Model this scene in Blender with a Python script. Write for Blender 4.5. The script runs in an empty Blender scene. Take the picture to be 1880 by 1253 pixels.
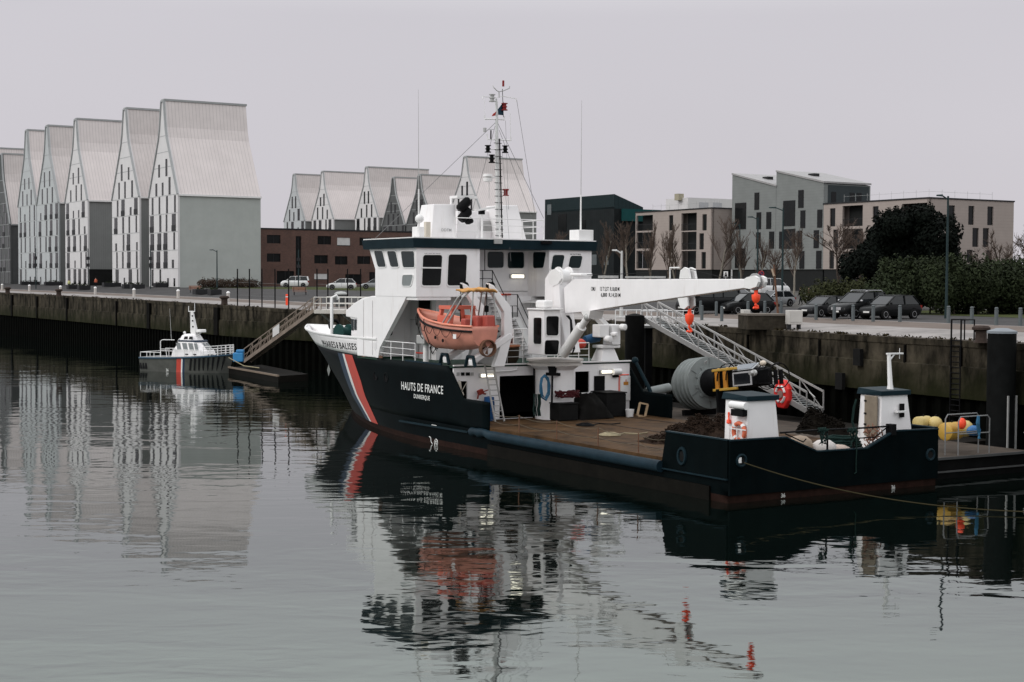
import bpy, bmesh, math, random
from mathutils import Vector, Matrix, noise
R = math.radians
rnd = random.Random(7)
scene = bpy.context.scene
COL = scene.collection

# ------------------------------------------------------------------ camera
FPX, CX, CY, EYE = 2800.0, 940.0, 626.5, 9.5          # focal length in px of an 1880 px wide frame, eye height over the water
_p = math.atan(111.5 / FPX); _r = R(0.3)
_fw = Vector((0, math.cos(_p), -math.sin(_p)))
_u0 = Vector((0, math.sin(_p), math.cos(_p))); _r0 = Vector((1, 0, 0))
_rt = _r0 * math.cos(_r) + _u0 * math.sin(_r); _up = _u0 * math.cos(_r) - _r0 * math.sin(_r)
EYEP = Vector((0, 0, EYE))
cam = bpy.data.objects.new("camera", bpy.data.cameras.new("camera")); COL.objects.link(cam)
m = Matrix((( _rt.x, _up.x, -_fw.x, 0), (_rt.y, _up.y, -_fw.y, 0), (_rt.z, _up.z, -_fw.z, EYE), (0, 0, 0, 1)))
cam.matrix_world = m
cam.data.sensor_width = 36; cam.data.lens = 36 * FPX / 1880
cam.data.clip_start = 0.5; cam.data.clip_end = 6000
scene.camera = cam

# ------------------------------------------------------------------ sky, sun, exposure
SUN_EL, SUN_AZ = R(38), R(-62)        # azimuth from the camera's forward axis (y), negative = left; light comes from left, slightly behind
w = bpy.data.worlds.new("World"); scene.world = w; w.use_nodes = True
nt = w.node_tree; N = nt.nodes; N.clear(); LK = nt.links
sky = N.new("ShaderNodeTexSky"); sky.sky_type = 'NISHITA'; sky.sun_disc = False
sky.sun_elevation = SUN_EL; sky.sun_rotation = R(242); sky.dust_density = 6; sky.air_density = 1.5
hs = N.new("ShaderNodeHueSaturation"); hs.inputs['Saturation'].default_value = 0.12
LK.new(sky.outputs[0], hs.inputs['Color'])
tc = N.new("ShaderNodeTexCoord"); sx = N.new("ShaderNodeSeparateXYZ"); LK.new(tc.outputs['Generated'], sx.inputs[0])
cr = N.new("ShaderNodeValToRGB"); LK.new(sx.outputs['Z'], cr.inputs[0])
e = cr.color_ramp.elements
e[0].position = 0.0; e[0].color = (5.75, 5.5, 5.85, 1)
e[1].position = 1.0; e[1].color = (12.0, 12.2, 12.8, 1)
k = e.new(0.17); k.color = (5.65, 5.48, 5.9, 1)
k = e.new(0.30); k.color = (10.3, 10.6, 10.6, 1)
k = e.new(0.5); k.color = (11.2, 11.4, 11.6, 1)
cl = N.new("ShaderNodeTexNoise"); cl.inputs['Scale'].default_value = 2.2; cl.inputs['Detail'].default_value = 3
mp = N.new("ShaderNodeMapping"); mp.inputs['Scale'].default_value = (1, 1, 2.6); LK.new(tc.outputs['Generated'], mp.inputs[0]); LK.new(mp.outputs[0], cl.inputs[0])
cm = N.new("ShaderNodeMapRange"); cm.inputs[3].default_value = 0.94; cm.inputs[4].default_value = 1.06; LK.new(cl.outputs[0], cm.inputs[0])
mu = N.new("ShaderNodeMixRGB"); mu.blend_type = 'MULTIPLY'; mu.inputs[0].default_value = 1; LK.new(cr.outputs[0], mu.inputs[1]); LK.new(cm.outputs[0], mu.inputs[2])
mx = N.new("ShaderNodeMixRGB"); mx.inputs[0].default_value = 0.94; LK.new(hs.outputs[0], mx.inputs[1]); LK.new(mu.outputs[0], mx.inputs[2])
bg = N.new("ShaderNodeBackground"); bg.inputs[1].default_value = 0.10; LK.new(mx.outputs[0], bg.inputs[0])
wo = N.new("ShaderNodeOutputWorld"); LK.new(bg.outputs[0], wo.inputs[0])
sl = bpy.data.lights.new("sun", 'SUN'); sl.energy = 1.0; sl.angle = R(32); sl.color = (1.0, 0.965, 0.93)
sun = bpy.data.objects.new("sun", sl); COL.objects.link(sun)
sd = Vector((math.sin(SUN_AZ - R(50)) * math.cos(SUN_EL), math.cos(SUN_AZ - R(50)) * math.cos(SUN_EL), math.sin(SUN_EL)))
sun.rotation_euler = (-sd).to_track_quat('-Z', 'Y').to_euler()
sky.sun_rotation = math.atan2(sd.x, sd.y) % (2 * math.pi)
scene.view_settings.view_transform = 'Standard'; scene.view_settings.look = 'None'
scene.view_settings.exposure = 0.16; scene.view_settings.gamma = 1.0; scene.view_settings.use_curve_mapping = False
scene.cycles.max_bounces = 8; scene.cycles.glossy_bounces = 3; scene.cycles.diffuse_bounces = 3; scene.cycles.transmission_bounces = 3

# ------------------------------------------------------------------ surveying: pixel of the photograph -> point of the place
def ray(x, y): return _fw + _rt * ((x - CX) / FPX) - _up * ((y - CY) / FPX)
def at(x, y, z):
    d = ray(x, y); return EYEP + d * ((z - EYE) / d.z)
def atY(x, y, Y):
    d = ray(x, y); return EYEP + d * (Y / d.y)
TH = R(31)                                   # everything in the harbour is laid out at 31 degrees: ship, quay, streets
SHIP0 = Vector((14.6, 68.1, 0))
UU = Vector((-math.sin(TH), math.cos(TH), 0)); VV = Vector((math.cos(TH), math.sin(TH), 0))
def S(x, y, **k):                            # pixel -> ship coordinates (starboard, forward, up) on a plane v=, u= or z=
    d = ray(x, y); dl = (d.dot(VV), d.dot(UU), d.z); c = EYEP - SHIP0; cl_ = (c.dot(VV), c.dot(UU), c.z)
    (ax, val), = k.items(); i = {'v': 0, 'u': 1, 'z': 2}[ax]; t = (val - cl_[i]) / dl[i]
    return Vector([cl_[j] + t * dl[j] for j in range(3)])
def G(v, u, z): return SHIP0 + VV * v + UU * u + Vector((0, 0, z))
def lerp(a, b, t): return a + (b - a) * t
def pw(x, pts):                              # piecewise linear
    if x <= pts[0][0]: return pts[0][1]
    for (a, b), (c, d) in zip(pts, pts[1:]):
        if x <= c: return b + (d - b) * (x - a) / (c - a)
    return pts[-1][1]

# ------------------------------------------------------------------ mesh builder
V3 = Vector
class MB:
    def __init__(s): s.v = []; s.f = []; s.m = []; s.mi = 0
    def add(s, vs, fs):
        o = len(s.v); s.v += [tuple(p) for p in vs]
        for f in fs: s.f.append([i + o for i in f]); s.m.append(s.mi)
        return s
    def box(s, x0, x1, y0, y1, z0, z1):
        vs = [(x, y, z) for z in (z0, z1) for y in (y0, y1) for x in (x0, x1)]
        return s.add(vs, [(0, 2, 3, 1), (4, 5, 7, 6), (0, 1, 5, 4), (2, 6, 7, 3), (0, 4, 6, 2), (1, 3, 7, 5)])
    def hexa(s, b, t):                         # 4 bottom, 4 top points
        return s.add(list(b) + list(t), [(0, 3, 2, 1), (4, 5, 6, 7), (0, 1, 5, 4), (1, 2, 6, 5), (2, 3, 7, 6), (3, 0, 4, 7)])
    def bar(s, p, q, w, h=None, up=(0, 0, 1)):
        p, q = V3(p), V3(q); h = h or w; d = (q - p).normalized(); up = V3(up)
        if abs(d.dot(up)) > 0.98: up = V3((1, 0, 0))
        a = d.cross(up).normalized() * (w / 2); b = a.cross(d).normalized() * (h / 2)
        return s.hexa([p - a - b, p + a - b, p + a + b, p - a + b], [q - a - b, q + a - b, q + a + b, q - a + b])
    def tube(s, pts, r, n=6, cap=True, closed=False):
        pts = [V3(p) for p in pts]; k = len(pts); rs = r if isinstance(r, (list, tuple)) else [r] * k
        rings = []; prev = None
        for i, p in enumerate(pts):
            if closed: d = pts[(i + 1) % k] - pts[i - 1]
            else: d = pts[min(i + 1, k - 1)] - pts[max(i - 1, 0)]
            d = d.normalized() if d.length > 1e-9 else V3((0, 0, 1))
            if prev is None:
                a = d.cross(V3((0, 0, 1)) if abs(d.z) < 0.9 else V3((1, 0, 0))).normalized()
            else:
                a = prev - d * prev.dot(d); a = a.normalized() if a.length > 1e-6 else d.orthogonal().normalized()
            prev = a; b = d.cross(a)
            rings.append([p + (a * math.cos(t) + b * math.sin(t)) * rs[i] for t in (2 * math.pi * j / n for j in range(n))])
        vs = [q for g in rings for q in g]; fs = []
        for i in range(k if closed else k - 1):
            o, o2 = i * n, ((i + 1) % k) * n
            for j in range(n): fs.append((o + j, o + (j + 1) % n, o2 + (j + 1) % n, o2 + j))
        if cap and not closed: fs += [tuple(range(n - 1, -1, -1)), tuple(range((k - 1) * n, k * n))]
        return s.add(vs, fs)
    def prism(s, poly, vec):
        n = len(poly); vec = V3(vec); poly = [V3(p) for p in poly]
        return s.add(poly + [p + vec for p in poly], [tuple(range(n - 1, -1, -1)), tuple(range(n, 2 * n))] + [(i, (i + 1) % n, n + (i + 1) % n, n + i) for i in range(n)])
    def loft(s, secs, closed=True, cap=True):
        n = len(secs[0]); vs = [p for g in secs for p in g]; fs = []
        for i in range(len(secs) - 1):
            for j in range(n if closed else n - 1):
                a, b = i * n + j, i * n + (j + 1) % n; fs.append((a, b, b + n, a + n))
        if cap and closed: fs += [tuple(range(n - 1, -1, -1)), tuple(range((len(secs) - 1) * n, len(secs) * n))]
        return s.add(vs, fs)
    def lathe(s, prof, n=16, c=(0, 0, 0), ax=(0, 0, 1)):
        c = V3(c); ax = V3(ax).normalized(); a = ax.orthogonal().normalized(); b = ax.cross(a)
        secs = [[c + ax * z + (a * math.cos(t) + b * math.sin(t)) * max(r, 1e-4) for t in (2 * math.pi * j / n for j in range(n))] for r, z in prof]
        return s.loft(secs, cap=tuple(prof[0]) != tuple(prof[-1]))
    def ball(s, c, r, n=12, sq=(1, 1, 1)):
        secs = []
        for i in range(n // 2 + 1):
            t = math.pi * i / (n // 2); secs.append([(c[0] + sq[0] * r * max(math.sin(t), 1e-3) * math.cos(2 * math.pi * j / n), c[1] + sq[1] * r * max(math.sin(t), 1e-3) * math.sin(2 * math.pi * j / n), c[2] - sq[2] * r * math.cos(t)) for j in range(n)])
        return s.loft(secs)
    def quad(s, a, b, c, d): return s.add([a, b, c, d], [(0, 1, 2, 3)])
    def panel(s, o, X, Y, W, Hh, holes, t):    # wall of thickness t behind its face, with rectangular holes
        o, X, Y = V3(o), V3(X).normalized(), V3(Y).normalized(); Nn = X.cross(Y) * -t
        xs = sorted({0, W} | {min(max(h[i], 0), W) for h in holes for i in (0, 1)}); ys = sorted({0, Hh} | {min(max(h[i], 0), Hh) for h in holes for i in (2, 3)})
        P = lambda x, y, b: o + X * x + Y * y + (Nn if b else V3())
        solid = {}
        for i in range(len(xs) - 1):
            for j in range(len(ys) - 1):
                mx_, my_ = (xs[i] + xs[i + 1]) / 2, (ys[j] + ys[j + 1]) / 2
                solid[i, j] = not any(h[0] < mx_ < h[1] and h[2] < my_ < h[3] for h in holes)
        for (i, j), k in solid.items():
            if not k: continue
            x0, x1, y0, y1 = xs[i], xs[i + 1], ys[j], ys[j + 1]
            s.quad(P(x0, y0, 0), P(x1, y0, 0), P(x1, y1, 0), P(x0, y1, 0)); s.quad(P(x0, y1, 1), P(x1, y1, 1), P(x1, y0, 1), P(x0, y0, 1))
            if not solid.get((i - 1, j)): s.quad(P(x0, y0, 1), P(x0, y0, 0), P(x0, y1, 0), P(x0, y1, 1))
            if not solid.get((i + 1, j)): s.quad(P(x1, y0, 0), P(x1, y0, 1), P(x1, y1, 1), P(x1, y1, 0))
            if not solid.get((i, j - 1)): s.quad(P(x0, y0, 1), P(x1, y0, 1), P(x1, y0, 0), P(x0, y0, 0))
            if not solid.get((i, j + 1)): s.quad(P(x0, y1, 0), P(x1, y1, 0), P(x1, y1, 1), P(x0, y1, 1))
        return s
    def build(s, name, mat, parent=None, smooth=None, loc=None, rotz=0, weld=True, bevel=0, recalc=True):
        me = bpy.data.meshes.new(name); me.from_pydata(s.v, [], s.f)
        mats = mat if isinstance(mat, (list, tuple)) else [mat]
        for q in mats: me.materials.append(q)
        if len(mats) > 1: me.polygons.foreach_set('material_index', s.m)
        bm = bmesh.new(); bm.from_mesh(me)
        if weld: bmesh.ops.remove_doubles(bm, verts=bm.verts, dist=1e-4)
        if recalc: bmesh.ops.recalc_face_normals(bm, faces=bm.faces)
        bm.to_mesh(me); bm.free()
        if smooth:
            me.shade_smooth(); me.set_sharp_from_angle(angle=R(smooth))
        ob = bpy.data.objects.new(name, me); COL.objects.link(ob)
        if parent: ob.parent = parent
        if loc is not None: ob.location = loc
        ob.rotation_euler[2] = rotz
        if bevel:
            b = ob.modifiers.new("bevel", 'BEVEL'); b.width = bevel; b.segments = 2; b.limit_method = 'ANGLE'; b.angle_limit = R(40)
        return ob
def empty(name, loc, rotz=0):
    o = bpy.data.objects.new(name, None); COL.objects.link(o); o.location = loc; o.rotation_euler[2] = rotz; o.empty_display_size = 0.3; return o
def tag(o, label, cat, group=None):
    o['label'] = label; o['category'] = cat
    if group: o['group'] = group
    return o
def struct(o, kind='structure'): o['kind'] = kind; return o
def kids(o): return [c for c in COL.objects if c.parent == o]
def dup(o, loc=None, rotz=None, parent=None):
    c = o.copy(); COL.objects.link(c)
    if parent: c.parent = parent
    for ch in kids(o): dup(ch, parent=c)
    if loc is not None: c.location = loc
    if rotz is not None: c.rotation_euler[2] = rotz
    return c

# ------------------------------------------------------------------ materials
def mat(name, col, rough=0.6, metal=0.0, var=0.12, scale=1.5, bump=0.0, bscale=20, streak=0.0, spec=0.5, dirt=None, coat=0, emit=None, thr=(0.52, 0.78), ss=(1.5, 1.5, 0.2)):
    M = bpy.data.materials.new(name); M.use_nodes = True; t = M.node_tree; n = t.nodes; b = n["Principled BSDF"]; L = t.links
    b.inputs['Roughness'].default_value = rough; b.inputs['Metallic'].default_value = metal
    b.inputs['Specular IOR Level'].default_value = min(spec, 0.5 if max(col) > 0.3 else 0.2 if max(col) > 0.06 else 0.06) if rough >= 0.3 else spec; b.inputs['Coat Weight'].default_value = coat
    tc = n.new("ShaderNodeTexCoord")
    nz = n.new("ShaderNodeTexNoise"); nz.inputs['Scale'].default_value = scale; nz.inputs['Detail'].default_value = 6; nz.inputs['Roughness'].default_value = 0.62
    L.new(tc.outputs['Object'], nz.inputs['Vector'])
    mr = n.new("ShaderNodeMapRange"); mr.inputs[1].default_value = 0.25; mr.inputs[2].default_value = 0.75; mr.inputs[3].default_value = 1 - var; mr.inputs[4].default_value = 1 + var
    L.new(nz.outputs[0], mr.inputs[0])
    mi = n.new("ShaderNodeMixRGB"); mi.blend_type = 'MULTIPLY'; mi.inputs[0].default_value = 1; mi.inputs[1].default_value = (*col, 1); L.new(mr.outputs[0], mi.inputs[2])
    out = mi.outputs[0]
    if streak:
        mp = n.new("ShaderNodeMapping"); mp.inputs['Scale'].default_value = ss; L.new(tc.outputs['Object'], mp.inputs[0])
        n2 = n.new("ShaderNodeTexNoise"); n2.inputs['Scale'].default_value = 1.6; n2.inputs['Detail'].default_value = 9; n2.inputs['Roughness'].default_value = 0.65; L.new(mp.outputs[0], n2.inputs['Vector'])
        r2 = n.new("ShaderNodeMapRange"); r2.inputs[1].default_value = thr[0]; r2.inputs[2].default_value = thr[1]; r2.inputs[3].default_value = 0; r2.inputs[4].default_value = streak; L.new(n2.outputs[0], r2.inputs[0])
        m2 = n.new("ShaderNodeMixRGB"); m2.inputs[2].default_value = (*(dirt or (0.09, 0.06, 0.04)), 1); L.new(r2.outputs[0], m2.inputs[0]); L.new(out, m2.inputs[1]); out = m2.outputs[0]
    L.new(out, b.inputs['Base Color'])
    if bump:
        n3 = n.new("ShaderNodeTexNoise"); n3.inputs['Scale'].default_value = bscale; n3.inputs['Detail'].default_value = 4; L.new(tc.outputs['Object'], n3.inputs['Vector'])
        bp = n.new("ShaderNodeBump"); bp.inputs['Strength'].default_value = bump; bp.inputs['Distance'].default_value = 0.05; L.new(n3.outputs[0], bp.inputs['Height']); L.new(bp.outputs[0], b.inputs['Normal'])
    if emit:
        b.inputs['Emission Color'].default_value = (*emit[0], 1); b.inputs['Emission Strength'].default_value = emit[1]
    return M
def nodes_of(M): t = M.node_tree; return t, t.nodes, t.links, t.nodes["Principled BSDF"]
def stripes(M, axis, period, width, dark, bumpy=True):      # thin joint / seam lines every `period` metres along a local axis
    t, n, L, b = nodes_of(M); src = b.inputs['Base Color'].links[0].from_socket
    tc = n.new("ShaderNodeTexCoord"); s = n.new("ShaderNodeSeparateXYZ"); L.new(tc.outputs['Object'], s.inputs[0])
    d = n.new("ShaderNodeMath"); d.operation = 'DIVIDE'; d.inputs[1].default_value = period; L.new(s.outputs[axis], d.inputs[0])
    f = n.new("ShaderNodeMath"); f.operation = 'FRACT'; L.new(d.outputs[0], f.inputs[0])
    l = n.new("ShaderNodeMath"); l.operation = 'LESS_THAN'; l.inputs[1].default_value = width / period; L.new(f.outputs[0], l.inputs[0])
    mi = n.new("ShaderNodeMixRGB"); mi.blend_type = 'MULTIPLY'; mi.inputs[2].default_value = (dark, dark, dark, 1); L.new(l.outputs[0], mi.inputs[0]); L.new(src, mi.inputs[1]); L.new(mi.outputs[0], b.inputs['Base Color'])
    return M

WHITE = mat("white_paint", (0.82, 0.8, 0.8), 0.42, var=0.05, scale=0.8, streak=0.3, thr=(0.57, 0.8), dirt=(0.34, 0.24, 0.16), bump=0.06, bscale=1.6)
WHITE2 = mat("white_paint_rail", (0.76, 0.75, 0.74), 0.45, var=0.06)
HULLM = mat("hull_paint", (0.0024, 0.0046, 0.0052), 0.4, var=0.3, scale=0.7, bump=0.05, bscale=1.2, streak=0.3, spec=0.015, dirt=(0.006, 0.0065, 0.0055))
NAVY = mat("navy_paint", (0.009, 0.02, 0.026), 0.5, spec=0.06, var=0.2)
TEALBLUE = mat("fender_paint", (0.011, 0.024, 0.034), 0.45, var=0.3, scale=1.2, bump=0.1, bscale=3)
GREEN = mat("green_deck_paint", (0.02, 0.045, 0.032), 0.55, var=0.25)
RED = mat("red_paint", (0.52, 0.05, 0.03), 0.45, var=0.12)
BLUE = mat("blue_paint", (0.018, 0.036, 0.07), 0.45, var=0.15)
BOOT = mat("antifouling", (0.019, 0.009, 0.0068), 0.7, var=0.45, scale=2.5)
ORANGE = mat("lifeboat_orange", (0.54, 0.215, 0.155), 0.5, var=0.14, scale=1.6, streak=0.25, dirt=(0.4, 0.12, 0.08))
FLUO = mat("fluorescent_red", (0.95, 0.075, 0.02), 0.5, var=0.08)
BLACK = mat("black_paint", (0.006, 0.006, 0.0065), 0.5, spec=0.1, var=0.3)
RUBBER = mat("rubber", (0.015, 0.015, 0.016), 0.75, var=0.3)
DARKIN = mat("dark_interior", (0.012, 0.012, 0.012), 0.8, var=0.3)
STEEL = mat("galvanised_steel", (0.4, 0.4, 0.39), 0.45, metal=0.35, var=0.12, scale=4)
ALU = mat("aluminium", (0.36, 0.35, 0.34), 0.5, metal=0.3, var=0.1, scale=4)
RUST = mat("rusty_steel", (0.13, 0.065, 0.04), 0.75, var=0.4, scale=5)
GREYF = mat("buoy_grey", (0.21, 0.23, 0.225), 0.55, var=0.14, scale=2, streak=0.2, dirt=(0.12, 0.12, 0.1))
YELLOW = mat("yellow_plastic", (0.5, 0.3, 0.05), 0.45, var=0.12, scale=3)
PALEY = mat("faded_yellow", (0.52, 0.4, 0.15), 0.5, var=0.15, scale=3)
AMBER = mat("amber_yellow", (0.5, 0.2, 0.02), 0.5, var=0.15, scale=3)
CANVAS = mat("tan_canvas", (0.5, 0.25, 0.07), 0.8, var=0.25, scale=3, bump=0.5, bscale=6)
ROPEG = mat("green_rope", (0.012, 0.026, 0.023), 0.85, var=0.3, scale=8)
ROPEB = mat("beige_rope", (0.3, 0.26, 0.17), 0.85, var=0.3, scale=8)
ROPEC = mat("blue_rope", (0.04, 0.14, 0.24), 0.8, var=0.25, scale=8)
NETM = mat("chain_and_net", (0.022, 0.014, 0.01), 0.85, var=0.5, scale=6)
WOODP = mat("pale_wood", (0.5, 0.36, 0.22), 0.65, var=0.2, scale=4)
TAUPE = mat("taupe_door", (0.2, 0.165, 0.125), 0.6, var=0.18, scale=3)
LIT = mat("lit_lamp", (0.9, 0.9, 0.86), 0.4, emit=((1, 0.93, 0.75), 2.2))
def glass(name, col, rough=0.08, spec=0.6): return mat(name, col, rough, var=0.25, scale=0.6, spec=spec)
GLASS = glass("ship_glass", (0.006, 0.016, 0.017), 0.1, 0.22)
DGLASS = glass("dark_glass", (0.005, 0.0055, 0.006), 0.14, 0.14)
HGLASS = glass("house_glass", (0.008, 0.009, 0.0095), 0.15, 0.2)
CARG = glass("car_glass", (0.012, 0.014, 0.016), 0.08, 0.4)
def text_mesh(txt, size, name, material, fn, parent, spacing=1.0, font_scale_x=1.0):
    cu = bpy.data.curves.new(name, 'FONT'); cu.body = txt; cu.size = size; cu.align_x = 'LEFT'; cu.space_character = spacing; cu.extrude = 0.0; cu.resolution_u = 3; cu.offset = size * 0.012
    ob = bpy.data.objects.new(name, cu); COL.objects.link(ob); dg = bpy.context.evaluated_depsgraph_get(); me = bpy.data.meshes.new_from_object(ob.evaluated_get(dg))
    bpy.data.objects.remove(ob); bpy.data.curves.remove(cu)
    if font_scale_x < 0: W = max(v.co.x for v in me.vertices); fx = -font_scale_x / W
    else: fx = font_scale_x
    for v in me.vertices: v.co = fn(v.co.x * fx, v.co.y)
    me.materials.clear(); me.materials.append(material)
    o = bpy.data.objects.new(name, me); COL.objects.link(o); o.parent = parent; return o
# ================================================================== THE SETTING
# ------------------------------------------------------------------ water
def water():
    M = bpy.data.materials.new("harbour_water"); M.use_nodes = True; t, n, L, b = nodes_of(M)
    b.inputs['Base Color'].default_value = (0.0016, 0.0034, 0.0027, 1); b.inputs['Roughness'].default_value = 0.025; b.inputs['IOR'].default_value = 2.3; b.inputs['Specular Tint'].default_value = (0.8, 0.985, 0.885, 1)
    b.inputs['Specular IOR Level'].default_value = 0.5
    tc = n.new("ShaderNodeTexCoord")
    def nz(scale, det, sxy, rot=0):
        mp = n.new("ShaderNodeMapping"); mp.inputs['Scale'].default_value = (*sxy, 1); mp.inputs['Rotation'].default_value = (0, 0, rot); L.new(tc.outputs['Object'], mp.inputs[0])
        q = n.new("ShaderNodeTexNoise"); q.inputs['Scale'].default_value = scale; q.inputs['Detail'].default_value = det; q.inputs['Roughness'].default_value = 0.45; q.inputs['Distortion'].default_value = 0.4
        L.new(mp.outputs[0], q.inputs['Vector']); return q.outputs[0]
    a = nz(0.42, 2, (0.55, 1.2), R(8)); c = nz(1.5, 2, (0.7, 1.1), R(-14)); g = nz(0.035, 2, (1, 1.6))
    mr = n.new("ShaderNodeMapRange"); mr.inputs[1].default_value = 0.36; mr.inputs[2].default_value = 0.62; mr.inputs[3].default_value = 0.16; mr.inputs[4].default_value = 1.0; L.new(g, mr.inputs[0])
    m1 = n.new("ShaderNodeMath"); m1.operation = 'MULTIPLY'; L.new(a, m1.inputs[0]); m1.inputs[1].default_value = 0.036
    m2 = n.new("ShaderNodeMath"); m2.operation = 'MULTIPLY'; L.new(c, m2.inputs[0]); m2.inputs[1].default_value = 0.0085
    ad = n.new("ShaderNodeMath"); L.new(m1.outputs[0], ad.inputs[0]); L.new(m2.outputs[0], ad.inputs[1])
    mm = n.new("ShaderNodeMath"); mm.operation = 'MULTIPLY'; L.new(ad.outputs[0], mm.inputs[0]); L.new(mr.outputs[0], mm.inputs[1])
    bp = n.new("ShaderNodeBump"); bp.inputs['Strength'].default_value = 1.0; bp.inputs['Distance'].default_value = 1.0; L.new(mm.outputs[0], bp.inputs['Height']); L.new(bp.outputs[0], b.inputs['Normal'])
    o = MB().quad((-900, -40, 0), (160, -40, 0), (160, 900, 0), (-900, 900, 0)).build("water", M); struct(o)
water()

# ------------------------------------------------------------------ quay line in ship coordinates: forward u -> starboard v, height
QV = [(-60, 16.6), (4, 16.7), (17, 17.6), (43, 20.5), (62, 21), (80, 19), (95, 16), (109, 12.9), (128, 13), (158, 13), (219, 12.2), (700, 12.2)]
QZ = [(-60, 6.3), (17, 6.3), (43, 6.35), (80, 6.25), (95, 6.2), (109, 6.51), (128, 6.63), (158, 6.73), (219, 6.97), (700, 7.2)]
def qv(u): return pw(u, QV)
def qz(u): return pw(u, QZ)
def gz(v, u):
    d = v - qv(u); ze = qz(u)
    zr = pw(d, [(0, ze), (1.2, ze + 0.02), (9, 6.85), (25, 7.0), (400, 7.2)])
    zl = pw(d, [(0, ze), (8, ze + 0.15), (22, 7.95), (40, 8.15), (600, 8.5)])
    t = min(max((u - 50) / 60, 0), 1); return zr * (1 - t) + zl * t
def wc(p): d = V3(p) - SHIP0; return d.dot(VV), d.dot(UU)
def gat(x, y):                                # pixel -> point on the ground
    z = 7.0
    for _ in range(40):
        p = at(x, y, z); z = 0.6 * z + 0.4 * gz(*wc(p))
    return p
US = [-60, -30, -10, 4, 10, 17, 25, 34, 43, 52, 62, 68, 74, 84, 94, 112, 137, 165, 195, 260, 340, 460, 700]
def strip(name, d0, d1, M, nd=2, dz=0.0, u0=None, u1=None):
    us = [u for u in US if (u0 is None or u > u0) and (u1 is None or u < u1)]
    if u0 is not None: us = [u0] + us
    if u1 is not None: us = us + [u1]
    mb = MB(); rows = []
    for u in us: rows.append([tuple(G(qv(u) + lerp(d0, d1, k / nd), u, gz(qv(u) + lerp(d0, d1, k / nd), u) + dz)) for k in range(nd + 1)])
    mb.loft(rows, closed=False); return struct(mb.build(name, M))
CONC = mat("quay_concrete", (0.25, 0.232, 0.222), 0.85, var=0.42, scale=0.35, bump=0.3, bscale=3)
PAVE = mat("brown_paving", (0.135, 0.108, 0.092), 0.85, var=0.2, scale=0.4, bump=0.3, bscale=5)
ASPH = mat("asphalt", (0.06, 0.058, 0.058), 0.85, var=0.2, scale=0.3, bump=0.3, bscale=8)
GRASS = mat("grass_ground", (0.05, 0.058, 0.022), 0.95, var=0.4, scale=0.5, bump=0.8, bscale=6)
COPE = mat("coping_stone", (0.06, 0.05, 0.04), 0.85, var=0.5, scale=0.8, bump=0.5, bscale=4)
strip("quay_edge", 0, 0.9, COPE, 1)
strip("quay_apron", 0.9, 6, CONC)
strip("paving", 6, 9.5, PAVE)
strip("kerb_strip", 9.5, 9.9, CONC, 1)
strip("road", 9.9, 26, ASPH, 4)
strip("ground", 26, 140, mat("yard_ground", (0.07, 0.066, 0.06), 0.9, var=0.3, scale=0.1), 8)
far = MB()
far.loft([[tuple(G(qv(u) + d, u, gz(qv(u) + d, u))) for d in (140, 400, 1200, 2500)] for u in US], closed=False)
struct(far.build("far_ground", GRASS))
struct(MB().quad((-3000, 690, 7.2), (3000, 690, 7.2), (3000, 5000, 7.2), (-3000, 5000, 7.2)).build("terrain", GRASS))
strip("lawn", 27, 60, GRASS, 4, 0.02, 92, 190)
strip("verge", 22, 60, GRASS, 4, 0.02, -60, 46)

# quay wall: stained concrete above, dark sheet piling below
def wallmat():
    M = mat("stained_quay_concrete", (0.052, 0.044, 0.032), 0.95, var=0.8, scale=0.55, bump=0.7, bscale=2.5, spec=0.1, thr=(0.42, 0.62), ss=(0.7, 0.7, 0.22), streak=0.95, dirt=(0.005, 0.0045, 0.0032))
    t, n, L, b = nodes_of(M); src = b.inputs['Base Color'].links[0].from_socket
    tc = n.new("ShaderNodeTexCoord"); s = n.new("ShaderNodeSeparateXYZ"); L.new(tc.outputs['Object'], s.inputs[0])
    nz = n.new("ShaderNodeTexNoise"); nz.inputs['Scale'].default_value = 0.9; nz.inputs['Detail'].default_value = 5; L.new(tc.outputs['Object'], nz.inputs['Vector'])
    a = n.new("ShaderNodeMath"); a.operation = 'MULTIPLY_ADD'; a.inputs[1].default_value = 2.2; L.new(nz.outputs[0], a.inputs[0]); L.new(s.outputs['Z'], a.inputs[2])
    mr = n.new("ShaderNodeMapRange"); mr.inputs[1].default_value = 3.8; mr.inputs[2].default_value = 6.4; mr.inputs[3].default_value = 1; mr.inputs[4].default_value = 0; L.new(a.outputs[0], mr.inputs[0])
    mi = n.new("ShaderNodeMixRGB"); mi.inputs[2].default_value = (0.014, 0.0155, 0.006, 1); L.new(mr.outputs[0], mi.inputs[0]); L.new(src, mi.inputs[1]); L.new(mi.outputs[0], b.inputs['Base Color'])
    return M
WALLM = wallmat(); PILEM = mat("weedy_sheet_piling", (0.0022, 0.0024, 0.0019), 0.9, spec=0.02, var=0.5, scale=1, bump=0.3, bscale=4)
qw = tag(empty("quay_wall", (0, 0, 0)), "stained concrete quay wall with dark sheet piling below along the basin", "quay wall")
mb = MB(); us = []
for a, c in zip(US, US[1:]):
    k = max(1, int((c - a) / 7)); us += [a + (c - a) * i / k for i in range(k)]
us.append(US[-1])
mb.loft([[tuple(G(qv(u) + 0.0, u, qz(u))), tuple(G(qv(u), u, qz(u) - 0.35)), tuple(G(qv(u) + 0.06, u, qz(u) - 0.36)), tuple(G(qv(u) + 0.06, u, 4.9)), tuple(G(qv(u) - 0.10, u, 4.84)), tuple(G(qv(u) - 0.10, u, 3.1)), tuple(G(qv(u) + 0.6, u, 3.05))] for u in us], closed=False)
mb.build("concrete_face", WALLM, qw)
mb = MB(); secs = []; u = -60.0; i = 0
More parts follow.
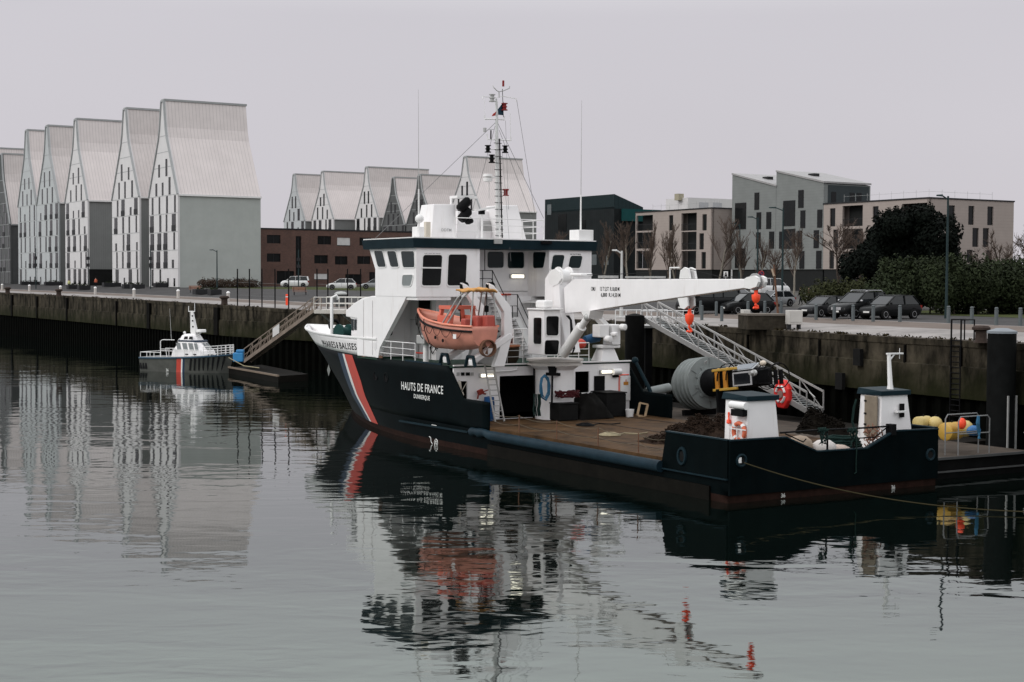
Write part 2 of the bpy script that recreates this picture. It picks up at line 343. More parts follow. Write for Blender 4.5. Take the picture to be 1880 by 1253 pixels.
while u < 330:
    o = (0.42, 0.42, 0.12, 0.12)[i % 4]; secs.append([tuple(G(qv(u) + o, u, 3.1)), tuple(G(qv(u) + o, u, -1.2))]); u += (0.42, 0.16, 0.42, 0.16)[i % 4]; i += 1
secs.append([tuple(G(qv(700) + .2, 700, 3.1)), tuple(G(qv(700) + .2, 700, -1.2))])
mb.loft(secs, closed=False); mb.build("sheet_piling", PILEM, qw)
BANDM = mat("dark_band", (0.005, 0.0045, 0.004), 0.9, spec=0.05, var=0.4)
for px, w_ in ((22, .9), (66, .4), (118, .5), (205, .35), (262, 1.1), (393, 1.3)):  # dark strips whose colour stands in for stains and shaded recesses of the wall
    p = gat(px, 537 + px * 0.0585); u = wc(p)[1]
    mb = MB(); a = G(qv(u) - 0.16, u, 0); mb.bar(a + V3((0, 0, qz(u) - 0.3)), a + V3((0, 0, 3.1)), w_, 0.22, up=VV); mb.build("dark_wall_band", BANDM, qw)
for u in (8.5, 13.0, 21, 29, 33, 37.5):
    mb = MB(); a = G(qv(u) + 0.02, u, 0); mb.bar(a + V3((0, 0, qz(u) - 0.4)), a + V3((0, 0, 3.1)), 0.12, 0.2, up=VV); mb.build("joint_strip", BANDM, qw)
for px, py in ((1578, 656), (1545, 700)):
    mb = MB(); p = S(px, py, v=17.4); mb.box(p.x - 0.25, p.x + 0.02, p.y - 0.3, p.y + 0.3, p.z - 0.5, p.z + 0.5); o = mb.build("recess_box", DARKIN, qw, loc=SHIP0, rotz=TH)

# ------------------------------------------------------------------ tall gabled houses on the far quay
ROOFM = stripes(mat("standing_seam_roof", (0.6, 0.545, 0.53), 0.5, var=0.07, scale=0.4, streak=0.12, dirt=(0.36, 0.33, 0.31)), 'X', 0.62, 0.075, 0.72)
ROOFG = stripes(mat("standing_seam_roof_old", (0.5, 0.455, 0.44), 0.5, var=0.09, scale=0.4, streak=0.3, dirt=(0.3, 0.27, 0.25)), 'X', 0.62, 0.075, 0.7)
PANW = mat("white_cladding", (0.6, 0.585, 0.585), 0.6, var=0.06, scale=0.5, streak=0.06)
PANB = mat("blue_grey_cladding", (0.42, 0.44, 0.445), 0.6, var=0.07, scale=0.5)
PAND = mat("dark_grey_cladding", (0.085, 0.088, 0.088), 0.6, var=0.15, scale=0.5)
SIDEG = stripes(mat("ribbed_grey_cladding", (0.2, 0.205, 0.2), 0.55, var=0.08, scale=0.5), 'X', 0.45, 0.06, 0.8)
SIDEL = mat("pale_grey_render", (0.385, 0.405, 0.385), 0.7, var=0.09, scale=0.35, streak=0.1, dirt=(0.24, 0.26, 0.24))
EDGE = mat("zinc_edging", (0.3, 0.31, 0.31), 0.5, var=0.1)
TRIMM = mat("dark_frame", (0.03, 0.03, 0.032), 0.5)
_w = MB(); _w.mi = 0; _w.box(-0.03, 0.0, -0.5, 0.5, 0, 1); _w.mi = 1; _w.box(-0.05, -0.03, -0.42, 0.42, 0.02, 0.98)
_wo = _w.build("window", [TRIMM, HGLASS]); HWIN = _wo.data; bpy.data.objects.remove(_wo)
def hwin(par, y, z, wd, h, x=0.0, ax='y', name="window"):
    o = bpy.data.objects.new(name, HWIN); COL.objects.link(o); o.parent = par
    if ax == 'y': o.location = (x, y, z); o.scale = (1, wd, h)
    else: o.location = (y, x, z); o.rotation_euler[2] = R(90); o.scale = (1, wd, h)
    return o
KN = [(1.0, 0.0), (0.28, 0.61), (0.20, 0.72), (0.085, 1.0)]       # half-width against height of the flared roof
def house(px, py, w, L, eave, apex, label, wallm, facm, facside, seed, base=None, dark=False, group=None, rows=5, ground_dark=False, at_pt=None, roofm=None, base_z=None):
    r = random.Random(seed); p = at_pt or gat(px, py)
    h = tag(empty("gabled_house", p, TH), label, "house", group)
    c = w / 2
    prof = [(0, 0)] + [(c - c * a, eave + (apex - eave) * b) for a, b in KN] + [(c + c * a, eave + (apex - eave) * b) for a, b in reversed(KN)] + [(w, 0)]
    MB().prism([(0, y, z) for y, z in prof], (0.35, 0, 0)).build("facade", facm, h)
    MB().box(0.352, L, 0.15, w - 0.15, -1, eave - 0.02).build("wall", wallm, h)
    mb = MB(); pts = prof[1:-1]; e = 0.22
    secs = []
    for x in (0.35, L):
        secs.append([(x, y, z) for y, z in pts] )
    out = [[(x, c + (y - c) * (1 + 0.0) + (0.0), z) for x, y, z in g] for g in secs]
    mb.loft(out); mb.build("roof", roofm or ROOFM, h)
    # metal edge along ridge, verge and eaves
    mb = MB()
    for y in (0, w): MB().box(0.2, L + 0.1, y - 0.22, y + 0.22, eave - 0.28, eave + 0.02).build("gutter", WHITE2 if not dark else EDGE, h)
    yr = c * KN[-1][0]; mb.box(0.0, L + 0.15, c - yr - 0.15, c + yr + 0.15, apex, apex + 0.35); mb.build("ridge_cap", EDGE, h)
    mb = MB(); q = prof[1:-1]
    for x in (-0.05,):
        for (a, b), (a2, b2) in zip(q, q[1:]): mb.bar((x, a, b), (x, a2, b2), 0.3, 0.3)
    mb.build("verge_trim", EDGE, h)
    # windows: staggered storey-high slits and wider loggias
    sh = eave / rows
    for k in range(rows):
        z0 = k * sh
        if k == 0 and ground_dark: pass
        ys = []; n = 4; pitch = w / n
        off = r.choice((0.12, 0.3, 0.42, 0.6)) * pitch
        for j in range(n):
            y = 0.55 + off * 0.5 + j * pitch * 0.98 + r.uniform(-0.1, 0.1) * pitch
            wide = r.random() < 0.36; ww = (2.0 if wide else r.choice((0.85, 0.95, 1.1)))
            if y + ww > w - 0.4: continue
            full = wide or r.random() < 0.72
            hwin(h, y + ww / 2, z0 + 0.1 + (0 if full else sh * 0.0), ww, sh * 0.93 if full else sh * 0.45, -0.005)
            if wide and k: MB().box(-0.12, -0.055, y, y + ww, z0 + 0.1, z0 + 1.1).build("balcony_rail", TRIMM, h)
    for k in range(2):
        z0 = eave + k * sh * 1.02; hw = (c - 0.6) * (1 - 0.72 * (z0 + sh - eave) / (0.61 * (apex - eave)))
        if hw < 0.9: continue
        ks = 2 if k else 3
        for j in range(ks):
            y = c - hw + (2 * hw) * (j + 0.5) / ks + r.uniform(-0.2, 0.2); ww = r.choice((0.9, 1.0, 1.7 if j == 0 else 0.9))
            hwin(h, y, z0 + 0.12, ww, sh * r.choice((0.94, 0.94, 0.7)), -0.005)
    mb = MB()
    for k in range(1, rows + 1):
        mb.box(-0.02, -0.002, 0.05, w - 0.05, k * sh - 0.04, k * sh + 0.05)
    for b, a in ((0.30, 0.63), (0.46, 0.44), (0.63, 0.26)):
        zz = eave + (apex - eave) * b; mb.box(-0.02, -0.002, c - c * a, c + c * a, zz - 0.05, zz + 0.05)
    mb.build("panel_joints", EDGE, h)
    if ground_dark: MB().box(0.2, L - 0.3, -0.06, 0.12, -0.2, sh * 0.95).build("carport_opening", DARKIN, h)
    return h
def roofz(h, px, py, along=7.5):
    pass
GH = "tall gabled houses in the row along the quay"
H0 = at(327, 527, 8.1)                                                   # near corner of the nearest house
Qd = V3((UU.x, UU.y, 0))
def hp(t): return H0 + Qd * t
def zpix(py, p, px=None): return EYE + (515 + 0.0052 * ((px or 940) - 940) - py) * p.y / FPX
rowA = [  # offset along the row, width, length, ridge y px, eave y px, ridge x px, wall, facade, label, roof
    (0.0, 15.6, 14.9, 188, 357, 300, SIDEL, PANW, "tall white gabled house nearest the boats, with blank pale grey side wall", ROOFM),
    (21.2, 17.0, 15.0, 203, 362, 232, SIDEG, PANW, "white gabled house second in the row, roof half hidden by the nearest house", ROOFG),
    (55.0, 17.0, 16.5, 222, 368, 143, SIDEG, PANW, "white gabled house with ribbed grey side wall over a dark carport", ROOFM),
    (77.4, 18.4, 16.0, 234, 372, 90, SIDEG, PANB, "pale blue grey gabled house joined to its left neighbour, stained grey roof", ROOFG),
    (96.2, 17.2, 16.0, 242, 376, 52, SIDEG, PANB, "pale blue grey gabled house at left of the joined pair", ROOFM),
    (121.5, 17.0, 17.0, 285, 412, 8, PAND, PAND, "lower gabled house clad in dark grey at the left edge", ROOFG),
    (150.0, 17.0, 24.0, 273, 405, -20, SIDEG, PAND, "gabled roof showing above the dark clad house at the far left", ROOFM),
]
for i, (t, w_, L_, ry, ey, rx, wm, fm, lab, rm) in enumerate(rowA):
    p = hp(t); p.z = 8.05; pm = p + Qd * (w_ / 2)
    house(0, 0, w_, L_, zpix(ey, p, rx) - p.z, zpix(ry, pm, rx) - p.z, lab, wm, fm, None, 30 + i, at_pt=p, ground_dark=(i == 2), dark=(fm is PAND), group=GH, roofm=rm)
# vents and dormer notch
GC = "gabled houses rising behind the brick block"
rowC = [
    (854, 289, 400, 9, "largest gabled house right of the brick block, behind the ship's mast", PANW, 16.5, 17),
    (770, 322, 418, 9, "dark fronted gabled house directly behind the ship's port aerial", PAND, 15.5, 22),
    (722, 327, 432, 9, "dark fronted gabled house with the lowest ridge of the group", PAND, 14.5, 15),
    (673, 308, 445, 9, "pale gabled house with tallest ridge over the middle of the brick block", PANW, 15.5, 20),
    (592, 316, 460, 9, "broad pale gabled house above the brick block, wide ribbed roof", PANW, 16.0, 24),
    (540, 321, 475, 9, "blue grey gabled house at the left end behind the brick block", PANB, 16.5, 15),
]
for i, (px, ry, Y, _, lab, fm, w_, L_) in enumerate(rowC):
    a = atY(px, ry, Y); p = V3((a.x, a.y, 8.3)) - Qd * (w_ / 2)
    house(0, 0, w_, L_, 19.2 if fm is not PAND else 16.5, a.z - 8.3, lab, SIDEG, fm, None, 60 + i, at_pt=p, dark=(fm is PAND), group=GC, roofm=(ROOFM, ROOFG)[i % 2])

# ------------------------------------------------------------------ brick block
def brickmat():
    M = bpy.data.materials.new("brown_brick"); M.use_nodes = True; t, n, L, b = nodes_of(M); b.inputs['Roughness'].default_value = 0.85
    tc = n.new("ShaderNodeTexCoord"); mp = n.new("ShaderNodeMapping"); mp.inputs['Rotation'].default_value = (R(90), 0, 0); L.new(tc.outputs['Object'], mp.inputs[0])
    k = n.new("ShaderNodeTexBrick"); k.inputs['Scale'].default_value = 1.6; k.inputs['Color1'].default_value = (0.09, 0.047, 0.036, 1); k.inputs['Color2'].default_value = (0.122, 0.062, 0.047, 1); k.inputs['Mortar'].default_value = (0.1, 0.075, 0.065, 1); k.inputs['Mortar Size'].default_value = 0.012
    L.new(mp.outputs[0], k.inputs['Vector'])
    nz = n.new("ShaderNodeTexNoise"); nz.inputs['Scale'].default_value = 0.6; nz.inputs['Detail'].default_value = 6; L.new(tc.outputs['Object'], nz.inputs['Vector'])
    mr = n.new("ShaderNodeMapRange"); mr.inputs[3].default_value = 0.65; mr.inputs[4].default_value = 1.3; L.new(nz.outputs[0], mr.inputs[0])
    mi = n.new("ShaderNodeMixRGB"); mi.blend_type = 'MULTIPLY'; mi.inputs[0].default_value = 1; L.new(k.outputs[0], mi.inputs[1]); L.new(mr.outputs[0], mi.inputs[2]); L.new(mi.outputs[0], b.inputs['Base Color']); return M
BRICK = brickmat(); SHUT = mat("white_shutter", (0.55, 0.54, 0.53), 0.6)
def local_px(o, px, py, axis, val):           # pixel -> local coordinates of an object laid out at TH, on the plane x= or y=
    d = ray(px, py); dl = V3((d.dot(VV), d.dot(UU), d.z)); c = EYEP - o.location; c = V3((c.dot(VV), c.dot(UU), c.z)); i = 'xyz'.index(axis); t = (val - c[i]) / dl[i]; return c + dl * t
bp_ = atY(474, 523, 275); bp_.z = 8.2
bb = tag(empty("brick_building", bp_, TH), "low brown brick block of three storeys with dark windows behind the parked white vans", "building")
hb = local_px(bb, 474, 421, 'y', 0).z; Lb = local_px(bb, 768, 428, 'y', 0).x
holes = []; panes = []
def bw(x0, y0, x1, y1, shut=False, deep=0.3):
    a = local_px(bb, x0, y1, 'y', 0); c = local_px(bb, x1, y0, 'y', 0); holes.append((a.x, c.x, a.z, c.z)); panes.append((a.x, c.x, a.z, c.z, shut))
for q in [(490, 432, 515, 447), (583, 434, 608, 449), (619, 437, 643, 452, 1), (660, 437, 682, 451), (704, 437, 718, 452), (490, 466, 515, 481), (577, 469, 602, 484), (615, 471, 638, 486), (656, 471, 680, 485), (543, 434, 553, 506),
          (475, 434, 479, 450), (475, 466, 479, 483), (577, 503, 601, 514, 1), (634, 504, 664, 522), (678, 500, 690, 524), (508, 498, 540, 522)]: bw(*q)
MB().panel((0, 0, 0), (1, 0, 0), (0, 0, 1), Lb, hb, holes, 0.3).build("wall", BRICK, bb)
MB().box(0, Lb, 0.9, 16, -0.5, hb - 0.3).build("rear_block", BRICK, bb)
MB().box(-0.1, Lb + 0.1, -0.08, 16, hb, hb + 0.25).build("roof", TRIMM, bb)
for x0, x1, z0, z1, sh in panes:
    f = MB(); f.box(x0 + .01, x1 - .01, 0.2, 0.26, z0 + .01, z1 - .01); f.build("window", HGLASS, bb)
    f = MB(); f.box((x0 + x1) / 2 - 0.05, (x0 + x1) / 2 + 0.05, 0.14, 0.198, z0, z1); f.build("window_frame", TRIMM, bb)
    if sh: MB().box(x0 + .02, x1 - .02, 0.08, 0.138, z0 + (z1 - z0) * 0.1, z1).build("shutter", SHUT, bb)

# ------------------------------------------------------------------ flats on the right bank
BEIGE = stripes(mat("beige_boarding", (0.32, 0.272, 0.245), 0.75, var=0.08, scale=0.6, streak=0.1, dirt=(0.22, 0.19, 0.17)), 'Z', 0.42, 0.03, 0.85)
GREYB = stripes(mat("grey_green_boarding", (0.19, 0.2, 0.195), 0.7, var=0.1, scale=0.6), 'Z', 0.42, 0.03, 0.82)
DKCLAD = stripes(mat("black_cladding", (0.016, 0.019, 0.02), 0.6, var=0.25, scale=0.6), 'Y', 0.6, 0.06, 0.6)
ZINC = stripes(mat("zinc_roof", (0.3, 0.29, 0.29), 0.5, var=0.08), 'X', 0.7, 0.06, 0.8)
PLINTH = mat("dark_plinth", (0.02, 0.021, 0.021), 0.8)
TEAL = mat("teal_cladding", (0.012, 0.06, 0.06), 0.6)
def block(px, py, Y, label, wallm, left_px, right_px, top, lw=None, rw=None, wins_l=(), wins_r=(), name="apartment_block", group=None, plinth=4.4, depth=None):
    """near corner of the block at pixel px; left face runs away along +y (local), right face along +x"""
    p = atY(px, py, Y); p.z = 6.9
    o = tag(empty(name, p, TH), label, "building", group)
    hl = top
    Ll = lw or local_px(o, left_px, 400, 'x', 0).y; Lr = rw or local_px(o, right_px, 400, 'y', 0).x
    H = local_px(o, px, top, 'y', 0).z
    def hole(q, face):
        if face == 'l':
            a = local_px(o, q[0], q[1], 'x', 0); b = local_px(o, q[2], q[3], 'x', 0); return (Ll - a.y, Ll - b.y, b.z, a.z)
        a = local_px(o, q[0], q[1], 'y', 0); b = local_px(o, q[2], q[3], 'y', 0); return (a.x, b.x, b.z, a.z)
    hL = [hole(q, 'l') for q in wins_l]; hR = [hole(q, 'r') for q in wins_r]
    MB().panel((0, Ll, plinth), (0, -1, 0), (0, 0, 1), Ll, H - plinth, [(a, b, c - plinth, d - plinth) for a, b, c, d in hL], 0.35).build("wall", wallm, o)
    MB().panel((0, 0, plinth), (1, 0, 0), (0, 0, 1), Lr, H - plinth, [(a, b, c - plinth, d - plinth) for a, b, c, d in hR], 0.35).build("wall", wallm, o)
    big = [q for q in hL if q[1] - q[0] > 2.4]
    MB().box(1.6, Lr, 0.9, Ll, -0.5, H - 0.4).build("rear_block", wallm, o)
    MB().box(0.15, Lr - 0.1, 0.15, Ll - 0.1, -1, plinth).build("plinth", PLINTH, o)
    MB().box(-0.1, Lr + 0.1, -0.1, Ll + 0.1, H, H + 0.18).build("roof", TRIMM, o)
    for a, b, c, d in hL:
        if b - a > 2.4:
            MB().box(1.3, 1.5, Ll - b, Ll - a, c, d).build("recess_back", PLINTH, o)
            mb = MB(); mb.box(0.02, 0.06, Ll - b, Ll - a, c + 1.0, c + 1.06)
            y = Ll - b
            while y < Ll - a: mb.box(0.025, 0.05, y, y + 0.03, c, c + 1.0); y += 0.35
            mb.build("balcony_rail", TRIMM, o)
        else:
            MB().box(0.18, 0.24, Ll - b + .01, Ll - a - .01, c + .01, d - .01).build("window", HGLASS, o)
    for a, b, c, d in hR:
        MB().box(a + .01, b - .01, 0.18, 0.24, c + .01, d - .01).build("window", HGLASS, o)
    return o, Ll, Lr, H
def roofrail(o, x0, x1, y0, y1, H):
    mb = MB()
    pts = [(x0, y1), (x0, y0), (x1, y0)]
    for (xa, ya), (xb, yb) in zip(pts, pts[1:]):
        n = max(2, int(math.hypot(xb - xa, yb - ya) / 2.2))
        for i in range(n + 1): mb.tube([(lerp(xa, xb, i / n), lerp(ya, yb, i / n), H), (lerp(xa, xb, i / n), lerp(ya, yb, i / n), H + 1.2)], 0.025, 4)
        mb.tube([(xa, ya, H + 0.9), (xb, yb, H + 0.9)], 0.015, 4)
    mb.build("roof_railing", STEEL, o)
z2 = lambda a: [(1320 + q[0] / 3.357, 290 + q[1] / 3.357, 1320 + q[2] / 3.357, 290 + q[3] / 3.357) for q in a]
z1 = lambda a: [(980 + q[0] / 4.087, 290 + q[1] / 4.087, 980 + q[2] / 4.087, 290 + q[3] / 4.087) for q in a]
o, Ll, Lr, H_ = block(1704, 520, 200, "beige boarded flats with flat railed roof beside the dark conifer", BEIGE, 1512, 1861, 364.5,
      wins_l=z2([(684, 313, 716, 423), (762, 298, 885, 420), (948, 300, 982, 400), (1128, 285, 1285, 400), (704, 443, 733, 553), (762, 440, 885, 560), (680, 572, 708, 684), (762, 580, 885, 690)]),
      wins_r=z2([(1418, 293, 1453, 410), (1538, 296, 1572, 414), (1655, 300, 1690, 417), (1438, 430, 1473, 547), (1563, 432, 1600, 550), (1627, 433, 1663, 551), (1528, 567, 1563, 645), (1648, 570, 1684, 650)]))
roofrail(o, 2, Lr - 2, 2, Ll - 2, H_ + 0.18); pB = o.location.copy(); LB = Ll
o, Ll, Lr, H_ = block(1306.6, 518, 234, "beige boarded flats with dark recessed balconies behind the bare trees", BEIGE, 1167, 1345, 383,
      wins_l=z1([(770, 435, 893, 545), (1015, 432, 1045, 545), (1108, 418, 1222, 545), (1265, 425, 1297, 545), (770, 562, 890, 680), (1108, 558, 1220, 690), (1242, 568, 1275, 688), (770, 700, 880, 830), (1108, 700, 1217, 830), (1258, 708, 1290, 832)]), wins_r=())
roofrail(o, 2, Lr - 1, 2, Ll - 2, H_ + 0.18)
# two grey houses with mono-pitch roofs, in line with the beige flats
def pitched(y0, y1, depth, zlo_px, label, rec, wl, seed):
    p = pB + Qd * y0; o = tag(empty("pitched_house", p, TH), label, "building", "grey boarded houses with sloping roofs"); L = y1 - y0
    xn = lerp(1700, 1700, 0)
    zlow = rec[0]; zhigh = rec[1]
    prof = [(0, 0), (0, zlow), (L, zhigh), (L, 0)]
    yb = L * 0.32
    MB().prism([(0, 0, 4.4), (0, 0, zlow - 2.6), (0, yb * 0, zlow), (0, L, zhigh), (0, L, 4.4)], (0.4, 0, 0)).build("facade", GREYB, o)
    MB().prism([(0.402, 0.0, 4.4), (0.402, 0, zlow - 0.1), (0.402, L, zhigh - 0.1), (0.402, L, 4.4)], (depth - 0.4, 0, 0)).build("wall", GREYB, o)
    mb = MB(); mb.hexa([(-0.15, -0.2, zlow), (depth, -0.2, zlow), (depth, L, zhigh), (-0.15, L, zhigh)], [(-0.15, -0.2, zlow + 0.25), (depth, -0.2, zlow + 0.25), (depth, L, zhigh + 0.25), (-0.15, L, zhigh + 0.25)]); mb.build("roof", ZINC, o)
    MB().box(0.2, depth - 0.1, 0.2, L, -1, 4.4).build("plinth", PLINTH, o)
    MB().box(0.8, depth - 0.3, -0.05, 0.0, zlow - 3.6, zlow - 0.25).build("terrace_recess", mat("slate_cladding", (0.045, 0.053, 0.056), 0.6), o)
    for x in (1.4, depth * 0.55, depth * 0.7): 
        f = MB().box(x, x + 0.9, -0.09, -0.052, zlow - 3.4, zlow - 1.2); f.build("window", HGLASS, o)
    MB().box(depth * 0.3, depth * 0.42, L * 0.5, L * 0.62, lerp(zlow, zhigh, 0.5) + 0.25, lerp(zlow, zhigh, 0.62) + 0.45).build("skylight", TRIMM, o)
    for q in wl:
        a = local_px(o, q[0], q[1], 'x', 0); b = local_px(o, q[2], q[3], 'x', 0)
        f = MB(); f.mi = 0; f.box(-0.05, -0.002, b.y, a.y, b.z, a.z); f.mi = 1; f.box(-0.08, -0.052, b.y + .08, a.y - .08, b.z + .08, a.z - .08); f.build("window", [TRIMM, HGLASS], o)
    return o
def zat(px, py, t):   # height over local base at a point t metres along the facade line
    p = pB + Qd * t; return EYE + (515 + 0.0052 * (px - 940) - py) * p.y / FPX - 6.9
tB0, tB1, tA1 = LB + 0.05, LB + 10.2, LB + 20.4
pitched(tB0, tB1, 9.0, 0, "grey boarded house with taller sloping roof beside the beige flats", (zat(1484, 339, tB0 + 3), zat(1427, 317, tB1)),
        z2([(397, 266, 469, 420), (490, 200, 522, 308), (503, 325, 532, 433), (607, 320, 637, 430), (585, 447, 616, 557), (484, 450, 512, 560), (600, 573, 632, 684), (497, 575, 526, 684), (400, 440, 470, 560)]), 1)
pitched(tB1 + 0.05, tA1, 9.0, 0, "grey boarded house with lower sloping roof, left of its taller twin", (zat(1403, 345, tB1 + 2), zat(1347, 322, tA1)),
        z2([(100, 280, 167, 440), (220, 216, 248, 320), (232, 337, 260, 440), (293, 335, 322, 438), (310, 455, 340, 560), (372, 455, 396, 560), (230, 460, 256, 560), (100, 560, 160, 680)]), 2)
# black clad building
p = atY(1126.8, 500, 265); p.z = 7.2
dk = tag(empty("dark_building", p, TH), "black clad building with a sloping roof end behind the wheelhouse", "building")
Ld = local_px(dk, 1000.3, 400, 'x', 0).y; Hd = local_px(dk, 1126.8, 356.6, 'y', 0).z; Rd = local_px(dk, 1180.6, 381, 'y', 0)
MB().box(0, Rd.x, 0, Ld, 0, Rd.z - 0.1).build("wall", DKCLAD, dk)
MB().prism([(0, -0.02, Rd.z - 0.4), (Rd.x, -0.02, Rd.z - 0.4), (Rd.x, -0.02, Rd.z), (0, -0.02, Hd)], (0, Ld + 0.02, 0)).build("roof", stripes(mat("dark_roof_cladding", (0.02, 0.033, 0.036), 0.5), 'X', 0.8, 0.08, 0.6), dk)
MB().box(1.5, Rd.x + 3.5, -0.6, -0.05, Rd.z - 2.5, Rd.z - 0.4).build("parapet", TEAL, dk)
for q in z1([(103, 352, 132, 428), (185, 425, 245, 550), (360, 470, 390, 530), (435, 727, 472, 805), (525, 735, 562, 805)]):
    a = local_px(dk, q[0], q[1], 'x', 0); b = local_px(dk, q[2], q[3], 'x', 0)
    f = MB(); f.box(-0.06, -0.005, b.y, a.y, b.z, a.z); f.build("window", mat("pale_window", (0.12, 0.135, 0.14), 0.2) if q[0] < 1010 or q[1] > 460 else HGLASS, dk)
p = atY(1263, 380, 330); p.z = 7.2
wb = tag(empty("white_building", p, TH), "small white building with a chimney peeping over the flats", "building")
a = local_px(wb, 1263, 363, 'y', 0); b = local_px(wb, 1346, 364, 'y', 0)
MB().box(0, b.x, 0, 8, 0, a.z).build("wall", PANW, wb); MB().box(-1.0, 0.4, 2, 3.5, a.z - 0.5, a.z + 0.9).build("chimney", mat("pale_brick", (0.33, 0.3, 0.22), 0.8), wb)
for x in (0.25, 0.55): MB().box(b.x * x, b.x * x + 2.4, -0.1, -0.01, a.z - 2.6, a.z - 0.9).build("window", mat("blind_window", (0.4, 0.4, 0.42), 0.5), wb)

# ------------------------------------------------------------------ trees and hedges
BARK = mat("bare_bark", (0.065, 0.05, 0.042), 0.9, var=0.3, scale=4); BARKP = mat("pale_bark", (0.2, 0.18, 0.15), 0.9, var=0.35, scale=5)
TWIG = mat("winter_twigs", (0.085, 0.062, 0.05), 0.9, var=0.3)
def bare_tree(seed, h, spread, upright, dense=5):
    r = random.Random(seed); tr = MB(); cr_ = MB()
    def branch(p, d, L, rad, lev):
        n = 4; pts = [p]; q = p
        for i in range(n):
            d = (d + V3((r.uniform(-.18, .18), r.uniform(-.18, .18), r.uniform(-.05, .2) * upright))).normalized(); q = q + d * (L / n); pts.append(q)
        (tr if lev == 0 else cr_).tube(pts, [rad * lerp(1, 0.45, i / n) for i in range(n + 1)], 6 if lev == 0 else 3, cap=False)
        if lev >= 3: return
        k = (dense + 6, dense + 2, dense + 1)[lev]
        for i in range(k):
            t = r.uniform(0.28 if lev == 0 else 0.15, 1.0); j = min(int(t * n), n - 1); b = pts[j].lerp(pts[j + 1], t * n - j)
            az = r.uniform(0, 2 * math.pi); tilt = r.uniform(0.35, 0.95) * spread
            dd = (d * math.cos(tilt) + V3((math.cos(az), math.sin(az), 0.25 * upright)) * math.sin(tilt)).normalized()
            branch(b, dd, L * r.uniform(0.36, 0.58) * (1.15 - 0.45 * t), max(rad * (0.5 if lev else 0.36), 0.016), lev + 1)
    branch(V3((0, 0, -0.2)), V3((0, 0, 1)), h * 0.72, h * 0.016, 0)
    return tr, cr_
TREES = []
for sd_, hh, sp, upr, bk in ((1, 9, 0.85, 1.0, BARKP), (2, 9.5, 0.6, 1.6, BARKP), (3, 8, 1.05, 0.6, BARK), (4, 7, 1.1, 0.4, BARK)):
    a, b = bare_tree(sd_, hh, sp, upr, 6); ta = a.build("trunk", bk, smooth=40, weld=False); tb = b.build("branches", TWIG, weld=False, recalc=False); TREES.append((ta.data, tb.data, hh)); bpy.data.objects.remove(ta); bpy.data.objects.remove(tb)
def plant_tree(kind, px, Y, top_px, label, group):
    p = atY(px, 540, Y); v, u = wc(p); p.z = gz(v, u); hh = EYE + (515 + 0.0052 * (px - 940) - top_px) * Y / FPX - p.z
    o = tag(empty("bare_tree", p, px * 0.37), label, "tree", group); s = hh / (TREES[kind][2] * 1.0)
    for nm, me in zip(("trunk", "branches"), TREES[kind][:2]):
        c = bpy.data.objects.new(nm, me); COL.objects.link(c); c.parent = o; c.scale = (s, s, s)
    return o
GB = "bare winter trees before the flats on the right bank"
for kd, px, Y, tp, lb in [(0, 1040, 190, 415, "bare tree standing just right of the wheelhouse"), (1, 1101, 186, 398, "bare pale stemmed tree above the crane winch"), (0, 1153, 190, 392, "bare tree beside the white lamp over the jib"),
        (1, 1188, 188, 398, "bare slim tree right of the white lamp"), (1, 1222, 186, 402, "dense upright bare tree at the middle of the jib"), (1, 1245, 188, 404, "second dense upright bare tree, touching its left neighbour"),
        (0, 1316, 180, 385, "bare pale trunked tree before the corner of the beige balconied flats"), (1, 1366, 178, 412, "slim bare tree before the grey houses' left edge"), (1, 1388, 182, 420, "thin bare tree above the jib tip"),
        (2, 1418, 176, 425, "bare dark stemmed tree right of the jib tip"), (0, 1457, 160, 405, "bare tree with white painted foot near the walking pair"), (3, 1545, 150, 385, "wide spreading brown bare tree left of the conifer"),
        (3, 1566, 152, 400, "tangled brown bare tree touching the dark conifer"), (2, 1838, 135, 400, "bare tree before the right end of the beige flats"), (3, 1872, 130, 396, "bare tree cut by the right edge")]:
    plant_tree(kd, px, Y, tp, lb, GB)
def leafmass(mb, c, rad, n, size, r, up=0.3):
    for i_ in range(n):
        if i_ % 140 == 0 and n > 300:      # ragged tufts standing out of the mass
            az_ = r.uniform(0, 6.28); el_ = r.uniform(-0.2, 1.4); t_ = c + V3((rad[0] * math.cos(az_) * math.cos(el_), rad[1] * math.sin(az_) * math.cos(el_), rad[2] * math.sin(el_))) * r.uniform(.92, 1.12)
            leafmass(mb, t_, (rad[0] * .16 + .12, .4, rad[2] * .2 + .25), 34, size, r)
        while True:
            q = V3((r.uniform(-1, 1), r.uniform(-1, 1), r.uniform(-1, 1)))
            if q.length <= 1: break
        q = q.normalized() * (q.length ** 0.45)
        p = c + V3((q.x * rad[0], q.y * rad[1], q.z * rad[2])); nrm = (q + V3((r.uniform(-.8, .8), r.uniform(-.8, .8), r.uniform(-.3, .9)))).normalized()
        a = nrm.orthogonal().normalized(); b = nrm.cross(a); t = r.uniform(0, 6.28); a, b = a * math.cos(t) + b * math.sin(t), b * math.cos(t) - a * math.sin(t); s = size * r.uniform(0.6, 1.5)
        mb.add([p - a * s, p + b * s * 0.5, p + a * s, p - b * s * 0.5], [(0, 1, 2, 3)])
CONI = mat("dark_conifer", (0.0045, 0.0065, 0.0048), 0.8, var=0.5, scale=1.2); LEAF = mat("hedge_leaf", (0.021, 0.028, 0.013), 0.7, var=0.75, scale=1.0); LEAF2 = mat("hedge_leaf_olive", (0.028, 0.031, 0.013), 0.7, var=0.6, scale=1.1)
Yc = 140.0; c0 = atY(1672, 480, Yc); c0.z = 7.0
co = tag(empty("conifer_tree", c0), "big dark evergreen conifer in front of the beige flats", "tree")
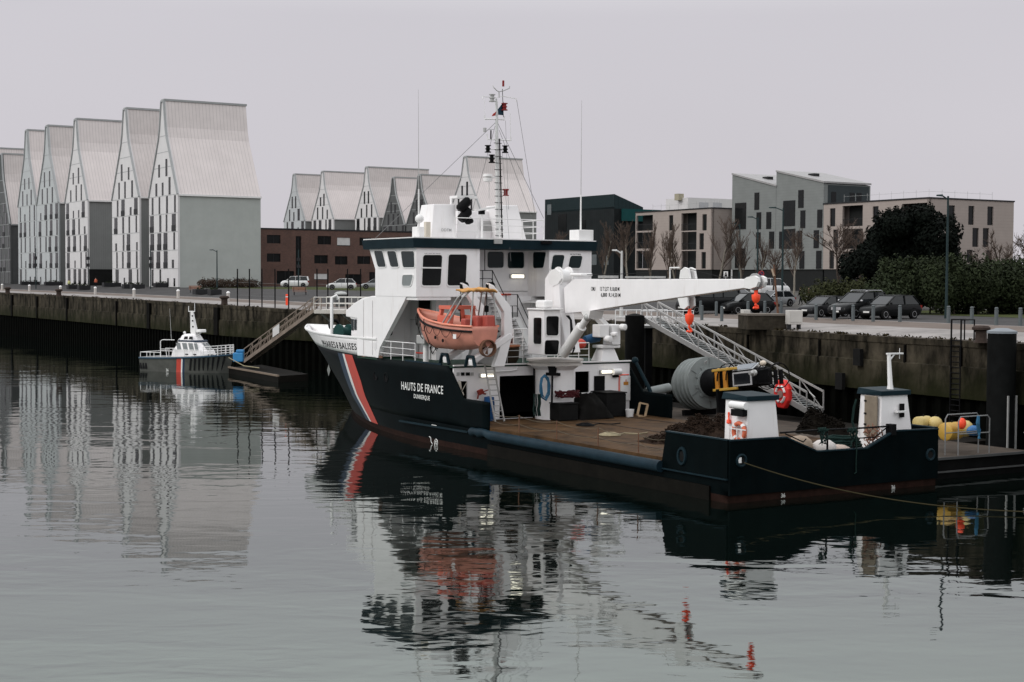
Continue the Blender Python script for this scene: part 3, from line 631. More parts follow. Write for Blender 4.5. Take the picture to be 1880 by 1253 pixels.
MB().tube([(0, 0, -0.2), (0.1, 0, 4), (0.2, 0, 9)], [0.4, 0.3, 0.12], 8).build("trunk", BARK, co, smooth=40)
mb = MB(); r = random.Random(5)
for px, py, rx_, rz in [(1672, 425, 42, 38), (1640, 415, 32, 26), (1625, 440, 34, 36), (1610, 462, 30, 32), (1700, 410, 34, 28), (1722, 440, 36, 40), (1735, 465, 26, 28), (1655, 470, 50, 40), (1700, 480, 48, 40), (1645, 510, 60, 40), (1590, 480, 24, 26), (1720, 505, 30, 30), (1560, 490, 20, 26), (1690, 400, 22, 20), (1640, 400, 18, 16), (1744, 478, 16, 18)]:
    q = atY(px, py, Yc + r.uniform(-2.5, 2.5)) - c0; k = Yc / FPX; leafmass(mb, q, (rx_ * k, 2.2, rz * k), int(rx_ * rz * 1.7), 0.17, r)
mb.build("crown", CONI, co, weld=False, recalc=False)
def hedge(pts, label, M, seed, dens=1.0, size=0.2):
    r = random.Random(seed); p0 = pts[0]; b = gat(p0[0], p0[1] + p0[3]) if False else atY(p0[0], p0[1], p0[4]); b.z = 6.9
    o = tag(empty("hedge", b), label, "hedge"); mb = MB(); st = MB()
    for px, py, rx_, rz, Y in pts:
        k = Y / FPX; q = atY(px, py, Y) - b; leafmass(mb, q, (rx_ * k, 1.7, rz * k), int(rx_ * rz * 1.5 * dens), size * 0.62, r)
        st.tube([(q.x, q.y, -0.3), (q.x + 0.1, q.y, q.z * 0.9)], 0.07, 5)
    mb.build("foliage", M, o, weld=False, recalc=False); st.build("stems", BARK, o)
r = random.Random(12)
hedge([(px, 555 + r.uniform(-12, 6) + max(0, px - 1700) * 0.02 - (22 if px > 1640 else 0), r.uniform(34, 46), r.uniform(28, 38) + (12 if px > 1640 else 0), 122 + r.uniform(-2, 2)) for px in range(1620, 1960, 22)] + [(px, 512 + r.uniform(-10, 10) - max(0, px - 1760) * .08, 28, 22, 124) for px in range(1720, 1960, 26)], "thick green hedge behind the parked cars at right", LEAF, 21)
hedge([(px, 545 + r.uniform(-8, 6), r.uniform(28, 36), r.uniform(18, 26), 135 + r.uniform(-2, 2)) for px in range(1500, 1630, 18)], "lower olive hedge behind the walking pair", LEAF2, 22)
hedge([(px, 522 + r.uniform(-2, 2), 10, 8, 250) for px in range(372, 478, 9)], "low brown winter hedge at the foot of the pale grey side wall", mat("brown_shrub", (0.05, 0.036, 0.028), 0.95, var=0.5, scale=3), 23, 5.0, 0.16)

wm_ = MB(); r = random.Random(77)
for _ in range(150):
    u = r.uniform(-6, 200) if r.random() < .6 else r.uniform(2, 45); d = r.uniform(.05, .8); p = G(qv(u) + d, u, gz(qv(u) + d, u)); leafmass(wm_, p + V3((0, 0, .04)), (r.uniform(.1, .5), r.uniform(.1, .3), r.uniform(.05, .14)), 10, .09, r)
wo_ = wm_.build("weeds", mat("edge_weeds", (0.03, 0.024, 0.012), 0.95, var=0.5), weld=False, recalc=False); struct(wo_, 'stuff'); tag(wo_, "brown weeds and litter along the quay edge", "weeds")

# ================================================================== THE BUOY TENDER
ship = tag(empty("buoy_tender", SHIP0, TH), "large black and white buoy tender with tall mast and white crane", "ship")
def us_(z): return pw(z, [(-1, 49.5), (0, 51), (2, 53.2), (4, 56), (5.95, 59.2), (6.4, 59.8)])
def hb(u, z):
    zz = min(max(z, 0), 6); u0 = lerp(26, 33, zz / 5.95); p = lerp(1.87, 2.35, zz / 5.95)
    t = min(max((u - u0) / (us_(z) - u0), 0), 1); return 6.2 * (1 - t ** p)
def hgrid(ua, z0, z1f, side, nu=44, nz=8, aft_extra=()):
    ss = sorted({i / nu for i in range(nu + 1)} | set(aft_extra)); rows = []
    for s in ss:
        un = ua + (56 - ua) * s; zt = z1f(un); row = []
        for k in range(nz + 1):
            z = lerp(z0, zt, k / nz); u = ua + (us_(z) - ua) * s; row.append((side * hb(u, z), u, z))
        rows.append(row)
    return rows
mb = MB()
for sd_ in (-1, 1):
    g = hgrid(0, -1.0, lambda u: 0.32, sd_, 60, 3); mb.mi = 1; mb.loft(g, closed=False)
    g = hgrid(0, 0.32, lambda u: 1.3, sd_, 60, 2); mb.mi = 0; mb.loft(g, closed=False)
mb.mi = 1; mb.quad((-6.2, 0, -1), (6.2, 0, -1), (6.2, 0, 0.32), (-6.2, 0, 0.32)); mb.mi = 0; mb.quad((-6.2, 0, 0.32), (6.2, 0, 0.32), (6.2, 0, 1.3), (-6.2, 0, 1.3))
mb.build("hull", [HULLM, BOOT], ship, smooth=35)
top = lambda u: pw(u, [(20.45, 2.88), (23.4, 2.9), (24.9, 4.62), (34.3, 4.66), (59.2, 4.95)])
brk = [(u - 20.45) / 35.55 for u in (23.4, 24.9, 34.3)]
mb = MB()
for sd_ in (-1, 1): mb.loft(hgrid(20.45, 1.3, top, sd_, 44, 8, brk), closed=False)
o = mb.build("bow_plating", HULLM, ship, smooth=35); sm = o.modifiers.new("thick", 'SOLIDIFY'); sm.thickness = 0.1; sm.offset = -1
rim = lambda u: pw(u, [(34.3, 5.82), (42, 5.78), (52, 5.85), (59.2, 5.98)])
mb = MB()
for sd_ in (-1, 1):
    ss = [i / 30 for i in range(31)]; rows = []
    for s in ss:
        un = 34.3 + (57.5 - 34.3) * s; row = []
        for k in range(5):
            z = lerp(top(un), rim(un), k / 4); u = 34.3 + (us_(z) - 34.3) * s; row.append((sd_ * (hb(u, z) + 0.004), u, z))
        rows.append(row)
    mb.loft(rows, closed=False)
o = mb.build("bow_bulwark", WHITE, ship, smooth=35); sm = o.modifiers.new("thick", 'SOLIDIFY'); sm.thickness = 0.07; sm.offset = -1
rp = []
for i in range(31):
    z = rim(34.3 + 23.2 * i / 30); u = 34.3 + (us_(z) - 34.3) * i / 30; rp.append((-hb(u, z), u, z))
MB().tube(rp + [(-p[0], p[1], p[2]) for p in reversed(rp[:-1])], 0.09, 6).build("bulwark_rail", WHITE2, ship, smooth=60)
mb = MB(); n_ = 16; pl = [(-hb(34 + i * 1.5, 4.75) + 0.1, 34 + i * 1.5, 4.72) for i in range(n_)] + [(hb(34 + i * 1.5, 4.75) - 0.1, 34 + i * 1.5, 4.72) for i in reversed(range(n_))]
mb.prism(pl, (0, 0, -0.1)).build("foredeck", GREEN, ship)
# painted tricolour band, name and marks
def onhull(px, py):                                        # pixel -> point of the port hull surface
    v = -6.2
    for _ in range(60):
        p = S(px, py, v=v); v = 0.5 * v + 0.5 * -hb(p.y, p.z)
    return S(px, py, v=v)
def band(pA, pB, mat_, name, off=0.02):
    a = [onhull(*q) for q in pA]; b = [onhull(*q) for q in pB]; ua = sorted((p.z, p.y) for p in a); ub = sorted((p.z, p.y) for p in b)
    mb = MB(); rows = []
    for k in range(25):
        z = lerp(0.32, 4.63, k / 24); row = []
        for j in range(4):
            u = lerp(pw(z, ua), pw(z, ub), j / 3); row.append((-hb(u, z) - off, u, z))
        rows.append(row)
    mb.loft(rows, closed=False); mb.build(name, mat_, ship, smooth=60)
RB = [(647, 653), (663, 700), (671, 728), (697, 785)]; RA = [(633, 652), (647, 697), (657, 727), (687, 784)]; WA = [(629.5, 651), (643, 697), (654, 727), (684.5, 783)]; BA = [(621, 650), (634, 693), (646, 724), (677, 778)]
band(RA, RB, RED, "red_stripe"); band(WA, RA, WHITE2, "white_stripe"); band(BA, WA, BLUE, "blue_stripe")
LETTER = mat("white_lettering", (0.72, 0.72, 0.7), 0.5, var=0.1, scale=3); BLETTER = mat("black_lettering", (0.015, 0.015, 0.015), 0.5)
def hulltext(txt, px0, py0, px1, py1, hgt, M, name):
    a = onhull(px0, py0); b = onhull(px1, py1); W = a.y - b.y
    def fn(x, y):
        u = a.y - x * W; z = lerp(a.z, b.z, x) + y * hgt; return (-hb(u, z) - 0.022, u, z)
    cu = bpy.data.curves.new(name, 'FONT'); cu.body = txt; cu.size = 1.0; cu.resolution_u = 3; cu.offset = 0.012; cu.space_character = 1.12
    ob = bpy.data.objects.new(name, cu); COL.objects.link(ob); me = bpy.data.meshes.new_from_object(ob.evaluated_get(bpy.context.evaluated_depsgraph_get())); bpy.data.objects.remove(ob); bpy.data.curves.remove(cu)
    mxx = max(v.co.x for v in me.vertices); cap = max(v.co.y for v in me.vertices)
    for v in me.vertices: v.co = fn(v.co.x / mxx, v.co.y / cap)
    me.materials.clear(); me.materials.append(M); o = bpy.data.objects.new(name, me); COL.objects.link(o); o.parent = ship; return o
hulltext("HAUTS DE FRANCE", 737, 715, 814, 724, 0.47, LETTER, "ship_name"); hulltext("DUNKERQUE", 760, 731, 789.5, 735.5, 0.25, LETTER, "home_port")
hulltext("PHARES", 594.5, 635.8, 617.5, 639.2, 0.42, BLETTER, "service_name"); hulltext("&", 619, 639.4, 622.3, 639.9, 0.42, BLETTER, "service_name"); hulltext("BALISES", 624.2, 640.2, 655.5, 643, 0.42, BLETTER, "service_name")
for px in (1438, 1640):
    p = S(px, 911 if px < 1500 else 896, u=0)
    text_mesh("36", 0.26, "draught_mark", LETTER, lambda x, y, p=p: (p.x - 0.15 + x, -0.012, p.z - 0.06 + y), ship)
    MB().box(p.x - 0.12, p.x + 0.12, -0.014, -0.002, p.z + 0.32, p.z + 0.37).build("load_mark", LETTER, ship)
mb = MB(); c = onhull(801, 813); mb.tube([(-6.215, c.y + 0.2 * math.cos(t), c.z + 0.2 * math.sin(t)) for t in [i * math.pi / 8 for i in range(16)]], 0.022, 4, closed=True)
mb.bar((-6.215, c.y - .14, c.z - .14), (-6.215, c.y + .14, c.z + .14), 0.03); mb.bar((-6.215, c.y - .14, c.z + .14), (-6.215, c.y + .14, c.z - .14), 0.03); mb.build("thruster_mark", LETTER, ship)
c = onhull(793, 806); MB().tube([(-6.21, c.y + .3, c.z + .1), (-6.21, c.y + .12, c.z + .06), (-6.21, c.y + .05, c.z - .2), (-6.21, c.y - .1, c.z - .28)], 0.025, 4).build("bulb_mark", LETTER, ship)
c = onhull(797, 782); MB().box(-6.212, -6.202, c.y - .3, c.y + .3, c.z - .05, c.z + .05).build("load_mark", LETTER, ship)
for px, py in ((690, 690), (709, 693)):
    c = onhull(px, py); MB().lathe([(0.3, 0), (0.3, 0.03), (0.26, 0.03), (0.26, -0.05)], 16, c, (-1, 0, 0)).build("mooring_hole", BLACK, ship, smooth=40)
c = onhull(604, 680); MB().quad((c.x - .03, c.y, c.z + .45), (c.x - .03, c.y + .3, c.z), (c.x - .03, c.y, c.z - .45), (c.x - .03, c.y - .3, c.z)).build("load_mark", mat("worn_mark", (0.2, 0.21, 0.2), 0.6), ship)
# stern bulwark, transom with dip, fender tube, strakes
TP = [(-6.22, 0.0), (-6.22, 2.72), (-3.1, 2.71), (-1.3, 2.0), (1.68, 1.98), (3.43, 2.69), (6.22, 2.65), (6.22, 0.0)]
MB().prism([(v, -0.12, max(z, 0.34)) for v, z in TP], (0, 0.117, 0)).build("transom", HULLM, ship)
for sd_ in (-1, 1): MB().prism([(sd_ * 6.28, 0.0, 1.06), (sd_ * 6.28, 0.0, 2.72), (sd_ * 6.28, 4.35, 2.71), (sd_ * 6.28, 4.72, 1.06)], (-sd_ * 0.14, 0, 0)).build("stern_bulwark", HULLM, ship)
mb = MB()
for a, b in zip(TP[1:], TP[2:-1]): mb.bar((a[0], -0.06, a[1]), (b[0], -0.06, b[1]), 0.2, 0.06)
mb.bar((-6.22, 0, 2.73), (-6.22, 4.35, 2.73), 0.2, 0.06); mb.bar((6.22, 0, 2.7), (6.22, 4.35, 2.7), 0.2, 0.06); mb.build("bulwark_capping", NAVY, ship)
for sd_ in (-1, 1):
    MB().tube([(sd_ * 6.36, u, 1.12) for u in (4.6, 6, 9, 12, 15, 18, 19.5)] + [(sd_ * 6.36, 20.1, 1.13), (sd_ * 6.33, 20.6, 1.22), (sd_ * 6.34, 21.2, 1.16), (sd_ * 6.33, 21.5, 1.2), (sd_ * 6.3, 22.1, 1.15), (sd_ * 6.22, 22.6, 1.12)], [0.27] * 7 + [0.25, 0.2, 0.27, 0.19, 0.24, 0.06], 12).build("fender_tube", TEALBLUE, ship, smooth=50)
    MB().bar((sd_ * 6.25, 22.6, 1.08), (sd_ * 6.25, 31, 1.02), 0.14, 0.1).build("rubbing_strake", NAVY, ship)
    MB().box(*sorted((sd_ * 6.3, sd_ * 6.2)), 1.2, 20.4, 0.0, 0.62).build("sponson", mat("sponson_paint", (0.006, 0.0052, 0.004), 0.6, var=0.5), ship)
    MB().box(*sorted((sd_ * 6.36, sd_ * 6.2)), 0.0, 4.7, 1.0, 1.06).build("ledge", NAVY, ship)
def ring(c, ax, r, rt, M, name, sq=1.0):
    c = V3(c); ax = V3(ax).normalized(); a = V3((0, 0, 1)); b = ax.cross(a).normalized()
    pts = [c + a * r * sq * math.sin(t) + b * r * math.cos(t) for t in [i * math.pi / 10 for i in range(20)]]
    MB().tube(pts, rt, 6, closed=True).build(name, M, ship, smooth=60)
    MB().lathe([(r - rt * .4, 0), (r - rt * .4, 0.02)], 18, c - ax * 0.015, ax).build(name.replace("ring", "hole"), DARKIN, ship)
p = S(1252, 838, v=-6.29); ring(p, (-1, 0, 0), 0.26, 0.08, NAVY, "fairlead_ring", 1.35)
p = S(1361, 846, u=-.13); ring(p, (0, -1, 0), 0.24, 0.07, NAVY, "fairlead_ring"); MB().box(p.x - .19, p.x - .02, -.17, -.15, p.z - .1, p.z + .14).build("roller", WHITE2, ship)
p = S(1708, 835, u=-.13); ring(p, (0, -1, 0), 0.24, 0.07, NAVY, "fairlead_ring")
# working deck
def deckmat():
    M = mat("wet_wood_deck", (0.066, 0.036, 0.016), 0.7, var=0.7, scale=0.8, spec=0.1, bump=0.4, bscale=7); stripes(M, 'X', 0.42, 0.05, 0.35); stripes(M, 'Y', 2.6, 0.05, 0.5)
    return M
MB().box(-6.12, 6.12, 0.02, 24.5, 1.2, 1.5).build("wood_deck", deckmat(), ship)
for i, (px, y0, y1) in enumerate(((953, 750, 795), (1022, 762, 808), (1098, 772, 820), (1172, 783, 834))):
    p = S(px, y1, v=-6.05); MB().tube([(-6.05, p.y, 1.3), (-6.05, p.y, 2.42)], 0.03, 5).build("stanchion", RUST, ship)
pu = [20.4] + [S(px, y, v=-6.05).y for px, y in ((953, 795), (1022, 808), (1098, 820), (1172, 834))] + [4.4]
for z in (2.38, 1.95):
    pts = []
    for a, b in zip(pu, pu[1:]):
        for k in range(6): t = k / 6; pts.append((-6.05, lerp(a, b, t), z - 0.16 * 4 * t * (1 - t)))
    pts.append((-6.05, 4.4, z)); MB().tube(pts, 0.01, 4).build("guard_rope", mat("thin_rope", (.12, .1, .07), .8), ship)
# deckhouse: aft wall with openings, deck above
UA = 24.6
def wl(x0, y0, x1, y1): a = S(x0, y1, u=UA); b = S(x1, y0, u=UA); return (a.x, b.x, a.z, b.z)
hol = [wl(917, 689, 982, 775), wl(842, 700, 858, 745), wl(1056, 682, 1082, 722)]; drs = [wl(1090, 690, 1110, 724)]
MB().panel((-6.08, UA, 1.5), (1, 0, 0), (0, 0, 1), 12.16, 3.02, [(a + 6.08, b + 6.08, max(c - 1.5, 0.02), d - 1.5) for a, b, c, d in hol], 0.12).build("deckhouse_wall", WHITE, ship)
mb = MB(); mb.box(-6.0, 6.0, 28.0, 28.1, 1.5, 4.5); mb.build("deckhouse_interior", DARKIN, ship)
MB().box(-6.15, 6.15, UA - 0.02, 37.2, 4.53, 4.62).build("boat_deck", GREEN, ship)
MB().box(-6.12, 6.12, UA - 0.12, UA + 0.05, 4.625, 4.70).build("deck_edge", WHITE2, ship)
for a, b, c, d in drs:
    f = MB(); f.box(a, b, UA - 0.05, UA - 0.005, c, d); f.build("door", BLACK, ship, bevel=0.04)
a, b, c, d = wl(1136, 688, 1160, 738)
dd = MB().box(a + .08, b - .08, UA - 0.06, UA - 0.005, c + .05, d - .08).build("door", WHITE2, ship, bevel=0.03)
MB().tube([(a, UA - .03, c + .5), (a, UA - .03, d - .1), (a + .1, UA - .03, d), (b - .25, UA - .03, d)], 0.035, 4).build("door_frame", FLUO, ship)
f = MB().box(a + .3, b - .3, UA - .075, UA - .062, d - .62, d - .42).build("warning_sign", AMBER, ship); MB().box(a + .45, b - .45, UA - .077, UA - .063, d - .41, d - .28).build("warning_sign", RED, ship)
mb = MB()
for k in range(3): mb.box(b - .1, b - .02, UA - .1, UA - .062, lerp(c, d, .2 + .3 * k), lerp(c, d, .24 + .3 * k))
mb.build("hinge", STEEL, ship)
def lamp(px0, py0, px1, py1, plane, val, name="deck_lamp"):
    a = S(px0, py1, **{plane: val}); b = S(px1, py0, **{plane: val})
    if plane == 'u':
        f = MB().box(a.x - .12, b.x + .12, val - .12, val - .01, a.z - .03, b.z + .03).build(name, STEEL, ship); MB().box(a.x, b.x, val - .2, val - .125, a.z, b.z).build("lamp_tube", LIT, f)
lamp(882, 686.5, 903, 692.5, 'u', UA); lamp(1103, 680, 1120, 685.5, 'u', UA); lamp(938, 505, 959, 510.5, 'u', 31.5)
a, b, c, d = wl(1122, 679, 1136, 686); MB().tube([(a, UA - .2, (c + d) / 2), (b, UA - .2, (c + d) / 2)], 0.2, 10).build("lamp_housing", WHITE2, ship, smooth=40)
a, b, c, d = wl(1124, 687, 1134, 693); MB().box(a, b, UA - .15, UA - .01, c, d).build("socket_box", BLACK, ship)
for q in (wl(846, 684, 852, 690), wl(855, 684, 862, 690)): MB().box(q[0], q[1], UA - .06, UA - .008, q[2], q[3]).build("control_box", BLACK, ship)
for q in (wl(838, 684, 843, 690), wl(864, 684, 869, 690)): MB().box(q[0], q[1], UA - .05, UA - .008, q[2], q[3]).build("control_box", STEEL, ship)
MB().tube([S(903, 683, u=UA - .08), S(920, 682, u=UA - .08), S(938, 681, u=UA - .08), S(948, 679, u=UA - .08), S(950, 675, u=UA - .08)], 0.05, 6).build("pipe", WHITE2, ship, smooth=50)
MB().box(*[x for x in (wl(978, 672, 983, 780)[0], wl(978, 672, 983, 780)[1])], UA - .3, UA - .01, 1.5, 4.5).build("bulkhead_edge", BLACK, ship)
# superstructure below the bridge
MB().box(-3.8, 4.2, 31.0, 34.4, 4.62, 8.5).build("accommodation_block", WHITE, ship)
PR = [(34.4, 4.66), (34.4, 8.5), (35.2, 8.47), (36.6, 8.3), (37.7, 7.98), (38.9, 7.5), (38.9, 7.1), (37.2, 7.02), (37.2, 4.66)]
MB().prism([(-6.17, u, z) for u, z in PR], (12.34, 0, 0)).build("forward_block", WHITE, ship, bevel=0.06)
for sd_ in (-1, 1): MB().prism([(sd_ * 6.18, 34.398, 4.67), (sd_ * 6.18, 34.398, 8.5), (sd_ * 6.18, 30.35, 8.5), (sd_ * 6.18, 30.6, 8.2), (sd_ * 6.18, 33.9, 5.3), (sd_ * 6.18, 34.15, 4.67)], (-sd_ * 0.28, 0, 0)).build("side_shell", WHITE, ship)
MB().box(-5.0, -1.0, 37.25, 40.6, 4.73, 7.0).build("foredeck_house", WHITE, ship, bevel=0.05)
for px0, py0, px1, py1 in ((646, 586, 649.5, 607), (651, 587, 655, 606)):
    a = S(px0, py1, v=-5.0); b = S(px1, py0, v=-5.0); MB().box(-5.05, -5.005, min(a.y, b.y), max(a.y, b.y), a.z, b.z).build("window", GLASS, ship, bevel=0.02)
def winq(pts4, plane, val, name="window", frame=0.09, proud=0.03, cut=0.14, gm=None, fm=None, par=None):
    q = [S(x, y, **{plane: val}) for x, y in pts4]; c = sum(q, V3()) / 4; nrm = V3((0, -1, 0)) if plane == 'u' else V3((-1, 0, 0))
    def octo(qs, k, off):
        out = []
        for i in range(4):
            p, a, b = qs[i], qs[i - 1], qs[(i + 1) % 4]; L1 = (a - p).length; L2 = (b - p).length
            out += [p + (a - p) * min(k / L1, .4) + nrm * off, p + ((a - p) * min(k / L1, .4) + (b - p) * min(k / L2, .4)) * 0.3 + nrm * off, p + (b - p) * min(k / L2, .4) + nrm * off]
        return out
    big = [c + (p - c) * (1 + frame / (p - c).length) for p in q]
    f = MB().loft([octo(big, cut + .04, -0.02), octo(big, cut + .04, proud), octo(q, cut, proud), octo(q, cut, 0.004)], cap=False).build(name, fm or WHITE2, par or ship)
    g = MB(); oo = octo(q, cut, 0.006); g.add(oo, [list(range(len(oo)))]); g.build("pane", gm or GLASS, f); return f
# bridge
PB_ = [(-6.2, 29), (-1.9, 29), (-1.9, 31.5), (3.05, 31.5), (3.05, 29), (6.2, 29), (6.2, 34.5), (4.2, 37.3), (-4.2, 37.3), (-6.2, 34.5)]
def ringp(z, du=0.0): return [(v, u + (du if u > 33 else 0), z) for v, u in PB_]
mb = MB(); mb.loft([ringp(8.5), ringp(10.15), ringp(11.4, 0.85)]); mb.build("bridge", WHITE, ship)
PRf = [(-6.45, 28.85), (6.45, 28.85), (6.45, 35.7), (4.4, 38.7), (-4.4, 38.7), (-6.45, 35.7)]
MB().loft([[(v, u, 11.38) for v, u in PRf], [(v * 1.012, u + (.06 if u > 30 else -.06), 11.95) for v, u in PRf]]).build("roof_band", NAVY, ship)
MB().prism([(v * 1.0, u, 11.955) for v, u in PRf], (0, 0, 0.06)).build("roof", WHITE2, ship)
zc = lambda l: [(560 + x / 3.297, 420 + y / 3.297) for x, y in l]
for q in ([(418, 135), (470, 135), (493, 232), (442, 232)], [(497, 137), (550, 137), (570, 232), (520, 232)], [(582, 137), (662, 137), (665, 235), (594, 235)]): winq(zc(q), 'v', -6.21)
winq(zc([(592, 282), (657, 280), (640, 347), (588, 347)]), 'v', -6.21, gm=mat("frosted_pane", (0.2, 0.22, 0.22), 0.3))
w5 = winq(zc([(714, 160), (830, 160), (820, 345), (706, 345)]), 'u', 28.99, gm=DGLASS); a = S(*zc([(706, 237)])[0], u=28.9); b = S(*zc([(827, 237)])[0], u=28.9); MB().box(a.x, b.x, 28.93, 28.97, a.z - .04, a.z + .04).build("crossbar", WHITE2, w5)
winq(zc([(868, 157), (980, 157), (972, 345), (860, 345)]), 'u', 28.99, gm=DGLASS)
zd = lambda l: [(840 + x / 3.297, 420 + y / 3.297) for x, y in l]
for q in ([(180, 140), (278, 140), (278, 238), (180, 238)], [(302, 142), (402, 142), (402, 240), (302, 240)]): winq(zd(q), 'u', 31.49)
winq(zd([(458, 142), (538, 142), (522, 238), (458, 240)]), 'v', 3.04)
winq(zd([(577, 160), (648, 160), (630, 255), (563, 252)]), 'u', 28.99); winq(zd([(682, 165), (757, 165), (742, 240), (668, 238)]), 'u', 28.99)
for px, py, px1 in ((779.5, 465.5, 809), (1047, 466.5, 1067)):
    p = S(px, py + 2, u=28.98); q = S(px1, py + 2, u=28.98); text_mesh("NE PAS FUMER", 0.12, "notice", BLETTER, lambda x, y, p=p, q=q: (p.x + x, 28.98, p.z + y), ship, font_scale_x=-(q.x - p.x))
a = S(893, 535, u=31.48); b = S(1005, 535, u=31.48); MB().box(-1.85, 3.0, 31.43, 31.495, a.z - .02, a.z + .02).build("wall_seam", STEEL, ship)
MB().box(-1.9, -0.9, 29.0, 31.5, 8.5, 8.62).build("landing", WHITE2, ship)
MB().prism([(2.2, 30.9, 8.1), (4.2, 30.9, 8.5), (4.2, 30.9, 8.1)], (0, -1.6, 0)).build("wing_bracket", WHITE2, ship); MB().prism([(3.0, 30.9, 7.6), (6.15, 30.9, 8.48), (3.0, 30.9, 8.48)], (0, 0.2, 0)).build("wing_bracket", WHITE2, ship)
# side recess: window in its forward wall, dark vent
f = winq([(705.5, 586), (718, 584), (721, 588), (717, 614), (706, 613)][:1] + [(719, 584.5), (717.5, 613.5), (705.5, 612.5)], 'u', 34.38, frame=0.14, proud=0.12, fm=BLACK, gm=mat("pale_pane", (0.1, 0.15, 0.14), 0.15))
a = S(770, 567, v=-3.82); b = S(791, 549, v=-3.82); MB().box(-3.86, -3.805, b.y, a.y, a.z, b.z).build("vent", BLACK, ship)
# recess ceiling beams
MB().box(-6.1, -3.85, 29.05, 34.3, 8.3, 8.49).build("bridge_underside", WHITE, ship)
# side railing on the boat deck
def railing(pts, h, M, name="railing", n=2, r=0.025, spacing=1.5, par=None):
    mb = MB(); pts = [V3(p) for p in pts]
    for k in range(1, n + 2): mb.tube([p + V3((0, 0, h * k / (n + 1))) for p in pts], r * (1.15 if k == n + 1 else .8), 5)
    for a, b in zip(pts, pts[1:]):
        m_ = max(1, round((b - a).length / spacing))
        for i in range(m_ + 1):
            q = a.lerp(b, i / m_); mb.tube([q, q + V3((0, 0, h))], r * 1.1, 5)
    return mb.build(name, M, par or ship)
railing([(-6.1, 34.1, 4.62), (-6.1, 29.3, 4.62)], 1.12, WHITE2); railing([(-3.6, 24.75, 4.7), (-1.35, 24.75, 4.7)], 1.1, STEEL); railing([(1.0, 24.75, 4.7), (3.2, 24.75, 4.7)], 1.1, WHITE2, n=2, spacing=.7)
railing([(1.0, 26.6, 4.62), (2.9, 26.6, 4.62)], 1.5, WHITE2, n=3, spacing=.8)
MB().box(-6.17, -6.05, 26.0, 30.5, 4.625, 4.72).build("deck_lip", TEALBLUE, ship)
# stairs from the bridge landing down to the boat deck
p0 = S(905, 534, u=30.2); p1 = S(922, 580, u=30.2); p2 = S(950, 582, u=30.2); p3 = V3((p2.x + 1.35, 30.2, 4.65))
def flight(a, b, w_=0.85):
    mb = MB()
    for du in (0, w_): mb.bar(a + V3((0, du, -.1)), b + V3((0, du, -.1)), 0.06, 0.3)
    s = mb.build("stair_stringer", WHITE2, ship); n = max(3, int((a.z - b.z) / 0.24)); t = MB()
    for i in range(1, n): q = a.lerp(b, i / n); t.box(q.x - .14, q.x + .14, q.y + .04, q.y + w_ - .04, q.z - .05, q.z - .01)
    t.build("stair_treads", STEEL, ship)
flight(p0, p1); flight(p2, p3); MB().box(p1.x - .1, p2.x + .1, 30.15, 31.1, p1.z - .22, p1.z - .1).build("stair_platform", WHITE2, ship)
up_ = lambda l, u=30.1: [S(x, y, u=u) for x, y in l]
MB().tube(up_([(868, 527), (868, 497), (904, 497), (925, 541), (950, 541), (972, 590)]), 0.03, 5).build("handrail", BLACK, ship)
MB().tube(up_([(868, 512), (902, 512), (927, 562), (949, 562), (969, 604)]), 0.025, 5).build("handrail", BLACK, ship)
mb = MB()
for x, y0, y1 in ((886, 497, 528), (904, 497, 532), (929, 541, 580), (950, 541, 582), (941, 562, 584)): mb.tube(up_([(x, y0), (x, y1)]), 0.028, 5)
mb.tube(up_([(868, 460), (868, 527)]), 0.03, 5); mb.tube(up_([(890, 458), (890, 497)]), 0.03, 5); mb.build("rail_posts", BLACK, ship)
MB().box(-1.75, -1.2, 31.35, 31.495, S(880, 497, u=31.5).z + .7, S(880, 470, u=31.5).z + .3).build("wall_box", BLACK, ship)
railing([(-1.2, 26.2, 4.62), (0.1, 26.2, 4.62)], 2.0, WHITE2, n=3, spacing=.65)
MB().tube([S(x, y, u=31.4) for x, y in ((938, 541), (918, 541), (915, 548), (916, 560))], 0.05, 6).build("hose_pipe", FLUO, ship, smooth=50); MB().tube([S(x, y, u=31.4) for x, y in ((923, 570), (936, 569), (940, 560), (940, 550))], 0.05, 6).build("hose_pipe", FLUO, ship, smooth=50)
# roof deck: funnels, louvre, rails, mast, aerials
def taper(px0, px1, qx0, qx1, yb, yt, u, du, name, M, zb=12.015):
    a = S(px0, yb, u=u); b = S(px1, yb, u=u); c = S(qx0, yt, u=u); d = S(qx1, yt, u=u)
    return MB().hexa([(a.x, u, zb), (b.x, u, zb), (b.x, u + du, zb), (a.x, u + du, zb)], [(c.x, u + .12, c.z), (d.x, u + .12, d.z), (d.x, u + du * .8, c.z), (c.x, u + du * .8, c.z)]).build(name, M, ship, bevel=0.04)
taper(791, 838, 798, 838, 437, 375, 31.5, 2.2, "funnel_casing", WHITE); taper(925, 967, 918, 952, 437, 377, 31.8, 2.2, "funnel_casing", WHITE); taper(838, 925, 842, 918, 437, 388, 33.2, 1.6, "roof_house", WHITE)
a = S(882, 425, u=33.2); b = S(904, 406, u=33.2)
mb = MB()
for k in range(7): mb.box(a.x, b.x, 33.12, 33.19, lerp(a.z, b.z, k / 7), lerp(a.z, b.z, (k + .6) / 7))
mb.build("louvre", STEEL, ship)
a = S(810, 425, u=31.44); text_mesh("DDTM", 0.25, "funnel_lettering", mat("grey_letter", (0.3, 0.3, 0.3)), lambda x, y, p=a: (p.x + x, 31.43, p.z + y), ship)
zf = lambda l, u: [S(740 + x / 3.686, 140 + y / 3.686, u=u) for x, y in l]
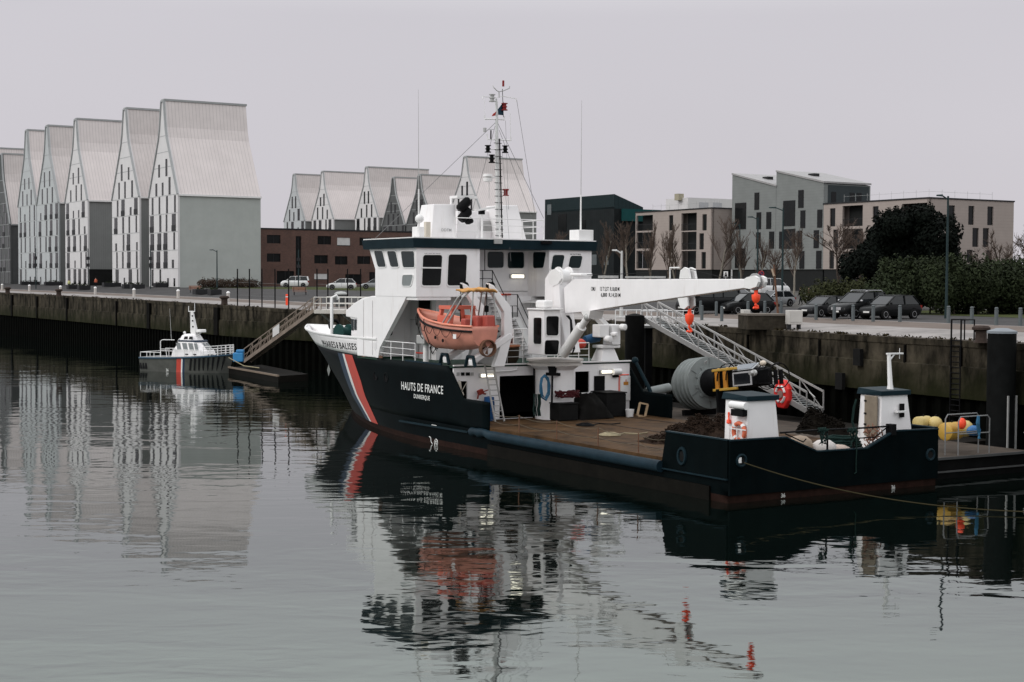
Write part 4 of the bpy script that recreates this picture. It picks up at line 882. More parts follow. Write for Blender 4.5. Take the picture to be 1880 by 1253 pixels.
for q, r_ in (([(380, 905), (385, 898), (438, 846), (446, 842)], .3), ([(388, 975), (394, 968), (440, 915), (450, 908)], .3), ([(425, 992), (430, 988), (462, 975), (466, 972)], .2)):
    MB().tube(zf(q, 31.2), [r_ * .75, r_, r_, r_ * .75], 12).build("exhaust_pipe", BLACK, ship, smooth=50)
a = zf([(362, 808)], 31.3)[0]; b = zf([(495, 830)], 31.3)[0]; MB().box(a.x, b.x, 31.2, 32.2, b.z, a.z).build("exhaust_shelf", WHITE2, ship)
MB().box(a.x - .02, a.x + .08, 31.9, 32.1, 12.0, b.z).build("shelf_leg", WHITE2, ship)
railing([(-3.6, 29.1, 12.015), (2.7, 29.1, 12.015), (2.7, 31.6, 12.015)], 1.2, WHITE2, n=2, spacing=1.6)
MB().box(-1.05, -.5, 28.7, 28.84, 11.7, 12.0).build("flood_light", STEEL, ship); MB().box(2.3, 3.0, 28.6, 28.8, 11.75, 11.95).build("flood_light", BLACK, ship)
a = S(886, 428, u=31)
mm = empty("mast", (0, 0, 0)); bpy.data.objects.remove(mm)
zt = lambda x, y, u=30.5: S(840 + x / 7.83, 140 + y / 7.83, u=u)
mp_ = [S(915, 437, u=30.5), S(913.5, 340, u=30.5), S(912, 255, u=30.5), S(911.5, 188, u=30.5), S(911, 181, u=30.5)]
mast = MB().tube(mp_, [0.15, 0.14, 0.11, 0.08, 0.05], 8).build("mast", mat("mast_paint", (0.62, 0.62, 0.61), 0.5, var=0.1), ship, smooth=50)
mb = MB()
for i in range(15):
    p = mp_[0].lerp(mp_[2], i / 15 + .02); mb.tube([p + V3((-.28, -.12, 0)), p + V3((.28, -.12, 0))], 0.02, 4)
mb.tube([mp_[0] + V3((.2, -.13, 0)), mp_[2] + V3((.12, -.13, 0))], 0.05, 4); mb.build("mast_ladder", BLACK, mast)
def yard(pts, r=0.035, name="yard", M=WHITE2): return MB().tube([zt(*p) for p in pts], r, 5).build(name, M, mast)
yard([(360, 330), (362, 293), (500, 310), (650, 290), (850, 328), (840, 368)], .025); yard([(520, 165), (570, 215), (600, 225), (660, 212), (745, 175), (748, 148)], .03, M=STEEL); yard([(510, 132), (520, 165)], .03); yard([(595, 225), (598, 310)], .035, M=STEEL); yard([(645, 185), (648, 290), (660, 590)], .02, M=BLACK)
yard([(390, 570), (395, 620), (540, 618), (670, 628), (675, 580)], .05); yard([(390, 330), (392, 570)], .012); yard([(425, 835), (430, 910), (570, 915), (770, 925), (762, 870)], .04); yard([(755, 535), (762, 925)], .018); yard([(480, 780), (478, 910)], .045, M=BLACK); yard([(430, 772), (520, 768)], .02, M=STEEL); yard([(440, 1048), (570, 1058), (690, 1048)], .03)
MB().box(zt(380, 745).x, zt(405, 745).x, 30.4, 30.6, zt(390, 805).z, zt(390, 745).z).build("aerial_box", STEEL, mast)
def navlight(x, y0, y1, M, u=30.35):
    a = zt(x, y1, u); b = zt(x, y0, u); h = b.z - a.z
    o = MB().lathe([(0.02, 0), (.2, 0), (.2, h * .12), (.12, h * .16), (.12, h * .4), (.17, h * .44), (.17, h * .56), (.12, h * .6), (.12, h * .86), (.2, h * .9), (.2, h), (.02, h)], 10, a).build("navigation_light", M, mast, smooth=30)
DRED = mat("dark_red_lens", (0.22, 0.02, 0.02), 0.35)
navlight(437, 995, 1100, BLACK); navlight(685, 1000, 1105, BLACK); navlight(675, 390, 495, DRED); navlight(498, 262, 370, STEEL); navlight(492, 1130, 1250, BLACK)
a = S(928.5, 360, u=30.35); b = S(928.5, 346, u=30.35); MB().lathe([(.02, 0), (.2, 0), (.2, .05), (.12, .08), (.12, .3), (.2, .35), (.2, .42), (.02, .42)], 10, a).build("navigation_light", DRED, mast, smooth=30)
MB().tube([S(915, 354, u=30.4), S(928, 354, u=30.4)], .03, 5).build("light_bracket", WHITE2, mast)
p = zt(657, 150); MB().lathe([(.02, 0), (.07, 0), (.07, .35), (.02, .38)], 8, p).build("top_lamp", DRED, mast)
p = S(895.5, 326, u=30.2); MB().lathe([(.02, -.3), (.28, -.24), (.3, -.05), (.14, 0), (.3, .05), (.28, .2), (.02, .22)], 12, p).build("radar_dome", WHITE2, mast, smooth=50); MB().tube([p, S(913, 326, u=30.4)], .04, 5).build("dome_bracket", WHITE2, mast)
MB().tube([S(898, 332, u=30.2), S(898, 365, u=30.2)], .02, 4).build("aerial", STEEL, mast)
f_ = MB()
fa = [zt(655, 372), zt(662, 565), zt(572, 560)]; 
f_.mi = 0; f_.add([fa[0] + V3((0, -.05, 0)), fa[1] + V3((0, .02, 0)), fa[2] + V3((0, -.1, 0)), zt(562, 485) + V3((0, -.12, 0))], [(0, 1, 2, 3)])
f_.mi = 1; f_.add([zt(562, 485) + V3((0, -.12, 0)), fa[2] + V3((0, -.1, 0)), zt(535, 570) + V3((0, -.05, 0)), zt(548, 510) + V3((0, -.1, 0))], [(0, 1, 2, 3)])
f_.mi = 2; f_.add([zt(548, 510) + V3((0, -.1, 0)), zt(535, 570) + V3((0, -.05, 0)), zt(490, 580), zt(508, 545)], [(0, 1, 2, 3)])
fl = f_.build("flag", [mat("flag_blue", (0.02, 0.05, 0.075), 0.8), mat("flag_white", (.6, .6, .6), .8), mat("flag_red", (0.35, 0.03, 0.02), .8)]); fl.parent = None; fl.location = SHIP0; fl.rotation_euler[2] = TH
sm = fl.modifiers.new("thick", 'SOLIDIFY'); sm.thickness = 0.012
tag(fl, "small drooping blue white and red flag near the top of the mast", "flag")
WIRE = mat("stay_wire", (0.16, 0.16, 0.16), 0.5)
def stay(a, b, r=.014): MB().tube([a, b], r, 4).build("stay", WIRE, mast)
stay(zt(540, 675), S(683, 444, u=35.5)); stay(zt(575, 670), S(998, 401, u=29.2)); stay(zt(850, 340), S(983, 400, u=31)); stay(zt(600, 780), S(977, 402, u=33)); stay(zt(540, 720), S(868, 385, u=32)); stay(zt(690, 640), S(934, 395, u=32), .01); stay(zt(640, 1060), S(938, 480, u=28.6), .01)
p = S(885, 385, u=30.6); rs = MB().box(p.x - .15, p.x + .15, 30.5, 30.8, p.z - .3, p.z + .05).build("radar_stand", BLACK, ship); q = S(908, 381, u=30.4); MB().bar(S(872, 387, u=30.4), q, .16, .12).build("radar_scanner", WHITE2, rs)
MB().tube([V3((p.x, 30.6, 12.0)), V3((p.x, 30.6, p.z - .3))], .07, 6).build("radar_post", WHITE2, rs)
# whip aerials and side boxes
for pxb, yb, pxt, yt, u, lb in ((769, 440, 768, 165, 30, 0), (1066, 425, 1068, 185, 30, 1)):
    a = S(pxb, yb, u=u); b = S(pxt, yt, u=u); a.z = 12.0; mid = a.lerp(b, .33)
    w_ = MB().tube([a, mid], [.06, .045], 6).build("aerial_mount", WHITE2, ship); MB().tube([mid, b], [.024, .009], 5).build("whip_aerial", STEEL, w_)
a = S(762, 436, u=30.5); b = S(775, 417, u=30.5); MB().box(a.x, b.x, 30.2, 30.9, 12.0, b.z).build("aerial_box", WHITE2, ship, bevel=.03); MB().ball(tuple(S(770, 402, u=29.8)), .27, 10).build("satellite_dome", WHITE2, ship, smooth=60)
a = S(1058, 440, u=29.6); b = S(1085, 423, u=29.6); MB().box(a.x, b.x, 29.3, 30.4, 12.0, b.z).build("aerial_box", WHITE2, ship, bevel=.03)
a = S(781, 436, u=31); MB().box(a.x, a.x + .3, 30.9, 31.2, 12, 13.0).build("aerial_box", mat("cream_box", (.55, .5, .42), .5), ship)
# foredeck fittings
a = S(609, 594, u=49); b = S(607.5, 547, u=49); ja = MB().tube([V3((a.x, 49, 4.8)), V3((a.x, 49, b.z)), V3((a.x + .3, 48.9, b.z + .15)), V3((a.x + .45, 48.9, b.z - .1))], .12, 8).build("jack_staff", WHITE2, ship, smooth=50)
p = S(613.5, 597, u=50.5); MB().tube([p + V3((.34 * math.cos(t), 0, .34 * math.sin(t))) for t in [i * math.pi / 8 for i in range(16)]], .13, 6, closed=True).build("fairlead_ring", BLACK, ship, smooth=50)
p = S(632, 612, u=44); MB().lathe([(.02, -.5), (.62, -.5), (.62, -.35), (.42, -.35), (.42, .35), (.62, .35), (.62, .5), (.02, .5)], 14, p, (1, 0.2, 0)).build("anchor_winch", mat("winch_green", (.015, .05, .045), .45), ship, smooth=40)
mb = MB(); mb.bar(S(645, 583, v=-5.2), S(671, 580, v=-6.1), .12, .14); mb.bar(S(671, 580, v=-6.1), S(676, 567, v=-6.1), .04); mb.tube([S(660, 578, v=-6.0), S(662, 570, v=-6.0), S(673, 571, v=-6.0)], .03, 5); mb.build("searchlight_arm", WHITE2, ship)

# ------------------------------------------------------------------ the crane
VC = S(1020, 690, u=23.5).x; PC = V3((VC, 23.6, 0))
MB().lathe([(.02, 1.5), (1.13, 1.5), (1.13, 4.35), (1.4, 4.55), (1.4, 4.62), (.02, 4.62)], 28, PC).build("crane_pedestal", WHITE, ship, smooth=35)
rg = MB().lathe([(.02, 4.62), (1.62, 4.62), (1.62, 4.72), (1.5, 4.74), (1.5, 4.84), (1.66, 4.86), (1.66, 4.97), (.02, 4.97)], 32, PC).build("slewing_ring", mat("greased_white", (.5, .47, .44), .45, var=.15), ship, smooth=30)
cv = VC - 2.0
a = S(999, 653, v=cv); cu_ = a.y; zt_ = S(999, 570, v=cv).z; zb_ = max(a.z, 5.05); cw = 1.12; cd = 1.75
cab = MB().hexa([(cv, cu_, zb_), (cv + cw, cu_, zb_), (cv + cw, cu_ + cd, zb_), (cv, cu_ + cd, zb_)], [(cv, cu_ + .05, zt_), (cv + cw, cu_ + .05, zt_), (cv + cw, cu_ + cd, zt_), (cv, cu_ + cd, zt_)]).build("crane_cabin", WHITE, ship, bevel=.05)
zk = lambda l: [(940 + x / 6.267, 480 + y / 6.267) for x, y in l]
winq(zk([(252, 650), (346, 650), (342, 955), (250, 950)]), 'v', cv - .005, par=cab, gm=DGLASS, frame=.05, cut=.12)
winq(zk([(392, 632), (538, 632), (532, 855), (392, 855)]), 'u', cu_ - .005, par=cab, gm=DGLASS, frame=.05, cut=.12); winq(zk([(378, 908), (542, 908), (528, 1075), (370, 1075)]), 'u', cu_ - .03, par=cab, gm=DGLASS, frame=.05, cut=.12)
MB().box(cv - .1, cv + cw + .1, cu_ - .12, cu_ + cd, zt_ + .002, zt_ + .09).build("cabin_roof", WHITE2, cab, bevel=.02); MB().box(cv + .3, cv + .95, cu_ + .5, cu_ + 1.5, zt_ + .1, zt_ + .55).build("roof_unit", WHITE2, cab, bevel=.12)
JV = VC
pf = lambda l, v: [S(x, y, v=v) for x, y in l]
post = pf([(1012, 512), (1022, 497), (1037, 505), (1041, 575), (1054, 648), (1010, 648)], JV)
post = [V3((p.x, p.y, max(p.z, 4.98))) for p in post]
MB().prism([p + V3((-.45, 0, 0)) for p in post], (.9, 0, 0)).build("crane_post", WHITE, ship, bevel=.05)
jp = pf([(1035, 529), (1053, 512.7), (1368, 512.7), (1376, 528), (1183, 555.5), (1071, 573), (1037, 576)], JV - .28)
jib = MB().prism(jp, (.56, 0, 0)).build("crane_jib", WHITE, ship, bevel=.03)
tp = pf([(1366, 512.5), (1372, 509), (1384, 506.5), (1390, 510), (1391.5, 518), (1388, 527), (1376, 531), (1366, 529)], JV - .3); MB().prism(tp, (.16, 0, 0)).build("jib_head", WHITE2, jib)
MB().prism([p + V3((.44, 0, 0)) for p in tp], (.16, 0, 0)).build("jib_head", WHITE2, jib)
c = S(1383, 518, v=JV - .1); MB().lathe([(.02, -.06), (.42, -.06), (.36, 0), (.42, .06), (.02, .06)], 16, c + V3((.1, 0, 0)), (1, 0, 0)).build("sheave", mat("sheave_grey", (.3, .3, .3), .5), jib, smooth=40)
hp_ = pf([(1008, 520), (1006, 507), (1012, 496), (1020, 494), (1027, 500), (1030, 512), (1024, 522), (1015, 526)], JV - .48); MB().prism(hp_, (.2, 0, 0)).build("post_head", WHITE2, jib); MB().prism([p + V3((.76, 0, 0)) for p in hp_], (.2, 0, 0)).build("post_head", WHITE2, jib)
a = S(1036, 511, v=JV); MB().lathe([(.02, -.38), (.55, -.38), (.55, -.3), (.4, -.3), (.4, .3), (.55, .3), (.55, .38), (.02, .38)], 18, a + V3((0, .1, .1)), (1, 0, 0)).build("crane_winch", WHITE2, jib, smooth=40)
a = S(1056, 508, v=JV); b = S(1078, 502, v=JV); MB().box(JV - .4, JV + .4, b.y, a.y, a.z, b.z).build("crane_machinery", WHITE2, jib, bevel=.08)
for px, w_ in ((1110, .14), (1160, .1), (1195, .1)): p = S(px, 511, v=JV); MB().box(JV - .3, JV + .3, p.y - .9, p.y + .2, p.z, p.z + w_).build("walkway_plate", STEEL, jib)
bl = pf([(1247, 512), (1249, 497), (1256, 491), (1263, 494), (1266, 512)], JV - .25); MB().prism(bl, (.12, 0, 0)).build("cable_guide", WHITE2, jib); MB().prism([p + V3((.38, 0, 0)) for p in bl], (.12, 0, 0)).build("cable_guide", WHITE2, jib)
c = S(1257, 503, v=JV - .1); MB().lathe([(.02, -.06), (.34, -.06), (.3, 0), (.34, .06), (.02, .06)], 16, c, (1, 0, 0)).build("sheave", BLACK, jib, smooth=40)
mb = MB(); mb.tube(pf([(1230, 512), (1230, 492), (1247, 492)], JV - .3), .04, 5); mb.build("cable_frame", WHITE2, jib)
MB().tube(pf([(1065, 505), (1160, 503), (1252, 494)], JV), .018, 4).build("cable", BLACK, jib)
MB().tube(pf([(1256, 492), (1320, 508), (1382, 510)], JV - .02), .015, 4).build("cable", BLACK, jib)
bl = pf([(1244, 548), (1262, 546), (1263, 562), (1256, 568), (1249, 566)], JV - .25); MB().prism(bl, (.1, 0, 0)).build("hanging_sheave_block", WHITE2, jib); MB().prism([p + V3((.4, 0, 0)) for p in bl], (.1, 0, 0)).build("hanging_sheave_block", WHITE2, jib)
for px, py, t in ((1085, 534, "CMU"), (1101, 534, "12 T 5,5T  R.10,00 M"), (1103, 545, "6,800  R.14,50 M")):
    p = S(px, py, v=JV - .29); q = S(px + (8 if t == "CMU" else 36), py, v=JV - .29); text_mesh(t, .3, "load_plate_text", BLETTER, lambda x, y, p=p: (JV - .292, p.y - x, p.z + y), jib, font_scale_x=-(p.y - q.y))
a = S(1034, 650, v=JV - .75); b = S(1079, 583, v=JV - .75); m_ = a.lerp(b, .75)
cy = MB().tube([a, m_, m_ + (b - m_) * .01, b], [.3, .3, .2, .2], 12).build("lifting_ram", WHITE2, ship, smooth=40); MB().ball(tuple(b), .24, 10).build("ram_joint", STEEL, cy, smooth=50)
bp2 = pf([(1066, 571), (1074, 586), (1080, 586), (1084, 571)], JV - .85); MB().prism(bp2, (.9, 0, 0)).build("jib_bracket", WHITE2, jib)
for k in range(3): MB().tube(pf([(1040 + 2 * k, 580), (1047 + k, 588), (1048 + 2 * k, 615), (1053 + k, 640), (1050, 652)], JV - .6 + .1 * k), .035, 5).build("hydraulic_hose", BLACK, ship, smooth=50)
MB().box(JV - .35, JV + .1, S(1014, 525, v=JV).y - .1, S(1014, 525, v=JV).y + .2, S(1014, 533, v=JV).z, S(1014, 523, v=JV).z).build("flood_light", BLACK, jib)
# second crane head at starboard, on its tapered pillar
def pb(l, u): return [S(x, y, u=u) for x, y in l]
U2 = 25.3
q = pb([(1104, 664), (1137, 664), (1131, 640), (1111, 640)], U2); q = [V3((p.x, U2, max(p.z, 4.63))) for p in q]
wp = MB().hexa([q[0], q[1], q[1] + V3((0, 1.1, 0)), q[0] + V3((0, 1.1, 0))], [q[3] + V3((0, .2, 0)), q[2] + V3((0, .2, 0)), q[2] + V3((0, .9, 0)), q[3] + V3((0, .9, 0))]).build("winch_pillar", WHITE, ship)
q = pb([(1106, 640), (1139, 634)], U2); MB().box(q[0].x, q[1].x, U2, U2 + 1.1, q[0].z, q[1].z).build("pillar_head", WHITE2, wp, bevel=.04)
for x0, y0, x1, y1, d in ((1122, 596, 1138, 634, .9), (1099, 596, 1117, 620, .7)):
    a = S(x0, y1, u=U2); b = S(x1, y0, u=U2); MB().box(a.x, b.x, U2 - .1, U2 + d, a.z, b.z).build("winch_housing", WHITE2, wp, bevel=.06)
q = pb([(1092, 578), (1099, 575), (1119, 596), (1113, 600)], U2); MB().prism(q, (0, .6, 0)).build("winch_arm", WHITE2, wp)
for px, py, r_ in ((1116, 623, .22), (1143, 601, .2), (1127, 614, .15)): MB().lathe([(.02, -.25), (r_ * .6, -.25), (r_ * .6, -.12), (r_, -.1), (r_, .2), (r_ * .7, .24), (.02, .24)], 12, S(px, py, u=U2 - .25), (.3, -1, 0)).build("winch_motor", WHITE2, wp, smooth=40)
# small fittings that break up the white plating
for y in (5.6, 7.0): MB().box(-3.84, -3.805, 31.0, 34.4, y, y + .03).build("weld_seam", STEEL, ship)
for u in (31.6, 33.2): MB().box(-3.86, -3.805, u, u + .08, 4.65, 8.3).build("cable_tray", STEEL, ship)
MB().box(-.2, .75, 30.93, 30.99, 4.75, 6.75).build("door", STEEL, ship, bevel=.05); MB().box(3.3, 3.9, 30.9, 30.99, 5.6, 6.3).build("fire_cabinet", RED, ship)
for v in (-2.6, 1.4): MB().box(v, v + .5, 30.88, 30.99, 7.2, 7.5).build("junction_box", STEEL, ship)
for u in (34.9, 36.2): MB().box(-6.2, -6.172, u, u + .03, 4.8, 8.2).build("weld_seam", mat("seam_white", (.6, .58, .57), .5), ship)
for px, py in ((700, 640), (668, 640)):
    p = onhull(px, py); MB().box(p.x - .05, p.x, p.y - .22, p.y + .22, p.z - .6, p.z - .45).build("scupper", RUST, ship)
for k in range(3): MB().tube([(-3.0 + .9 * k, 30.9, 8.48), (-3.0 + .9 * k, 30.88, 4.7)], .03, 5).build("drain_pipe", WHITE2, ship)
for v, u in ((3.4, 8.0), (3.6, 14.0), (-3.0, 6.5)): MB().box(v, v + 1.1, u, u + 1.4, 1.502, 1.56).build("deck_hatch", RUST, ship)
for v in (-4.2, 0.6, 4.4): MB().bar((v, 3.0, 1.51), (v, 23.0, 1.51), .12, .03).build("lashing_rail", mat("lashing_rail", (.05, .035, .025), .6), ship)
# small stern houses
def sternhouse(xl, xm, xr, yb, yt, xtl, xtm, xtr, roofpts, u0, lean):
    a = S(xm, 800, u=u0); vL = a.x; vR = S(xr, 800, u=u0).x; d_ = max(1.6, S(xl, 790, v=vL).y - u0); t0 = S(xtm, yt, u=u0 + .1); tR = S(xtr, yt, u=u0 + .1).x; zt3 = t0.z; dt = max(1.4, S(xtl, yt, v=t0.x).y - u0)
    h = MB().hexa([(vL, u0, 1.5), (vR, u0, 1.5), (vR, u0 + d_, 1.5), (vL, u0 + d_, 1.5)], [(t0.x, u0 + .1, zt3), (tR, u0 + .1, zt3), (tR, u0 + dt, zt3), (t0.x, u0 + dt, zt3)]).build("stern_house", WHITE, ship, bevel=.03)
    MB().hexa([(t0.x - .12, u0 - .02, zt3), (tR + .12, u0 - .02, zt3), (tR + .12, u0 + dt + .15, zt3), (t0.x - .12, u0 + dt + .15, zt3)], [(t0.x - .12, u0 - .02, zt3 + .22), (tR + .12, u0 - .02, zt3 + .22), (tR + .02, u0 + dt + .15, zt3 + .3), (t0.x - .02, u0 + dt + .15, zt3 + .3)]).build("house_roof", NAVY, h, bevel=.02)
    return h, t0.x, tR, vL, vR, u0, zt3, d_
h1, t0, tR, vL, vR, u0, zt1, d1 = sternhouse(1332, 1371.6, 1435, 800, 737, 1332, 1372, 1424, None, .9, .1)
pz = lambda x, y, v: S(1200 + x / 2.7647, 680 + y / 2.7647, v=v)
a = S(1341, 741, v=vL - .2); b = S(1372, 741, v=vL - .2); MB().tube([V3((vL - .16, a.y, a.z - .05)), V3((vL - .16, b.y + .1, a.z - .05))], .17, 10).build("lamp_housing", WHITE2, h1, smooth=40); MB().box(vL - .3, vL - .03, b.y + .2, a.y - .15, a.z - .52, a.z - .23).build("lamp_box", BLACK, h1)
p = S(1338, 770, v=vL - .05); MB().lathe([(.02, -.22), (.1, -.18), (.1, -.05), (.04, 0), (.05, .3), (.02, .32)], 8, p).build("fire_flask", FLUO, h1, smooth=50)
h2, t02, tR2, vL2, vR2, u02, zt2_, d2 = sternhouse(1578, 1617, 1679, 790, 727, 1580, 1618, 1666, None, .9, .1)
a = S(1588, 792, v=vL2 - .03); b = S(1612, 728, v=vL2 - .03); dr = MB().box(vL2 - .1, vL2 - .02, min(a.y, b.y), max(a.y, b.y), a.z - .2, b.z).build("door", TAUPE, h2, bevel=.03)
mb = MB()
for t in (.2, .5, .85): mb.box(vL2 - .14, vL2 - .1, a.y - .15, a.y - .02, lerp(a.z, b.z, t) - .04, lerp(a.z, b.z, t) + .04)
mb.build("hinge", BLACK, dr)
p = S(1656, 754, u=.88); MB().box(p.x - .12, p.x + .12, .84, .93, p.z - .32, p.z + .32).build("vent_window", BLACK, h2); MB().box(p.x - .45, p.x + .15, .68, .9, p.z - .08, p.z).build("small_shelf", WHITE2, h2)
p = S(1637, 718, u=1.4); q = S(1634, 650, u=1.4); MB().tube([V3((p.x, 1.5, zt2_ + .2)), V3((p.x, 1.5, zt2_ + .45)), V3((q.x + .02, 1.5, q.z))], [.17, .12, .085], 8).build("mast_post", WHITE2, h2, smooth=40)
mb = MB(); r_ = S(1660, 650, u=1.4); mb.bar((q.x - .1, 1.5, q.z), (r_.x, 1.5, q.z), .12, .07); mb.bar((q.x, 1.5, q.z - .4), (q.x + .38, 1.5, q.z - .04), .05); mb.tube([(r_.x - .2, 1.5, q.z - .25), (r_.x - .2, 1.5, q.z + .25)], .02, 4); mb.build("post_arm", WHITE2, h2)
# rail across the transom dip
mb = MB()
mb.tube([S(x, y, u=.05) for x, y in ((1432, 795), (1500, 790), (1570, 787), (1632, 783))], .045, 6); mb.build("stern_rail", BLACK, ship)
mb = MB()
for x, y0, y1 in ((1519, 789, 828), (1567, 787, 826)): mb.tube([S(x, y0, u=.05), S(x, y1, u=.05)], .05, 5)
mb.tube([S(x, y, u=.05) for x, y in ((1442, 797), (1475, 812), (1480, 806))], .03, 5); mb.tube([S(x, y, u=.05) for x, y in ((1630, 784), (1606, 803), (1560, 806))], .03, 5); mb.build("stern_rail_posts", BLACK, ship)
MB().box(*sorted((S(1632, 790, u=0).x, S(1640, 790, u=0).x)), -.2, .2, 2.5, 3.0).build("stern_post", BLACK, ship)
# ================================================================== THINGS ON AND ROUND THE SHIP
def here(name, p, label, cat, group=None, rot=TH):
    """an empty at a point given in ship coordinates"""
    o = tag(empty(name, G(*p), rot), label, cat, group); o['b'] = 0; del o['b']; BASE[o.name] = V3(p); return o
BASE = {}
class LB(MB):
    """builder whose points are given in ship coordinates and stored relative to a thing's base"""
    def __init__(s, o): super().__init__(); s.o = o; s.b = BASE[o.name]
    def done(s, name, m_, par=None, **k):
        s.v = [tuple(V3(p) - s.b) for p in s.v]; return s.build(name, m_, par or s.o, **k)
    def single(s, m_, **k):                     # the thing is this one mesh
        s.v = [tuple(V3(p) - s.b) for p in s.v]; o = s.o; nm = o.name; o.name = "tmp"; n = s.build(nm, m_, None, **k)
        n.location = o.location; n.rotation_euler = o.rotation_euler
        for q in o.keys(): n[q] = o[q]
        bpy.data.objects.remove(o); return n
# ------------------------------------------------------------------ lifeboat in its davits
LBv = -5.6
lb = here("lifeboat", (LBv, 26, 5.5), "orange rescue lifeboat with black rubbing band hung in davits under the bridge wing", "lifeboat")
def lbsec(t):                                   # t 0 stern .. 1 bow : u, half beam, keel z, gunwale z
    u = lerp(21.9, 29.5, t); return u, 1.32 * min(1, (1 - max(0, (t - .45) / .55) ** 2.2)) * (0.62 + .38 * min(t / .3, 1)), 5.55 + 1.15 * max(0, (t - .62) / .38) ** 1.8 + (0.28 * max(0, (.3 - t) / .3)), 6.95 + .82 * t ** 2.0
mb = LB(lb); secs = []
for i in range(25):
    t = i / 24; u, b, zk_, zg = lbsec(t); row = []
    for j in range(17):
        a = math.pi * j / 16 - math.pi / 2; sx_ = math.sin(a); prof = abs(sx_) ** 0.55
        x = LBv + math.copysign(b * min(1, prof * 1.0), sx_) if j not in (0, 16) else LBv + math.copysign(b, sx_)
        z = zk_ + (zg - zk_) * (1 - math.cos(a) ** 1.0 if True else 0)
        row.append((x, u + (0.35 * (z - zk_) / (zg - zk_) if t > .8 else 0) * ((t - .8) / .2 if t > .8 else 0), z))
    secs.append(row)
mb.loft(secs, closed=False); mb.add(secs[0], [list(range(17))])
hl = mb.done("hull", ORANGE, smooth=45); sm = hl.modifiers.new("thick", 'SOLIDIFY'); sm.thickness = .05; sm.offset = -1
def gun(off, dz, r_, M, name):
    L_ = [(s[0][0] - off, s[0][1], s[0][2] + dz) for s in secs]; R_ = [(s[-1][0] + off, s[-1][1], s[-1][2] + dz) for s in secs]
    m_ = LB(lb); m_.tube(L_ + R_[::-1], r_, 6); m_.done(name, M, smooth=60)
gun(.02, .0, .07, mat("pale_orange_rim", (.74, .25, .16), .5), "gunwale"); gun(.05, -.28, .065, RUBBER, "rubbing_band")
m_ = LB(lb); m_.add([tuple(V3(s[2]) * 0 + V3((s[0][0] + .1, s[0][1], s[0][2] - .42))) for s in secs[:22]] + [(s[-1][0] - .1, s[-1][1], s[-1][2] - .42) for s in secs[:22]], [(i, i + 1, i + 23, i + 22) for i in range(21)]); m_.done("inner_deck", mat("boat_floor", (.05, .04, .035), .8))
m_ = LB(lb)
a, b = 24.4, 25.8
for u in (a, b):
    for sg in (-1, 1): m_.bar((LBv + sg * .85, u, 6.7), (LBv + sg * .62, u - .1 if u == b else u + .1, 8.0), .2, .2)
    m_.bar((LBv - .72, u, 7.95), (LBv + .72, u, 7.95), .24, .2)
for sg in (-1, 1): m_.bar((LBv + sg * .7, a, 7.95), (LBv + sg * .7, b, 7.95), .22, .2); m_.bar((LBv + sg * .85, a, 7.05), (LBv + sg * .85, b, 7.05), .1, .9)
m_.done("wheelhouse_frame", mat("console_orange", (.6, .13, .08), .5))
m_ = LB(lb)
for u0_, u1_ in ((24.2, 22.6), (23.6, 22.1)):
    for sg in (-1, 1): m_.tube([(LBv + sg * 1.15, u0_ + .6, 7.0), (LBv + sg * .75, (u0_ + u1_) / 2 + .3, 8.5), (LBv + sg * .5, u1_ + .5, 8.95)], .045, 6)
for sg in (-1, 1): m_.tube([(LBv + sg * .8, 22.1, 7.0), (LBv + sg * .65, 22.1, 8.85)], .045, 6)
m_.done("canopy_frame", STEEL)
m_ = LB(lb); r = random.Random(3); rows = []
for i in range(9):
    rows.append([(LBv + lerp(-.75, .75, j / 8), lerp(21.9, 23.9, i / 8), 8.85 + .12 * math.sin(j * 1.3 + i) * .5 + .1 * (1 - abs(j - 4) / 4) + r.uniform(-.03, .03)) for j in range(9)])
m_.loft(rows, closed=False); cn = m_.done("canopy_roll", CANVAS, smooth=80); sm = cn.modifiers.new("thick", 'SOLIDIFY'); sm.thickness = .1; sm.offset = 1
m_ = LB(lb); m_.lathe([(.42, -.16), (.48, -.16), (.48, .16), (.42, .16), (.42, -.16)], 20, (LBv + .1, 21.8, 5.75), (0, 1, 0)); m_.done("propeller_guard", RUST, smooth=40)
m_ = LB(lb)
for k in range(3): an = k * 2.09; m_.prism([(LBv + .1, 21.8, 5.75), (LBv + .1 + .36 * math.cos(an), 21.75, 5.75 + .36 * math.sin(an)), (LBv + .1 + .36 * math.cos(an + .7), 21.85, 5.75 + .36 * math.sin(an + .7))], (0, .03, 0))
m_.done("propeller", RUST)
m_ = LB(lb); m_.box(LBv - 1.285, LBv - 1.27, 22.9, 23.25, 6.25, 6.5); m_.done("data_plate", WHITE2)
for u, z in ((24.4, 6.1), (25.3, 6.25)): m_ = LB(lb); m_.lathe([(.02, 0), (.1, 0), (.1, .04), (.02, .04)], 10, (LBv - 1.28, u, z), (-1, 0, 0)); m_.done("drain_port", BLACK)
m_ = LB(lb); r = random.Random(8)
for k in range(7):
    u = 22.6 + k * .95; t = (u - 21.6) / 8.4; _, b_, zk_, zg = lbsec(t); _, b2, _, zg2 = lbsec(min(t + .11, 1))
    m_.tube([(LBv - lerp(b_, b2, f) - .07, u + .95 * f, lerp(zg, zg2, f) - .3 - .42 * 4 * f * (1 - f)) for f in (0, .2, .4, .6, .8, 1)], .018, 4)
for u in (26.7, 28.4): t = (u - 21.6) / 8.4; _, b_, zk_, zg = lbsec(t); m_.tube([(LBv - b_ - .06, u, zg), (LBv - b_ - .05, u - .05, zg - .6), (LBv - b_ * .8, u - .1, zk_ + .3), (LBv - b_ * .3, u, zk_ - .03)], .03, 4)
m_.done("grab_line", BLACK)
m_ = LB(lb)
